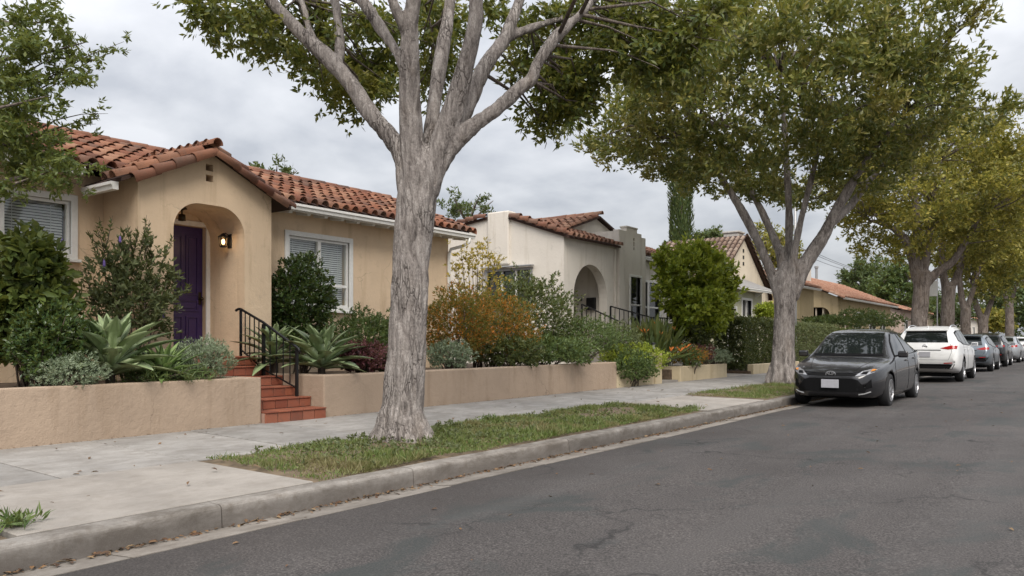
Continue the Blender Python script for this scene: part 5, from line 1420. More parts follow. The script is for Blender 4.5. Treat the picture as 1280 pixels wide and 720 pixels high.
def agave_leaf(mat, wid=0.26, curve=0.12):
    n = 8; v = []; f = []
    for i in range(n + 1):
        s = i / n
        w = wid * (0.42 + 0.58 * math.sin(min(1, s / 0.62) * math.pi / 2)) * (1 if s < 0.55 else max(0.0, 1 - ((s - 0.55) / 0.45) ** 1.7)) * 0.5
        z = -curve * s * s + 0.05 * math.sin(s * math.pi)
        for k, (q, h) in enumerate(((-1, 0.30), (-0.5, 0.05), (0, -0.02), (0.5, 0.05), (1, 0.30))):
            v.append((s, q * w, z + h * w - (0 if s < .97 else 0)))
    for i in range(n):
        for k in range(4): f.append((i * 5 + k, i * 5 + k + 1, (i + 1) * 5 + k + 1, (i + 1) * 5 + k))
    # underside gives the leaf its flesh
    m = len(v)
    for i in range(n + 1):
        a = v[i * 5 + 2]; v.append((a[0], 0, a[2] - 0.035 * (1 - i / n) - 0.004))
    for i in range(n):
        f.append((i * 5, (i + 1) * 5, m + i + 1, m + i)); f.append((m + i, m + i + 1, (i + 1) * 5 + 4, i * 5 + 4))
    return MB().add(v, f).mesh('leaf', mat, smooth=True, fixn=False)
def agave(label, base, L, n, mat, wid=0.26, e0=80, e1=2, stemh=0.15, group='agaves in the planters', name='agave_plant'):
    root = thing(name, base, label, 'agave', group)
    me = agave_leaf(mat, wid)
    b = Vector(base)
    MB().tube([b + Vector((0, 0, -0.05)), b + Vector((0, 0, stemh))], [0.06, 0.05], 8).build('stem', M['twig'], root)
    for i in range(n):
        t_ = i / (n - 1); el = R(e0 + (e1 - e0) * t_ ** 0.85 + random.uniform(-6, 6)); az = i * 2.39996 + random.uniform(-.15, .15)
        l = L * (0.62 + 0.45 * math.sin(min(1, t_ * 1.5) * math.pi / 2)) * random.uniform(.9, 1.08)
        Mx = Matrix.Translation(b + Vector((0, 0, stemh * (1 - 0.5 * t_)))) @ Matrix.Rotation(az, 4, 'Z') @ Matrix.Rotation(-el, 4, 'Y') @ Matrix.Diagonal((l, l * random.uniform(.85, 1.1), l, 1))
        inst('leaf', me, root, Mx)
    return root
def yat(u, v, X, z=None):
    p = atx(u, v, X)
    return (p.x, p.y, p.z if z is None else z)
SOIL = 0.70
agave('big blue-green agave rosette, left of the steps behind the planter wall', yat(138, 455, -9.15, SOIL), 0.80, 38, M['agave'], 0.27, 84, 4, 0.34)
agave('bright green narrow-leaved agave between the big agave and the steps', yat(203, 458, -9.0, SOIL), 0.56, 40, M['agave_g'], 0.15, 84, 12, 0.12)
agave('large pale agave rosette just right of the black stair railing', yat(402, 440, -9.2, SOIL), 0.76, 38, M['agave'], 0.25, 84, 2, 0.30)
agave('pale agave half hidden behind the balusters of the stair railing', yat(343, 425, -9.8, SOIL), 0.60, 32, M['agave'], 0.24, 84, -5, 0.45)

def sh(name, label, u0, u1, v0, v1, X, ntips, k, L, W, mat, zb=SOIL, dx=1.0, **kw):
    """bush that fills the measured outline, standing at X"""
    a, b = atx(u0, v1, X), atx(u1, v1, X); top = atx((u0 + u1) / 2, v0, X).z; bot = max(zb, atx((u0 + u1) / 2, v1, X).z)
    cy_ = (a.y + b.y) / 2; ry = abs(b.y - a.y) / 2 * 0.92
    return shrub(name, label, (X, cy_, (top + bot) / 2), (ry * dx, ry, (top - bot) / 2 * 1.0), ntips, k, L, W, M[mat], base=(X, cy_, zb), **kw)
sh('leafy_shrub', 'broad-leaved green shrub at the left edge below the white window', -30, 92, 292, 478, -9.75, 520, 6, 0.15, 0.075, 'leafbroad', six=True, up=0.3, droop=0.25, lump=0.35, hole=0.15)
sh('leafy_shrub', 'dark small-leaved bush under the broad-leaved one, left edge behind planter wall', 0, 120, 375, 480, -9.25, 420, 6, 0.06, 0.026, 'leafglossy', lump=0.3)
sh('butterfly_bush', 'loose upright grey-green bush against the wall left of the purple door', 94, 232, 296, 440, -10.15, 400, 7, 0.085, 0.03, 'leafbutter', up=0.9, lump=0.4, core=0.2, hole=0.28, dx=0.5)
bb = bpy.data.objects['butterfly_bush']
mb = MB(); tp = []
for i in range(16):
    u0 = random.uniform(120, 205); A = atx(u0, 330, -10.1); B = atx(u0 + random.uniform(-16, 22), random.uniform(268, 300), -10.1 + random.uniform(-.15, .15))
    mb.tube([A, A.lerp(B, .5) + Vector((0, 0.02, .02)), B], [0.006, 0.005, 0.002], 5)
    for j in range(9): tp.append(tuple(A.lerp(B, 0.1 + j * 0.1)))
mb.build('shoots', M['twig'], bb)
tp = np.array(tp); P_, D_, N_, l_, w_ = sprays(tp, np.tile([0.0, 0.1, 1.0], (len(tp), 1)), 5, 0.075, 0.026, 1.1, 0.05)
leaf_mesh('shoot_leaves', P_, D_, N_, l_, w_, M['leafbutter'], bb)
fl = MB()
for i in range(6):
    q = atx(*random.choice(((78, 304), (130, 330), (90, 365), (205, 395), (150, 300), (60, 300))), -10.0); fl.lathe([(0.001, 0.06), (0.014, 0.03), (0.018, -0.02), (0.001, -0.04)], q, 6)
fl.build('flowers', M['flower_purple'], bb)
sh('sage_shrub', 'grey-green feathery sage spilling over the planter wall at left', 40, 132, 442, 500, -8.85, 380, 9, 0.035, 0.011, 'leafsage', up=0.7, lump=0.35)
sh('sage_shrub', 'grey-green wispy sage against the left side of the steps', 212, 288, 422, 476, -9.15, 380, 9, 0.05, 0.010, 'leafsage', up=0.9, lump=0.3)
sh('trailing_plant', 'thin grass-like clump on the planter wall between the agaves and sage', 150, 262, 455, 482, -8.95, 150, 7, 0.09, 0.010, 'leafmid', up=1.0)
# right planter
sh('camellia_shrub', 'dark glossy rounded shrub beneath the right window of the beige house', 334, 415, 316, 452, -10.75, 800, 7, 0.07, 0.034, 'leafglossy', up=0.4, lump=0.15, dx=0.9)
sh('leafy_shrub', 'mid-green feathery shrub between the glossy shrub and the near tree trunk', 412, 498, 386, 470, -9.6, 560, 7, 0.065, 0.022, 'leafmid', up=0.4, lump=0.25)
sh('maroon_shrub', 'small maroon-leaved shrub beside the large pale agave', 425, 482, 424, 470, -9.05, 330, 7, 0.055, 0.026, 'leafmaroon', up=0.4)
sh('leafy_shrub', 'low green ground shrub under the maroon one by the trunk', 462, 500, 436, 468, -9.0, 170, 7, 0.05, 0.02, 'leafbutter', up=0.6)
sh('orange_shrub', 'orange-tipped bronze shrub right beside the near tree trunk', 536, 605, 354, 462, -9.45, 800, 7, 0.06, 0.020, 'leaforange', up=0.8, lump=0.2)
sh('orange_shrub', 'wider orange and green shrub right of the first orange one', 582, 654, 362, 462, -9.6, 800, 7, 0.06, 0.020, 'leaforange', up=0.8, lump=0.2)
sh('sage_shrub', 'pale sage clump at the foot of the orange shrubs', 540, 584, 424, 464, -9.0, 220, 9, 0.05, 0.018, 'leafsage', up=0.6)
ys = sh('gold_shrub', 'tall thin shrub with yellow tips above the orange shrubs', 560, 628, 300, 400, -10.3, 60, 6, 0.075, 0.03, 'leafgold', up=0.9, core=0.5, dx=0.5)
mb = MB(); tp = []
for (u, v) in ((577, 318), (590, 322), (604, 305), (612, 322), (570, 335), (585, 330), (618, 330), (597, 335)):
    B = atx(u, v, -10.3 + random.uniform(-.2, .2)); A = atx(592 + (u - 592) * .4, 440, -10.3)
    mb.tube([A, A.lerp(B, .5) + Vector((0, .05, 0)), B], [0.012, 0.009, 0.004], 5)
    for _ in range(14): tp.append(tuple(B + Vector((random.gauss(0, .07), random.gauss(0, .07), random.gauss(0, .07)))))
    for j in range(5): tp.append(tuple(A.lerp(B, .5 + .1 * j)))
mb.build('shoots', M['twig'], ys)
tp = np.array(tp); P_, D_, N_, l_, w_ = sprays(tp, np.tile([0.0, 0, 1.0], (len(tp), 1)), 6, 0.085, 0.03, 1.1, 0.05); leaf_mesh('shoot_leaves', P_, D_, N_, l_, w_, M['leafgold'], ys)
sh('leafy_shrub', 'tall loose grey-green shrub in front of the white house side wall', 600, 716, 336, 455, -10.4, 800, 7, 0.085, 0.034, 'leafhedge', up=0.6, lump=0.3, hole=0.08, dx=0.6)
sh('leafy_shrub', 'low bright leafy shrub along the planter wall below the loose grey-green one', 648, 716, 418, 460, -9.1, 420, 7, 0.10, 0.030, 'leafmid', up=0.5)
sh('leafy_shrub', 'dark green shrub under the orange shrubs, low behind the wall', 612, 664, 420, 462, -9.0, 300, 7, 0.07, 0.028, 'leafhedge', up=0.5)
sh('leafy_shrub', 'fresh green bush left of the black stair rail of the white house', 700, 764, 396, 450, -9.6, 480, 7, 0.07, 0.022, 'leafmid', up=0.7, lump=0.3)
sh('leafy_shrub', 'reddish twiggy bush in front of the stair rail by the bird-of-paradise', 748, 790, 400, 446, -9.5, 260, 6, 0.07, 0.02, 'leafbutter', up=0.8, hole=0.1)
sh('trailing_shrub', 'rounded shrub tumbling over the short sloping wall to the sidewalk', 766, 812, 436, 484, -8.62, 620, 7, 0.055, 0.026, 'leafmid', zb=0.2, up=0.4, lump=0.25, dx=0.55)
sh('trailing_shrub', 'yellow-green mound behind the tumbling shrub at the gate pillar', 752, 828, 428, 468, -8.95, 620, 7, 0.05, 0.02, 'leafbright', zb=0.5, up=0.6, lump=0.25, dx=0.5)
# strap-leaved plants
def strap_plant(name, label, base, n, L, W, mat, flowers=0, cat='plant', spread=0.6):
    root = thing(name, base, label, cat); b = np.array(base)
    az = RNG.uniform(0, 2 * math.pi, n); el = R(90) - np.abs(RNG.normal(0, spread, n)); l = L * RNG.uniform(.6, 1.1, n)
    D = np.stack([np.cos(az) * np.cos(el), np.sin(az) * np.cos(el), np.sin(el)], 1)
    P = b + np.stack([RNG.normal(0, .12, n), RNG.normal(0, .28, n), np.zeros(n)], 1)
    stalk = P + D * (l * .5)[:, None]
    mb = MB()
    for i in range(n): mb.tube([P[i], stalk[i]], [0.008, 0.006], 4, False)
    mb.build('stalks', M['leafhedge'], root)
    leaf_mesh('leaves', stalk, D + np.array([0, 0, -.1]), np.array([0, 0, 1.0]) + .3 * RNG.normal(size=(n, 3)), l * .6, W, M[mat], root, six=True, curl=0.1)
    for i in range(flowers):
        j = RNG.integers(0, n); q = Vector(P[j] + D[j] * l[j] * random.uniform(.8, 1.0)); f = MB()
        for s in range(4):
            a = random.uniform(-.6, .6); f.tube([q, q + Vector((a * .1, a * .12, .07)), q + Vector((a * .16, a * .22, .12))], [0.004, 0.016, 0.002], 5)
        f.build('flower', M['flower_orange'], root)
    return root
strap_plant('bird_of_paradise', 'bird-of-paradise clump with orange flowers beside the gate pillar', yat(820, 450, -9.3, 0.5), 170, 1.25, 0.11, 'leafhedge', 14, spread=0.55)
strap_plant('bird_of_paradise', 'second bird-of-paradise clump behind the gate pillar, nearer the white house', yat(812, 440, -9.9, 0.5), 110, 1.3, 0.11, 'leafhedge', 5, spread=0.5)
# round tree by the white house
RT = thing('round_tree', (-9.65, 22.6, 0.5), 'bright green rounded small tree in front of the white house wing', 'tree')
MB().tube([(-9.65, 22.6, 0.4), (-9.6, 22.65, 1.3), (-9.65, 22.6, 2.4)], [0.07, 0.055, 0.03], 8).build('trunk', M['bark2'], RT, smooth=True)
cn = ellipsoid_centers((-9.65, 22.7, 2.85), (0.95, 1.75, 1.35), 150, 0.72, -1, 0.22)
cluster_leaves(cn, 0.34, 20, 6, 0.17, 0.09, M['leafbright'], RT, up=0.9, center=(-9.65, 22.75, 2.4))
cn = ellipsoid_centers((-9.75, 22.5, 1.4), (0.6, 0.85, 0.95), 50, 0.5, -1, 0.2)
cluster_leaves(cn, 0.35, 18, 6, 0.10, 0.05, M['leafhedge'], RT, up=0.3, name='lower_foliage')
# small plants on the succulent wall
sh('succulent_clump', 'rusty orange succulent clump at the left end of the succulent planter', 848, 872, 430, 458, -8.85, 160, 7, 0.06, 0.018, 'leaforange', zb=0.5, up=0.7)
sh('succulent_clump', 'green succulent cushion hanging over the succulent planter wall', 856, 874, 436, 461, -8.62, 160, 7, 0.05, 0.018, 'leafmid', zb=0.3, up=0.3, dx=0.5)
sh('succulent_clump', 'maroon succulent in the middle of the succulent planter', 868, 884, 430, 452, -8.85, 120, 7, 0.06, 0.022, 'leafmaroon', zb=0.5, up=0.6)
sh('succulent_clump', 'grey-green succulent mound beside the small pale pillar', 880, 908, 436, 456, -8.75, 190, 7, 0.06, 0.02, 'leafsage', zb=0.5, up=0.5, dx=0.6)
bould = MB().lathe([(0.001, 0.30), (0.10, 0.27), (0.18, 0.15), (0.20, 0.0), (0.001, 0.0)], (-8.95, 20.9, 0.5), 9); tag(bould.build('boulder', M['stone'], loc=(-8.95, 20.9, 0.5), smooth=True), 'pale garden boulder among the succulents', 'rock')
# hedges
def hedge(label, x0, x1, y0, y1, z0, z1, n, mat, L=0.07, W=0.035):
    root = thing('hedge', ((x0 + x1) / 2, (y0 + y1) / 2, z0), label, 'hedge', 'clipped hedges along the sidewalk')
    n = int(n * 2.0)
    s = RNG.uniform(0, 1, (n, 3)); f = RNG.integers(0, 5, n)
    p = s * np.array([x1 - x0, y1 - y0, z1 - z0]) + np.array([x0, y0, z0])
    for ax, val, idx in ((0, x1, 0), (0, x1, 1), (1, y0, 2), (2, z1, 3), (0, x0, 4)):
        m = f == idx; p[m, ax] = val + RNG.normal(0, .05, m.sum())
    nn = np.array([[1, 0, .3], [1, 0, .3], [0, -1, .3], [0, 0, 1], [-1, 0, .3]])[f]
    p += 0.08 * np.array([[noise.noise((q[0] * 2, q[1] * 2, q[2] * 2)), noise.noise((q[0] * 2 + 9, q[1] * 2, q[2] * 2)), noise.noise((q[0] * 2, q[1] * 2 + 9, q[2] * 2))] for q in p])
    P, D, Nn, l, w = sprays(p, nn + .5 * RNG.normal(size=nn.shape), 6, L, W, 1.0, .08); ok = P[:, 2] > z0
    leaf_mesh('foliage', P[ok], D[ok], Nn[ok], l[ok], w[ok], M[mat], root)
    mb = MB(); y = y0 + .2
    while y < y1:
        b = Vector(((x0 + x1) / 2 + random.uniform(-.15, .15), y, z0 - .03)); mb.tube([b, b + Vector((random.uniform(-.1, .1), .1, (z1 - z0) * .5)), b + Vector((random.uniform(-.2, .2), random.uniform(-.2, .2), (z1 - z0) * .9))], [0.03, 0.022, 0.006], 5); y += .35
    mb.build('stems', M['twig'], root)
    return root
hedge('tall dark clipped hedge behind the broad street tree, left of its trunk', -10.0, -9.0, 24.9, 29.4, 0.28, 1.95, 3300, 'leafhedge')
hedge('brownish clipped hedge right of the broad tree trunk, above the dark sedan', -9.9, -9.0, 30.0, 36.5, 0.28, 1.9, 3000, 'leafbutter')
hedge('low green hedge in front of the yellow house', -10.2, -9.2, 37.5, 50.0, 0.28, 1.75, 3600, 'leafhedge', 0.1, 0.05)
hedge('far low hedge behind the white SUV', -10.0, -9.0, 52.0, 66.0, 0.3, 1.6, 2600, 'leafmid', 0.13, 0.06)
for i, (u, v0, v1, X, lab) in enumerate(((1075, 385, 412, -10.5, 'small upright shrub by the yellow house windows'), (1092, 390, 412, -10.5, 'rounded shrub near the far corner of the yellow house'), (958, 378, 400, -11.0, 'light green bush against the arched wing window'), (1030, 394, 408, -11.2, 'low yellow-green bush under the arched side porch of the yellow house'))):
    w_ = 9 if i != 2 else 5; sh('leafy_shrub', lab, u - w_, u + w_, v0, v1, X, 200, 6, 0.14, 0.06, 'leafmid' if i != 2 else 'leafbright', zb=0.3)
# tuft at the kerb, bottom left, and weed by the trunk
def tuft(label, p, n, L, W, mat, name='weed_tuft'):
    root = thing(name, p, label, 'weed'); tips = np.array(p) + RNG.normal(0, 1, (n, 3)) * np.array([.07, .07, .0]) + np.array([0, 0, .05])
    P, D, Nn, l, w = sprays(tips, np.tile([0, 0, 1.0], (n, 1)) + .5 * RNG.normal(size=(n, 3)), 6, L, W, 1.0, .05); leaf_mesh('leaves', P, D, Nn, l, w, M[mat], root)
    mb = MB()
    for i in range(6): mb.tube([Vector(p), Vector(tips[i])], [0.004, 0.002], 4)
    mb.build('stems', M['twig'], root)
q = atx(12, 668, -5.15); tuft('green weed tuft growing at the kerb in the bottom left corner', (-5.15, q.y, 0.14), 34, 0.085, 0.016, 'leafmid')
q = atx(610, 522, -6.5); tuft('small weed standing at the sidewalk edge of the near grass strip', (-6.5, q.y, 0.17), 14, 0.08, 0.018, 'leafmid')

# ================================================================== GRASS, LITTER
def grass(y0, y1, seed, n, x0=-6.56, x1=-4.95, label=''):
    x = RNG.uniform(x0, x1, n); y = RNG.uniform(y0, y1, n)
    keep = []
    for i in range(n):
        m = noise.noise((x[i] * 1.1, y[i] * 1.1, seed + 3)) + 0.5 * noise.noise((x[i] * 4, y[i] * 4, seed))
        edge = 0.0
        if seed < 1: edge = max(0, (4.75 + 0.5 * (x[i] + 4.95) * -0.9 - y[i])) * 0.9       # bare soil by the apron corner
        tr = math.hypot(x[i] + 6.05, y[i] - 6.25)
        if seed < 1 and tr < 0.62: edge += 1.0 - tr
        keep.append(m - edge > -0.30 + random.uniform(-.35, .2))
    keep = np.array(keep); x, y = x[keep], y[keep]; n = len(x)
    z = np.array([strip_z(a, b, seed) for a, b in zip(x, y)]) - 0.012
    P = np.stack([x, y, z], 1)
    hgt = np.array([0.5 + 1.5 * max(0, noise.noise((a * 2.4, b * 2.4, 8 + seed)) + .15) for a, b in zip(x, y)])
    D = np.stack([RNG.normal(0, .55, n), RNG.normal(0, .55, n), np.ones(n) * .8], 1)
    o = leaf_mesh('grass', P, D, RNG.normal(size=(n, 3)), 0.062 * hgt * RNG.uniform(.5, 1.5, n), 0.0075 * RNG.uniform(.7, 1.6, n), M['grass'], None, fold=0.1)
    tag(o, label, 'grass', kind='stuff')
grass(4.16, 11.93, 0.3, 62000, label='patchy green and straw grass in the near planting strip')
grass(14.82, 26.9, 2.7, 42000, label='short green grass in the strip round the broad street tree')
# broad-leaved weeds through the near strip, thicker round the trunk
n = 900; wx = np.concatenate([RNG.uniform(-6.5, -5.0, 500), -6.0 + RNG.normal(0, .45, 400)]); wy = np.concatenate([RNG.uniform(4.6, 11.8, 500), 6.5 + RNG.normal(0, .7, 400)])
okw = (wx < -5.0) & (wx > -6.55) & (wy > 4.4); wx, wy = wx[okw], wy[okw]
tp = np.stack([wx, wy, np.array([strip_z(a, b, .3) for a, b in zip(wx, wy)]) + RNG.uniform(.02, .06, len(wx))], 1)
P_, D_, N_, l_, w_ = sprays(tp, np.tile([0, 0, 1.0], (len(tp), 1)) + .4 * RNG.normal(size=tp.shape), 6, 0.042, 0.02, 1.1, .03)
tag(leaf_mesh('weeds', P_, D_, N_, l_, w_, M['leafbutter'], None), 'dull green broad-leaved weeds among the near strip grass', 'weeds', kind='stuff')
grass(-2, 1.9, 7.1, 6000, label='sparse grass at the kerb left of the concrete apron')
def litter(name, label, n, fx, fy, fz, smin, smax, mat='deadleaf'):
    x, y = fx(n), fy(n); z = np.array([fz(a, b) for a, b in zip(x, y)]) + RNG.uniform(0.004, 0.014, n)
    a = RNG.uniform(0, 6.28, n); D = np.stack([np.cos(a), np.sin(a), RNG.normal(0, .15, n)], 1)
    L = RNG.uniform(smin, smax, n)
    o = leaf_mesh(name, np.stack([x, y, z], 1), D, np.array([0, 0, 1.0]) + .25 * RNG.normal(size=(n, 3)), L, L * RNG.uniform(.3, .5, n), M[mat], None, fold=0.18, six=True, curl=0.12)
    tag(o, label, 'leaves', kind='stuff')
litter('fallen_leaves', 'dry brown leaves gathered in the gutter along the kerb', 1500, lambda n: -4.755 + np.abs(RNG.normal(0, .055, n)), lambda n: RNG.uniform(1.2, 22, n), lambda a, b: -0.024 + 0.10 * max(0, a + 4.775), .018, .07)
litter('fallen_leaves', 'scattered dry leaves on the asphalt', 120, lambda n: RNG.uniform(-4.5, 1, n), lambda n: RNG.uniform(1.5, 24, n), lambda a, b: road_z(a), .025, .06)
litter('fallen_leaves', 'dry leaves on the sidewalk and apron', 130, lambda n: RNG.uniform(-8.5, -5.0, n), lambda n: RNG.uniform(1.8, 18, n), lambda a, b: 0.165 + 0.012 * (-4.925 - a) if a > -6.6 else 0.160 + 0.018 * (-6.6 - a), .025, .085)
litter('fallen_leaves', 'dead leaves lying in the near grass strip', 420, lambda n: RNG.uniform(-6.5, -5.0, n), lambda n: RNG.uniform(4.2, 11.9, n), lambda a, b: strip_z(a, b, .3) + .012, .02, .05)
litter('fallen_leaves', 'brown debris along the foot of the planter walls', 260, lambda n: -8.55 + np.abs(RNG.normal(0, .03, n)), lambda n: np.where(RNG.uniform(0, 1, n) < .4, RNG.uniform(2.5, 6.2, n), RNG.uniform(7.4, 15.6, n)), lambda a, b: 0.193, .012, .035)
# ================================================================== CARS
def interp(tab, s):
    xs = [t[0] for t in tab]; ys = [t[1] for t in tab]
    # monotone cubic through the table
    i = max(0, min(len(xs) - 2, int(np.searchsorted(xs, s)) - 1))
    h = xs[i + 1] - xs[i]; t = (s - xs[i]) / h
    def sl(j):
        if j <= 0: return (ys[1] - ys[0]) / (xs[1] - xs[0])
        if j >= len(xs) - 1: return (ys[-1] - ys[-2]) / (xs[-1] - xs[-2])
        a, b = (ys[j] - ys[j - 1]) / (xs[j] - xs[j - 1]), (ys[j + 1] - ys[j]) / (xs[j + 1] - xs[j])
        return 0 if a * b <= 0 else 2 * a * b / (a + b)
    m0, m1 = sl(i) * h, sl(i + 1) * h
    t = max(0, min(1, t))
    return (2 * t ** 3 - 3 * t * t + 1) * ys[i] + (t ** 3 - 2 * t * t + t) * m0 + (-2 * t ** 3 + 3 * t * t) * ys[i + 1] + (t ** 3 - t * t) * m1
def car_body(sp, nst=84, nr=12):
    """loft: x across, y from the nose (0) to the tail (L), z up"""
    L = sp['L']; st = []
    for i in range(nst + 1):
        q = i / nst; y = L * (0.5 - 0.5 * math.cos(math.pi * q)) * 0.5 + L * q * 0.5; st.append(y)
    V = []; F = []
    ring = None
    for y in st:
        zb, zt, zl, w, wr = (interp(sp[k], y) for k in ('bottom', 'top', 'belt', 'w', 'wr'))
        zl = min(zl, zt - 0.02)
        mid = zb + (zl - zb) * 0.52
        pts = [(0, zb), (w * .62, zb), (w * .90, zb + .015), (w * .965, zb + .09), (w * .992, zb + .20), (w, mid), (w * .998, mid + (zl - mid) * .38), (w * .982, mid + (zl - mid) * .62), (w * .975, mid + (zl - mid) * .82), (w * .955, zl)]
        gw, gz_ = w * .955, zl
        cr = 0.035 + 0.02 * (zt - zl)
        hz = zt - cr
        for t in (0.22, 0.48, 0.74): pts.append((gw + (wr - gw) * t + 0.018 * math.sin(math.pi * t), gz_ + (hz - gz_) * t))
        pts += [(wr, hz), (wr * .93, hz + cr * .42), (wr * .78, hz + cr * .68), (wr * .5, hz + cr * .9), (0, zt)]
        full = [(x, z) for x, z in pts] + [(-x, z) for x, z in reversed(pts[1:-1])]
        ring = len(full)
        V += [(x, y, z) for x, z in full]
    n = ring
    for i in range(len(st) - 1):
        for j in range(n): F.append((i * n + j, i * n + (j + 1) % n, (i + 1) * n + (j + 1) % n, (i + 1) * n + j))
    F.append(tuple(range(n))); F.append(tuple((len(st) - 1) * n + j for j in range(n)))
    return MB().add(V, F)
class CarSkin:
    """lays panels, glass and lamps onto the car's own curved surface"""
    def __init__(s, mb):
        me = mb.mesh('tmp', M['blackpl']); s.bm = bmesh.new(); s.bm.from_mesh(me); s.bv = BVHTree.FromBMesh(s.bm)
    def panel(s, poly, view, off, name, mat, parent, sub=4, thick=0.0, back=None):
        """poly: outline; view 'front' (x,z), 'rear' (x,z), 'left'/'right' (y,z), 'top' (x,y)"""
        d = {'front': Vector((0, 1, 0)), 'rear': Vector((0, -1, 0)), 'right': Vector((-1, 0, 0)), 'left': Vector((1, 0, 0)), 'top': Vector((0, 0, -1))}[view]
        def src(p):
            return {'front': Vector((p[0], -3, p[1])), 'rear': Vector((p[0], 9, p[1])), 'right': Vector((3, p[0], p[1])), 'left': Vector((-3, p[0], p[1])), 'top': Vector((p[0], p[1], 4))}[view]
        bm = bmesh.new()
        vs = [bm.verts.new((p[0], p[1], 0)) for p in poly]
        bm.faces.new(vs)
        bmesh.ops.triangulate(bm, faces=bm.faces[:])
        for _ in range(sub):
            ed = [e for e in bm.edges if e.calc_length() > 0.07]
            if not ed: break
            bmesh.ops.subdivide_edges(bm, edges=ed, cuts=1)
            bmesh.ops.triangulate(bm, faces=bm.faces[:])
        bad = []
        for v in bm.verts:
            o = src((v.co.x, v.co.y)); h = s.bv.ray_cast(o, d)
            if h[0] is None: bad.append(v); continue
            nn = h[1] if h[1].dot(d) < 0 else -h[1]
            v.co = h[0] + nn * off
        if bad: bmesh.ops.delete(bm, geom=bad, context='VERTS')
        bm.verts.index_update()
        mb = MB().add([v.co[:] for v in bm.verts], [tuple(v.index for v in f.verts) for f in bm.faces]); bm.free()
        return mb.build(name, mat, parent, smooth=True)
    def hit(s, p, view):
        d = {'front': Vector((0, 1, 0)), 'rear': Vector((0, -1, 0)), 'right': Vector((-1, 0, 0)), 'left': Vector((1, 0, 0)), 'top': Vector((0, 0, -1))}[view]
        o = {'front': Vector((p[0], -3, p[1])), 'rear': Vector((p[0], 9, p[1])), 'right': Vector((3, p[0], p[1])), 'left': Vector((-3, p[0], p[1])), 'top': Vector((p[0], p[1], 4))}[view]
        return s.bv.ray_cast(o, d)[0]
    def line(s, pts, view, w, off, name, mat, parent):
        out = []
        for a, b in zip(pts[:-1], pts[1:]):
            for k in range(8): out.append((a[0] + (b[0] - a[0]) * k / 8, a[1] + (b[1] - a[1]) * k / 8))
        out.append(pts[-1]); P = []
        for p in out:
            h = s.hit(p, view)
            if h is not None: P.append(h)
        if len(P) > 1: return MB().tube(P, w, 5).build(name, mat, parent)
def mirrorx(poly): return [(-x, z) for x, z in reversed(poly)]
def wheel_meshes(r, w, spokes):
    ty = MB().lathe([(r * .66, -w / 2 + .01), (r * .80, -w / 2 - .004), (r * .93, -w / 2 + .006), (r * .99, -w / 2 + .03), (r, 0), (r * .99, w / 2 - .03), (r * .93, w / 2 - .006), (r * .80, w / 2 + .004), (r * .66, w / 2 - .01), (r * .66, -w / 2 + .01)], (0, 0, 0), 32, 'x').mesh('tyre', M['rubber'], smooth=True)
    rm = MB(); q = w / 2
    rm.lathe([(r * .665, q - .012), (r * .665, q + .002), (r * .62, q + .004), (r * .60, q - .02), (r * .58, -q * .5), (r * .001, -q * .5)], (0, 0, 0), 28, 'x')
    rm.lathe([(.001, q - .002), (.035, q - .004), (r * .22, q - .016), (r * .22, q - .05), (.001, q - .05)], (0, 0, 0), 20, 'x')
    for k in range(spokes):
        a = 2 * math.pi * k / spokes
        for da in (-.10, .10):
            p0 = (q - .02, r * .15 * math.cos(a), r * .15 * math.sin(a)); p1 = (q - .012, r * .63 * math.cos(a + da), r * .63 * math.sin(a + da))
            rm.beam(p0, p1, r * .075, r * .06, up=(1, 0, 0))
    rmm = rm.mesh('rim', M['rim'], smooth=False)
    bk = MB().lathe([(r * .5, q * .1), (.001, q * .1)], (0, 0, 0), 20, 'x').mesh('brake_disc', M['blackpl'])
    return ty, rmm, bk
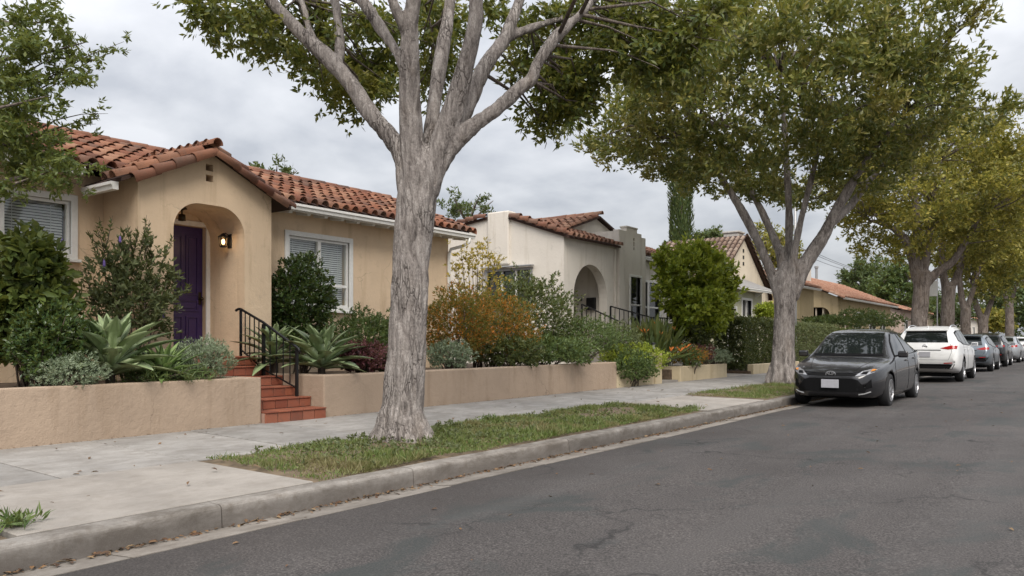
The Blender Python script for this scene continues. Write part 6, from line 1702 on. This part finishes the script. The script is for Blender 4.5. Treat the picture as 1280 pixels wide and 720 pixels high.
def make_car(sp, label, paint, loc, rotz, group='cars parked along the kerb'):
    root = thing('parked_car', (0, 0, 0), label, 'car', group)
    L = sp['L']; W = max(t[1] for t in sp['w']); r, tw = sp['wheel']; ax = sp['axles']
    mb = car_body(sp); sk = CarSkin(mb)
    body = mb.build('body', paint, root, smooth=True)
    cut = MB()
    for y in ax:
        for sx in (-1, 1):
            x0 = sx * (W - tw - 0.10); x1 = sx * (W + 0.2); n = 30; rr = r + 0.045
            ring = [(y + rr * math.cos(2 * math.pi * k / n), r + rr * math.sin(2 * math.pi * k / n)) for k in range(n)]
            cut.extr([ring], 'x', min(x0, x1), max(x0, x1))
    co = cut.build('cutter', M['blackpl'])
    m = body.modifiers.new('b', 'BOOLEAN'); m.operation = 'DIFFERENCE'; m.object = co; m.solver = 'EXACT'
    dg = bpy.context.evaluated_depsgraph_get()
    me2 = bpy.data.meshes.new_from_object(body.evaluated_get(dg)); body.modifiers.clear(); body.data = me2
    bpy.data.objects.remove(co)
    # wells read black inside, sills dark
    me2.materials.clear(); me2.materials.append(paint); me2.materials.append(M['blackpl'])
    for p in me2.polygons:
        c = p.center; p.material_index = 0
        for y in ax:
            dd = math.hypot(c.y - y, c.z - r)
            if dd < r + 0.055 and abs(c.x) < W - 0.01 and (abs(p.normal.x) > 0.9 and abs(c.x) < W - tw - 0.05 or dd > r + 0.03 and abs(p.normal.x) < 0.4): p.material_index = 1
        if c.z < sp.get('sill', 0.0) : p.material_index = 1
    ty, rm, bk = wheel_meshes(r, tw, sp.get('spokes', 5))
    for y in ax:
        for sx in (-1, 1):
            wr_ = bpy.data.objects.new('wheel', bk); COL.objects.link(wr_); wr_.parent = root; ORG[wr_.name] = Vector((0, 0, 0))
            wr_.location = (sx * (W - tw / 2 - 0.012), y, r); wr_.rotation_euler = (random.random() * 3, 0, 0 if sx > 0 else math.pi)
            for nm, me in (('tyre', ty), ('rim', rm)):
                o = bpy.data.objects.new(nm, me); COL.objects.link(o); o.parent = wr_
    bp, gl = M['blackpl'], sp.get('glass', M['carglass'])
    for side, sgn in (('right', 1), ('left', -1)):
        for poly in sp['side_glass']: sk.panel(poly, side, 0.004, 'side_window', gl, root)
        if 'win_frame' in sp: sk.panel(sp['win_frame'], side, 0.002, 'window_trim', bp, root)
        for ln in sp['seams']: sk.line(ln, side, 0.0045, 0, 'door_gap', bp, root)
        for (y, z) in sp['handles']:
            h = sk.hit((y, z), side)
            if h: MB().rbox(h.x - .018, h.x + .022, y - .10, y + .10, z - .015, z + .015, .008).build('door_handle', paint, root)
        if 'sill_trim' in sp: sk.panel(sp['sill_trim'], side, 0.003, 'sill_trim', bp, root)
        y, z = sp['mirror']; h = sk.hit((y, z - .03), side)
        if h:
            mm = MB().rbox(min(h.x + sgn * .05, h.x + sgn * .23), max(h.x + sgn * .05, h.x + sgn * .23), y - .06, y + .05, z - .055, z + .075, .03)
            mm.beam((h.x - sgn * .03, y, z - .03), (h.x + sgn * .08, y, z - .01), .05, .03)
            mr = mm.build('mirror', sp.get('mirror_mat', paint), root, smooth=False)
            MB().rbox(min(h.x + sgn * .07, h.x + sgn * .215), max(h.x + sgn * .07, h.x + sgn * .215), y + .0505, y + .054, z - .04, z + .06, .001).build('mirror_glass', M['chrome'], mr)
    for (poly, view, off, nm, mat) in sp['panels']:
        pr = sk.panel(poly, view, off, nm, M[mat] if isinstance(mat, str) else mat, root)
    for (pts, view, w, nm, mat) in sp.get('lines', ()): sk.line(pts, view, w, 0, nm, M[mat], root)
    for f in sp.get('extra', ()): f(root, sk, paint)
    # underside
    MB().box(-W * .7, W * .7, .5, L - .4, .16, interp(sp['bottom'], L / 2) + .03).build('underbody', bp, root)
    root.location = loc; root.rotation_euler = (0, 0, rotz)
    return root
M['carglass'] = darkglass("car_glass", (0.010, 0.013, 0.013))
def plate(root, sk, view, x, z, w=.30, h=.15, off=.012):
    p = sk.hit((x, z), view); s = -1 if view == 'front' else 1
    y0 = p.y + s * off
    o = MB().rbox(x - w / 2, x + w / 2, min(y0, y0 + s * .012), max(y0, y0 + s * .012), z - h / 2, z + h / 2, .004).build('licence_plate', M['plate'], root)
    return o
def ring_badge(root, sk, view, x, z, rx, rz, mat='rim', extra=True):
    p = sk.hit((x, z), view); s = -1 if view == 'front' else 1; y = p.y + s * .012
    mb = MB()
    def ell(cx, cz, a, b, t):
        pts = [(x + cx + a * math.cos(k * math.pi / 8), y, z + cz + b * math.sin(k * math.pi / 8)) for k in range(17)]; mb.tube(pts, t, 5, False)
    ell(0, 0, rx, rz, .009)
    if extra: ell(0, 0, rx * .32, rz * .95, .007); ell(0, rz * .4, rx * .68, rz * .45, .007)
    else: mb.beam((x - rx * 1.1, y, z), (x + rx * 1.1, y, z), .02, .02)
    return mb.build('emblem', M[mat], root)

# ---------------------------------------------------------------- dark grey sedan, nose towards the camera
SED = dict(L=4.62, wheel=(.318, .205), axles=(.95, 3.65), spokes=7, sill=0.0,
    top=[(0, .60), (.06, .66), (.14, .70), (.35, .77), (.7, .845), (1.05, .90), (1.25, .935), (1.40, 1.02), (1.72, 1.225), (2.05, 1.40), (2.4, 1.475), (2.8, 1.495), (3.15, 1.475), (3.5, 1.39), (3.85, 1.25), (4.1, 1.13), (4.35, 1.10), (4.5, 1.07), (4.58, .99), (4.62, .85)],
    belt=[(0, .52), (.1, .62), (.3, .70), (.7, .775), (1.1, .845), (1.5, .905), (2.2, .935), (3.0, .955), (3.6, .985), (4.1, 1.02), (4.4, 1.02), (4.62, .80)],
    bottom=[(0, .27), (.1, .215), (.4, .19), (1.2, .165), (3.6, .17), (4.2, .22), (4.62, .36)],
    w=[(0, .48), (.05, .57), (.14, .66), (.3, .75), (.6, .825), (1.0, .86), (2.2, .868), (3.6, .865), (4.1, .83), (4.4, .79), (4.55, .70), (4.62, .60)],
    wr=[(0, .40), (.1, .53), (.3, .63), (.7, .70), (1.15, .725), (1.4, .69), (1.75, .625), (2.1, .575), (2.6, .555), (3.1, .55), (3.5, .57), (3.9, .60), (4.2, .64), (4.45, .62), (4.62, .50)],
    side_glass=[[(1.60, .95), (2.62, .975), (2.66, 1.39), (2.30, 1.395), (1.95, 1.24)], [(2.72, .98), (3.52, 1.01), (3.42, 1.20), (3.12, 1.35), (2.75, 1.39)], [(3.57, 1.02), (3.86, 1.06), (3.50, 1.19)]],
    win_frame=[(1.48, .93), (3.95, 1.01), (3.98, 1.07), (3.3, 1.34), (2.7, 1.42), (2.25, 1.42), (1.9, 1.25)],
    seams=[[(1.42, .88), (1.36, .60), (1.42, .25)], [(2.68, .95), (2.69, .60), (2.62, .24)], [(3.50, .98), (3.46, .72), (3.28, .58)], [(1.42, .24), (3.2, .24)]],
    handles=[(2.48, .86), (3.35, .89)], mirror=(1.62, .98),
    panels=[([(-.615, .99), (.615, .99), (.515, 1.415), (-.515, 1.415)], 'front', .005, 'windscreen', M['carglass']),
            ([(-.65, .955), (.65, .955), (.64, .995), (-.64, .995)], 'front', .006, 'wiper_cowl', 'blackpl'),
            ([(-.53, 1.17), (.53, 1.17), (.46, 1.38), (-.46, 1.38)], 'rear', .005, 'rear_window', M['carglass']),
            ([(-.58, .31), (.58, .31), (.60, .38), (.47, .535), (.38, .56), (-.38, .56), (-.47, .535), (-.60, .38)], 'front', .004, 'lower_grille', 'blackpl'),
            ([(-.42, .60), (.42, .60), (.46, .645), (.16, .655), (-.16, .655), (-.46, .645)], 'front', .005, 'upper_grille', 'blackpl')]
           + [(pl_, 'front', .006, 'headlight', 'lamp_clear') for pl_ in ([(.42, .605), (.60, .625), (.70, .675), (.735, .725), (.66, .735), (.52, .69)], mirrorx([(.42, .605), (.60, .625), (.70, .675), (.735, .725), (.66, .735), (.52, .69)]))]
           + [(pl_, 'front', .010, 'headlight_lens', 'blackpl') for pl_ in ([(.50, .635), (.60, .64), (.62, .685), (.54, .68)], mirrorx([(.50, .635), (.60, .64), (.62, .685), (.54, .68)]))]
           + [(pl_, 'front', .010, 'indicator', 'amber') for pl_ in ([(.645, .685), (.705, .70), (.72, .722), (.665, .725)], mirrorx([(.645, .685), (.705, .70), (.72, .722), (.665, .725)]))]
           + [(pl_, 'front', .006, 'fog_lamp_bezel', 'blackpl') for pl_ in ([(.58, .36), (.68, .40), (.67, .55), (.60, .47)], mirrorx([(.58, .36), (.68, .40), (.67, .55), (.60, .47)]))]
           + [([(.45, .86), (.74, .88), (.74, 1.0), (.48, .98)], 'rear', .006, 'tail_light', 'lamp_red'), (mirrorx([(.45, .86), (.74, .88), (.74, 1.0), (.48, .98)]), 'rear', .006, 'tail_light', 'lamp_red')],
    lines=[([(-.50, .672), (-.15, .645), (.15, .645), (.50, .672)], 'front', .010, 'grille_bar', 'blackpl'), ([(-.66, .32), (-.57, .285), (-.48, .27)], 'front', .013, 'lip', 'metalgrey'), ([(.66, .32), (.57, .285), (.48, .27)], 'front', .013, 'lip', 'metalgrey'), ([(-.60, .90), (-.45, .78), (-.40, .71)], 'front', .004, 'bonnet_gap', 'blackpl'), ([(.60, .90), (.45, .78), (.40, .71)], 'front', .004, 'bonnet_gap', 'blackpl')],
    extra=[lambda r_, sk, p_: plate(r_, sk, 'front', 0, .46, .31, .155, .03), lambda r_, sk, p_: ring_badge(r_, sk, 'front', 0, .63, .085, .058)])
make_car(SED, 'dark grey sedan facing the camera, parked at the kerb by the broad tree', carpaint('paint_dark_grey', (0.017, 0.017, 0.019), 0.1, 0.25), (-3.88, 15.25, 0.0), 0.0)

# ---------------------------------------------------------------- SUV and hatchback seen from behind (nose points away: turn by 180 degrees)
def suv_spec(H=1.68, L=4.6):
    k = H / 1.68
    t = lambda tab: [(y, z * k) for y, z in tab]
    return dict(L=L, wheel=(.36, .225), axles=(.92, L - .98), spokes=5,
    top=t([(0, .70), (.06, .78), (.2, .90), (.6, 1.0), (1.1, 1.07), (1.35, 1.12), (1.6, 1.28), (1.95, 1.52), (2.3, 1.64), (2.8, 1.68), (3.5, 1.665), (4.0, 1.61), (4.2, 1.56), (4.33, 1.42), (4.44, 1.24), (4.50, 1.12), (4.55, 1.02), (4.58, .92), (4.60, .80)]),
    belt=t([(0, .60), (.2, .80), (.6, .92), (1.2, 1.0), (2.2, 1.04), (3.4, 1.09), (4.2, 1.13), (4.4, 1.10), (4.6, .74)]),
    bottom=t([(0, .34), (.3, .26), (1.2, .22), (3.7, .23), (4.3, .30), (4.6, .40)]),
    w=[(0, .60), (.08, .72), (.25, .82), (.6, .89), (1.0, .915), (2.4, .918), (3.8, .915), (4.25, .89), (4.45, .86), (4.55, .82), (4.60, .76)],
    wr=[(0, .5), (.2, .66), (.6, .74), (1.2, .77), (1.6, .70), (2.0, .63), (2.5, .61), (3.5, .61), (4.1, .60), (4.3, .65), (4.45, .73), (4.55, .74), (4.60, .70)],
    side_glass=[[(1.80, 1.09 * k), (2.62, 1.10 * k), (2.66, 1.52 * k), (2.30, 1.52 * k), (2.0, 1.36 * k)], [(2.72, 1.10 * k), (3.50, 1.14 * k), (3.52, 1.50 * k), (2.76, 1.53 * k)], [(3.58, 1.16 * k), (4.10, 1.24 * k), (3.95, 1.42 * k), (3.60, 1.49 * k)]],
    win_frame=[(1.70, 1.06 * k), (3.6, 1.11 * k), (4.18, 1.22 * k), (4.02, 1.46 * k), (3.6, 1.53 * k), (2.3, 1.55 * k), (1.95, 1.38 * k)],
    seams=[[(1.45, 1.0 * k), (1.42, .35)], [(2.68, 1.05 * k), (2.69, .35)], [(3.52, 1.1 * k), (3.45, .75), (3.25, .55)], [(1.45, .34), (3.25, .34)]],
    handles=[(2.48, .95 * k), (3.35, .98 * k)], mirror=(1.78, 1.10 * k),
    sill_trim=[(1.3, .26), (3.25, .26), (3.25, .36), (1.3, .36)],
    panels=[([(-.60, 1.17 * k), (.60, 1.17 * k), (.53, 1.50 * k), (-.53, 1.50 * k)], 'rear', .006, 'rear_window', M['carglass']),
            ([(-.66, 1.20 * k), (.66, 1.20 * k), (.58, 1.57 * k), (-.58, 1.57 * k)], 'front', .006, 'windscreen', M['carglass']),
            ([(-.72, .40), (.72, .40), (.78, .54), (.55, .50), (-.55, .50), (-.78, .54)], 'rear', .008, 'rear_diffuser', 'blackpl'),
            ([(-.42, .935 * k), (.42, .935 * k), (.42, .955 * k), (-.42, .955 * k)], 'rear', .008, 'tailgate_recess', 'blackpl'),
            ([(-.5, .5), (.5, .5), (.5, .72), (-.5, .72)], 'front', .006, 'grille', 'blackpl')]
           + [(q, 'rear', .008, 'tail_light', 'lamp_red') for q in ([(.40, 1.0 * k), (.60, .965 * k), (.82, .98 * k), (.83, 1.07 * k), (.70, 1.09 * k)], mirrorx([(.40, 1.0 * k), (.60, .965 * k), (.82, .98 * k), (.83, 1.07 * k), (.70, 1.09 * k)]))]
           + [(q, 'rear', .010, 'reflector', 'lamp_red') for q in ([(.50, .55), (.72, .565), (.72, .59), (.50, .575)], mirrorx([(.50, .55), (.72, .565), (.72, .59), (.50, .575)]))]
           + [(q, 'front', .006, 'headlight', 'lamp_clear') for q in ([(.45, .72), (.72, .78), (.70, .86), (.5, .80)], mirrorx([(.45, .72), (.72, .78), (.70, .86), (.5, .80)]))],
    lines=[([(-.66, 1.12 * k), (-.70, .9 * k), (-.62, .66), (.62, .66), (.70, .9 * k), (.66, 1.12 * k)], 'rear', .004, 'tailgate_gap', 'blackpl')],
    extra=[lambda r_, sk, p_: plate(r_, sk, 'rear', 0, .82 * k), lambda r_, sk, p_: ring_badge(r_, sk, 'rear', 0, 1.06 * k, .06, .05, extra=False)])
SUV = suv_spec()
def roof_rails(r_, sk, p_):
    for s in (-1, 1):
        a = [sk.hit((s * .56, y), 'top') for y in (2.2, 2.4, 3.0, 3.6, 3.85)]
        MB().tube([a[0], a[1] + Vector((0, 0, .05)), a[2] + Vector((0, 0, .055)), a[3] + Vector((0, 0, .05)), a[4]], .018, 6).build('roof_rail', M['chrome'], r_, smooth=True)
    h = sk.hit((0, 3.95), 'top'); MB().add([h + Vector((-.02, -.08, 0)), h + Vector((.02, -.08, 0)), h + Vector((0, .06, 0)), h + Vector((0, .06, .07))], [(0, 1, 3), (1, 2, 3), (2, 0, 3), (0, 2, 1)]).build('aerial_fin', p_, r_)
def spoiler(r_, sk, p_):
    hz = sk.hit((0, 4.16), 'top')
    mb = MB().add([(-.58, 4.0, hz.z + .03), (.58, 4.0, hz.z + .03), (.56, 4.34, hz.z - .03), (-.56, 4.34, hz.z - .03), (-.58, 4.0, hz.z - .04), (.58, 4.0, hz.z - .04), (.56, 4.34, hz.z - .06), (-.56, 4.34, hz.z - .06)], [(0, 1, 2, 3), (7, 6, 5, 4), (0, 1, 5, 4), (1, 2, 6, 5), (2, 3, 7, 6), (3, 0, 4, 7)])
    mb.build('spoiler', p_, r_, bevel=.01)
def exhaust(r_, sk, p_):
    MB().tube([(.45, 4.35, .33), (.45, 4.60, .33)], .035, 10).build('exhaust', M['chrome'], r_, smooth=True)
SUV['extra'] += [roof_rails, spoiler, exhaust]
make_car(SUV, 'white SUV seen from behind, parked beyond the dark grey sedan', carpaint('paint_white', (0.72, 0.72, 0.71), 0.0, 0.35), (-3.95, 30.6, 0.03), math.pi)
HAT = suv_spec(1.50, 4.45)
HAT['wheel'] = (.325, .21); HAT['extra'] = HAT['extra'][:2] + [lambda r_, sk, p_: MB().rbox(-.56, .56, 4.02, 4.30, 1.41, 1.44, .01).build('spoiler', p_, r_)]
HAT['top'] = [(y * 4.45 / 4.6, z) for y, z in HAT['top']]
for kk in ('belt', 'bottom', 'w', 'wr'): HAT[kk] = [(y * 4.45 / 4.6, z) for y, z in HAT[kk]]
make_car(HAT, 'blue-grey hatchback seen from behind, parked in front of the white SUV', carpaint('paint_blue_grey', (0.16, 0.185, 0.21), 0.5, 0.3), (-4.02, 40.2, 0.03), math.pi)
DRK = suv_spec(1.60, 4.3)
for kk in ('top', 'belt', 'bottom', 'w', 'wr'): DRK[kk] = [(y * 4.3 / 4.6, z) for y, z in DRK[kk]]
DRK['axles'] = (.86, 3.4)
make_car(DRK, 'black small SUV partly hidden between the hatchback and the silver sedan', carpaint('paint_black', (0.02, 0.021, 0.023), 0.3, 0.3), (-4.05, 47.3, 0.03), math.pi)
SIL = dict(SED)
SIL['extra'] = [lambda r_, sk, p_: plate(r_, sk, 'rear', 0, .80, .31, .155, .02)]
make_car(SIL, 'silver sedan seen from behind, beyond the black small SUV', carpaint('paint_silver', (0.42, 0.44, 0.46), 0.6, 0.3), (-4.0, 56.2, 0.03), math.pi)
make_car(SIL, 'white sedan at the right picture edge, farthest parked car', carpaint('paint_white_b', (0.70, 0.70, 0.70), 0.0, 0.35), (-4.0, 66.0, 0.03), math.pi)

# ================================================================== POLES, SIGN, WIRES
pp = atx(994, 400, -9.1)
tag(MB().tube([(pp.x, pp.y, 0.2), (pp.x, pp.y, 4), (pp.x, pp.y, 8.5)], [.07, .055, .045], 10).build('lamp_post', M['metalgrey'], loc=(pp.x, pp.y, 0.2), smooth=True), 'slender pale pole rising just right behind the broad tree trunk', 'pole')
sg = thing('street_sign', (-5.25, 44.0, 0.15), 'pale blank back of a street sign between the far tree trunks', 'sign')
sp_ = atx(1171.5, 360, -6.1); sg.location = (sp_.x, sp_.y, 0.15); ORG[sg.name] = Vector(sg.location)
MB().tube([(sp_.x, sp_.y, 0.15), (sp_.x, sp_.y, 4.6)], .03, 8).build('post', M['metalgrey'], sg)
MB().rbox(sp_.x - .42, sp_.x + .02, sp_.y - .05, sp_.y - .035, sp_.z - .40, sp_.z + .35, .005).build('panel', M['trim'], sg)
def pole(label, x, y, h):
    t = thing('utility_pole', (x, y, 0.2), label, 'utility pole')
    MB().tube([(x, y, 0.2), (x, y, h)], [.16, .10], 10).build('shaft', M['wood'], t, smooth=True)
    MB().box(x - 1.1, x + 1.1, y - .06, y + .06, h - .7, h - .55).build('crossarm', M['wood'], t)
    for dx in (-.95, -.4, .4, .95): MB().lathe([(.001, .16), (.04, .14), (.05, .06), (.02, .05), (.02, 0), (.001, 0)], (x + dx, y, h - .55), 8).build('insulator', M['metalgrey'], t)
    return (x, y, h)
q1 = pole('wooden utility pole seen far off between the limbs of the broad tree', -32, 110, 14.2)
q2 = pole('farther wooden utility pole behind the yellow-olive street trees', -32, 168, 14.6)
for i, dx in enumerate((-.95, .4, .95)):
    a, b = Vector((q1[0] + dx, q1[1], q1[2] - .40)), Vector((q2[0] + dx, q2[1], q2[2] - .40))
    pts = [a.lerp(b, k / 24) - Vector((0, 0, 0.9 * 4 * (k / 24) * (1 - k / 24))) for k in range(25)]
    o = MB().tube(pts, .03, 5).build('power_cable', M['rubber'], loc=a); tag(o, ('lowest', 'middle', 'upper')[i] + ' power cable strung behind the houses, right of the broad tree', 'cable', 'power cables behind the houses')
gl_ = atx(818, 432, -8.72); pl_t = thing('path_light', (gl_.x, gl_.y, 0.95), 'small black path light on the square gate pillar', 'lamp')
gl_.y = 17.8
pl_t.location = (-8.71, 17.8, 0.95); ORG[pl_t.name] = Vector((-8.71, 17.8, 0.95))
MB().lathe([(.001, 0), (.05, 0), (.05, .02), (.015, .03), (.015, .10), (.05, .11), (.001, .11)], (-8.71, 17.8, 0.95), 10).build('base', M['iron'], pl_t)
MB().lathe([(.03, .11), (.035, .13), (.035, .20), (.03, .21)], (-8.71, 17.8, 0.95), 10).build('lens', M['plate'], pl_t)
MB().lathe([(.06, .21), (.055, .24), (.001, .27), (.001, .21)], (-8.71, 17.8, 0.95), 10).build('cap', M['iron'], pl_t)
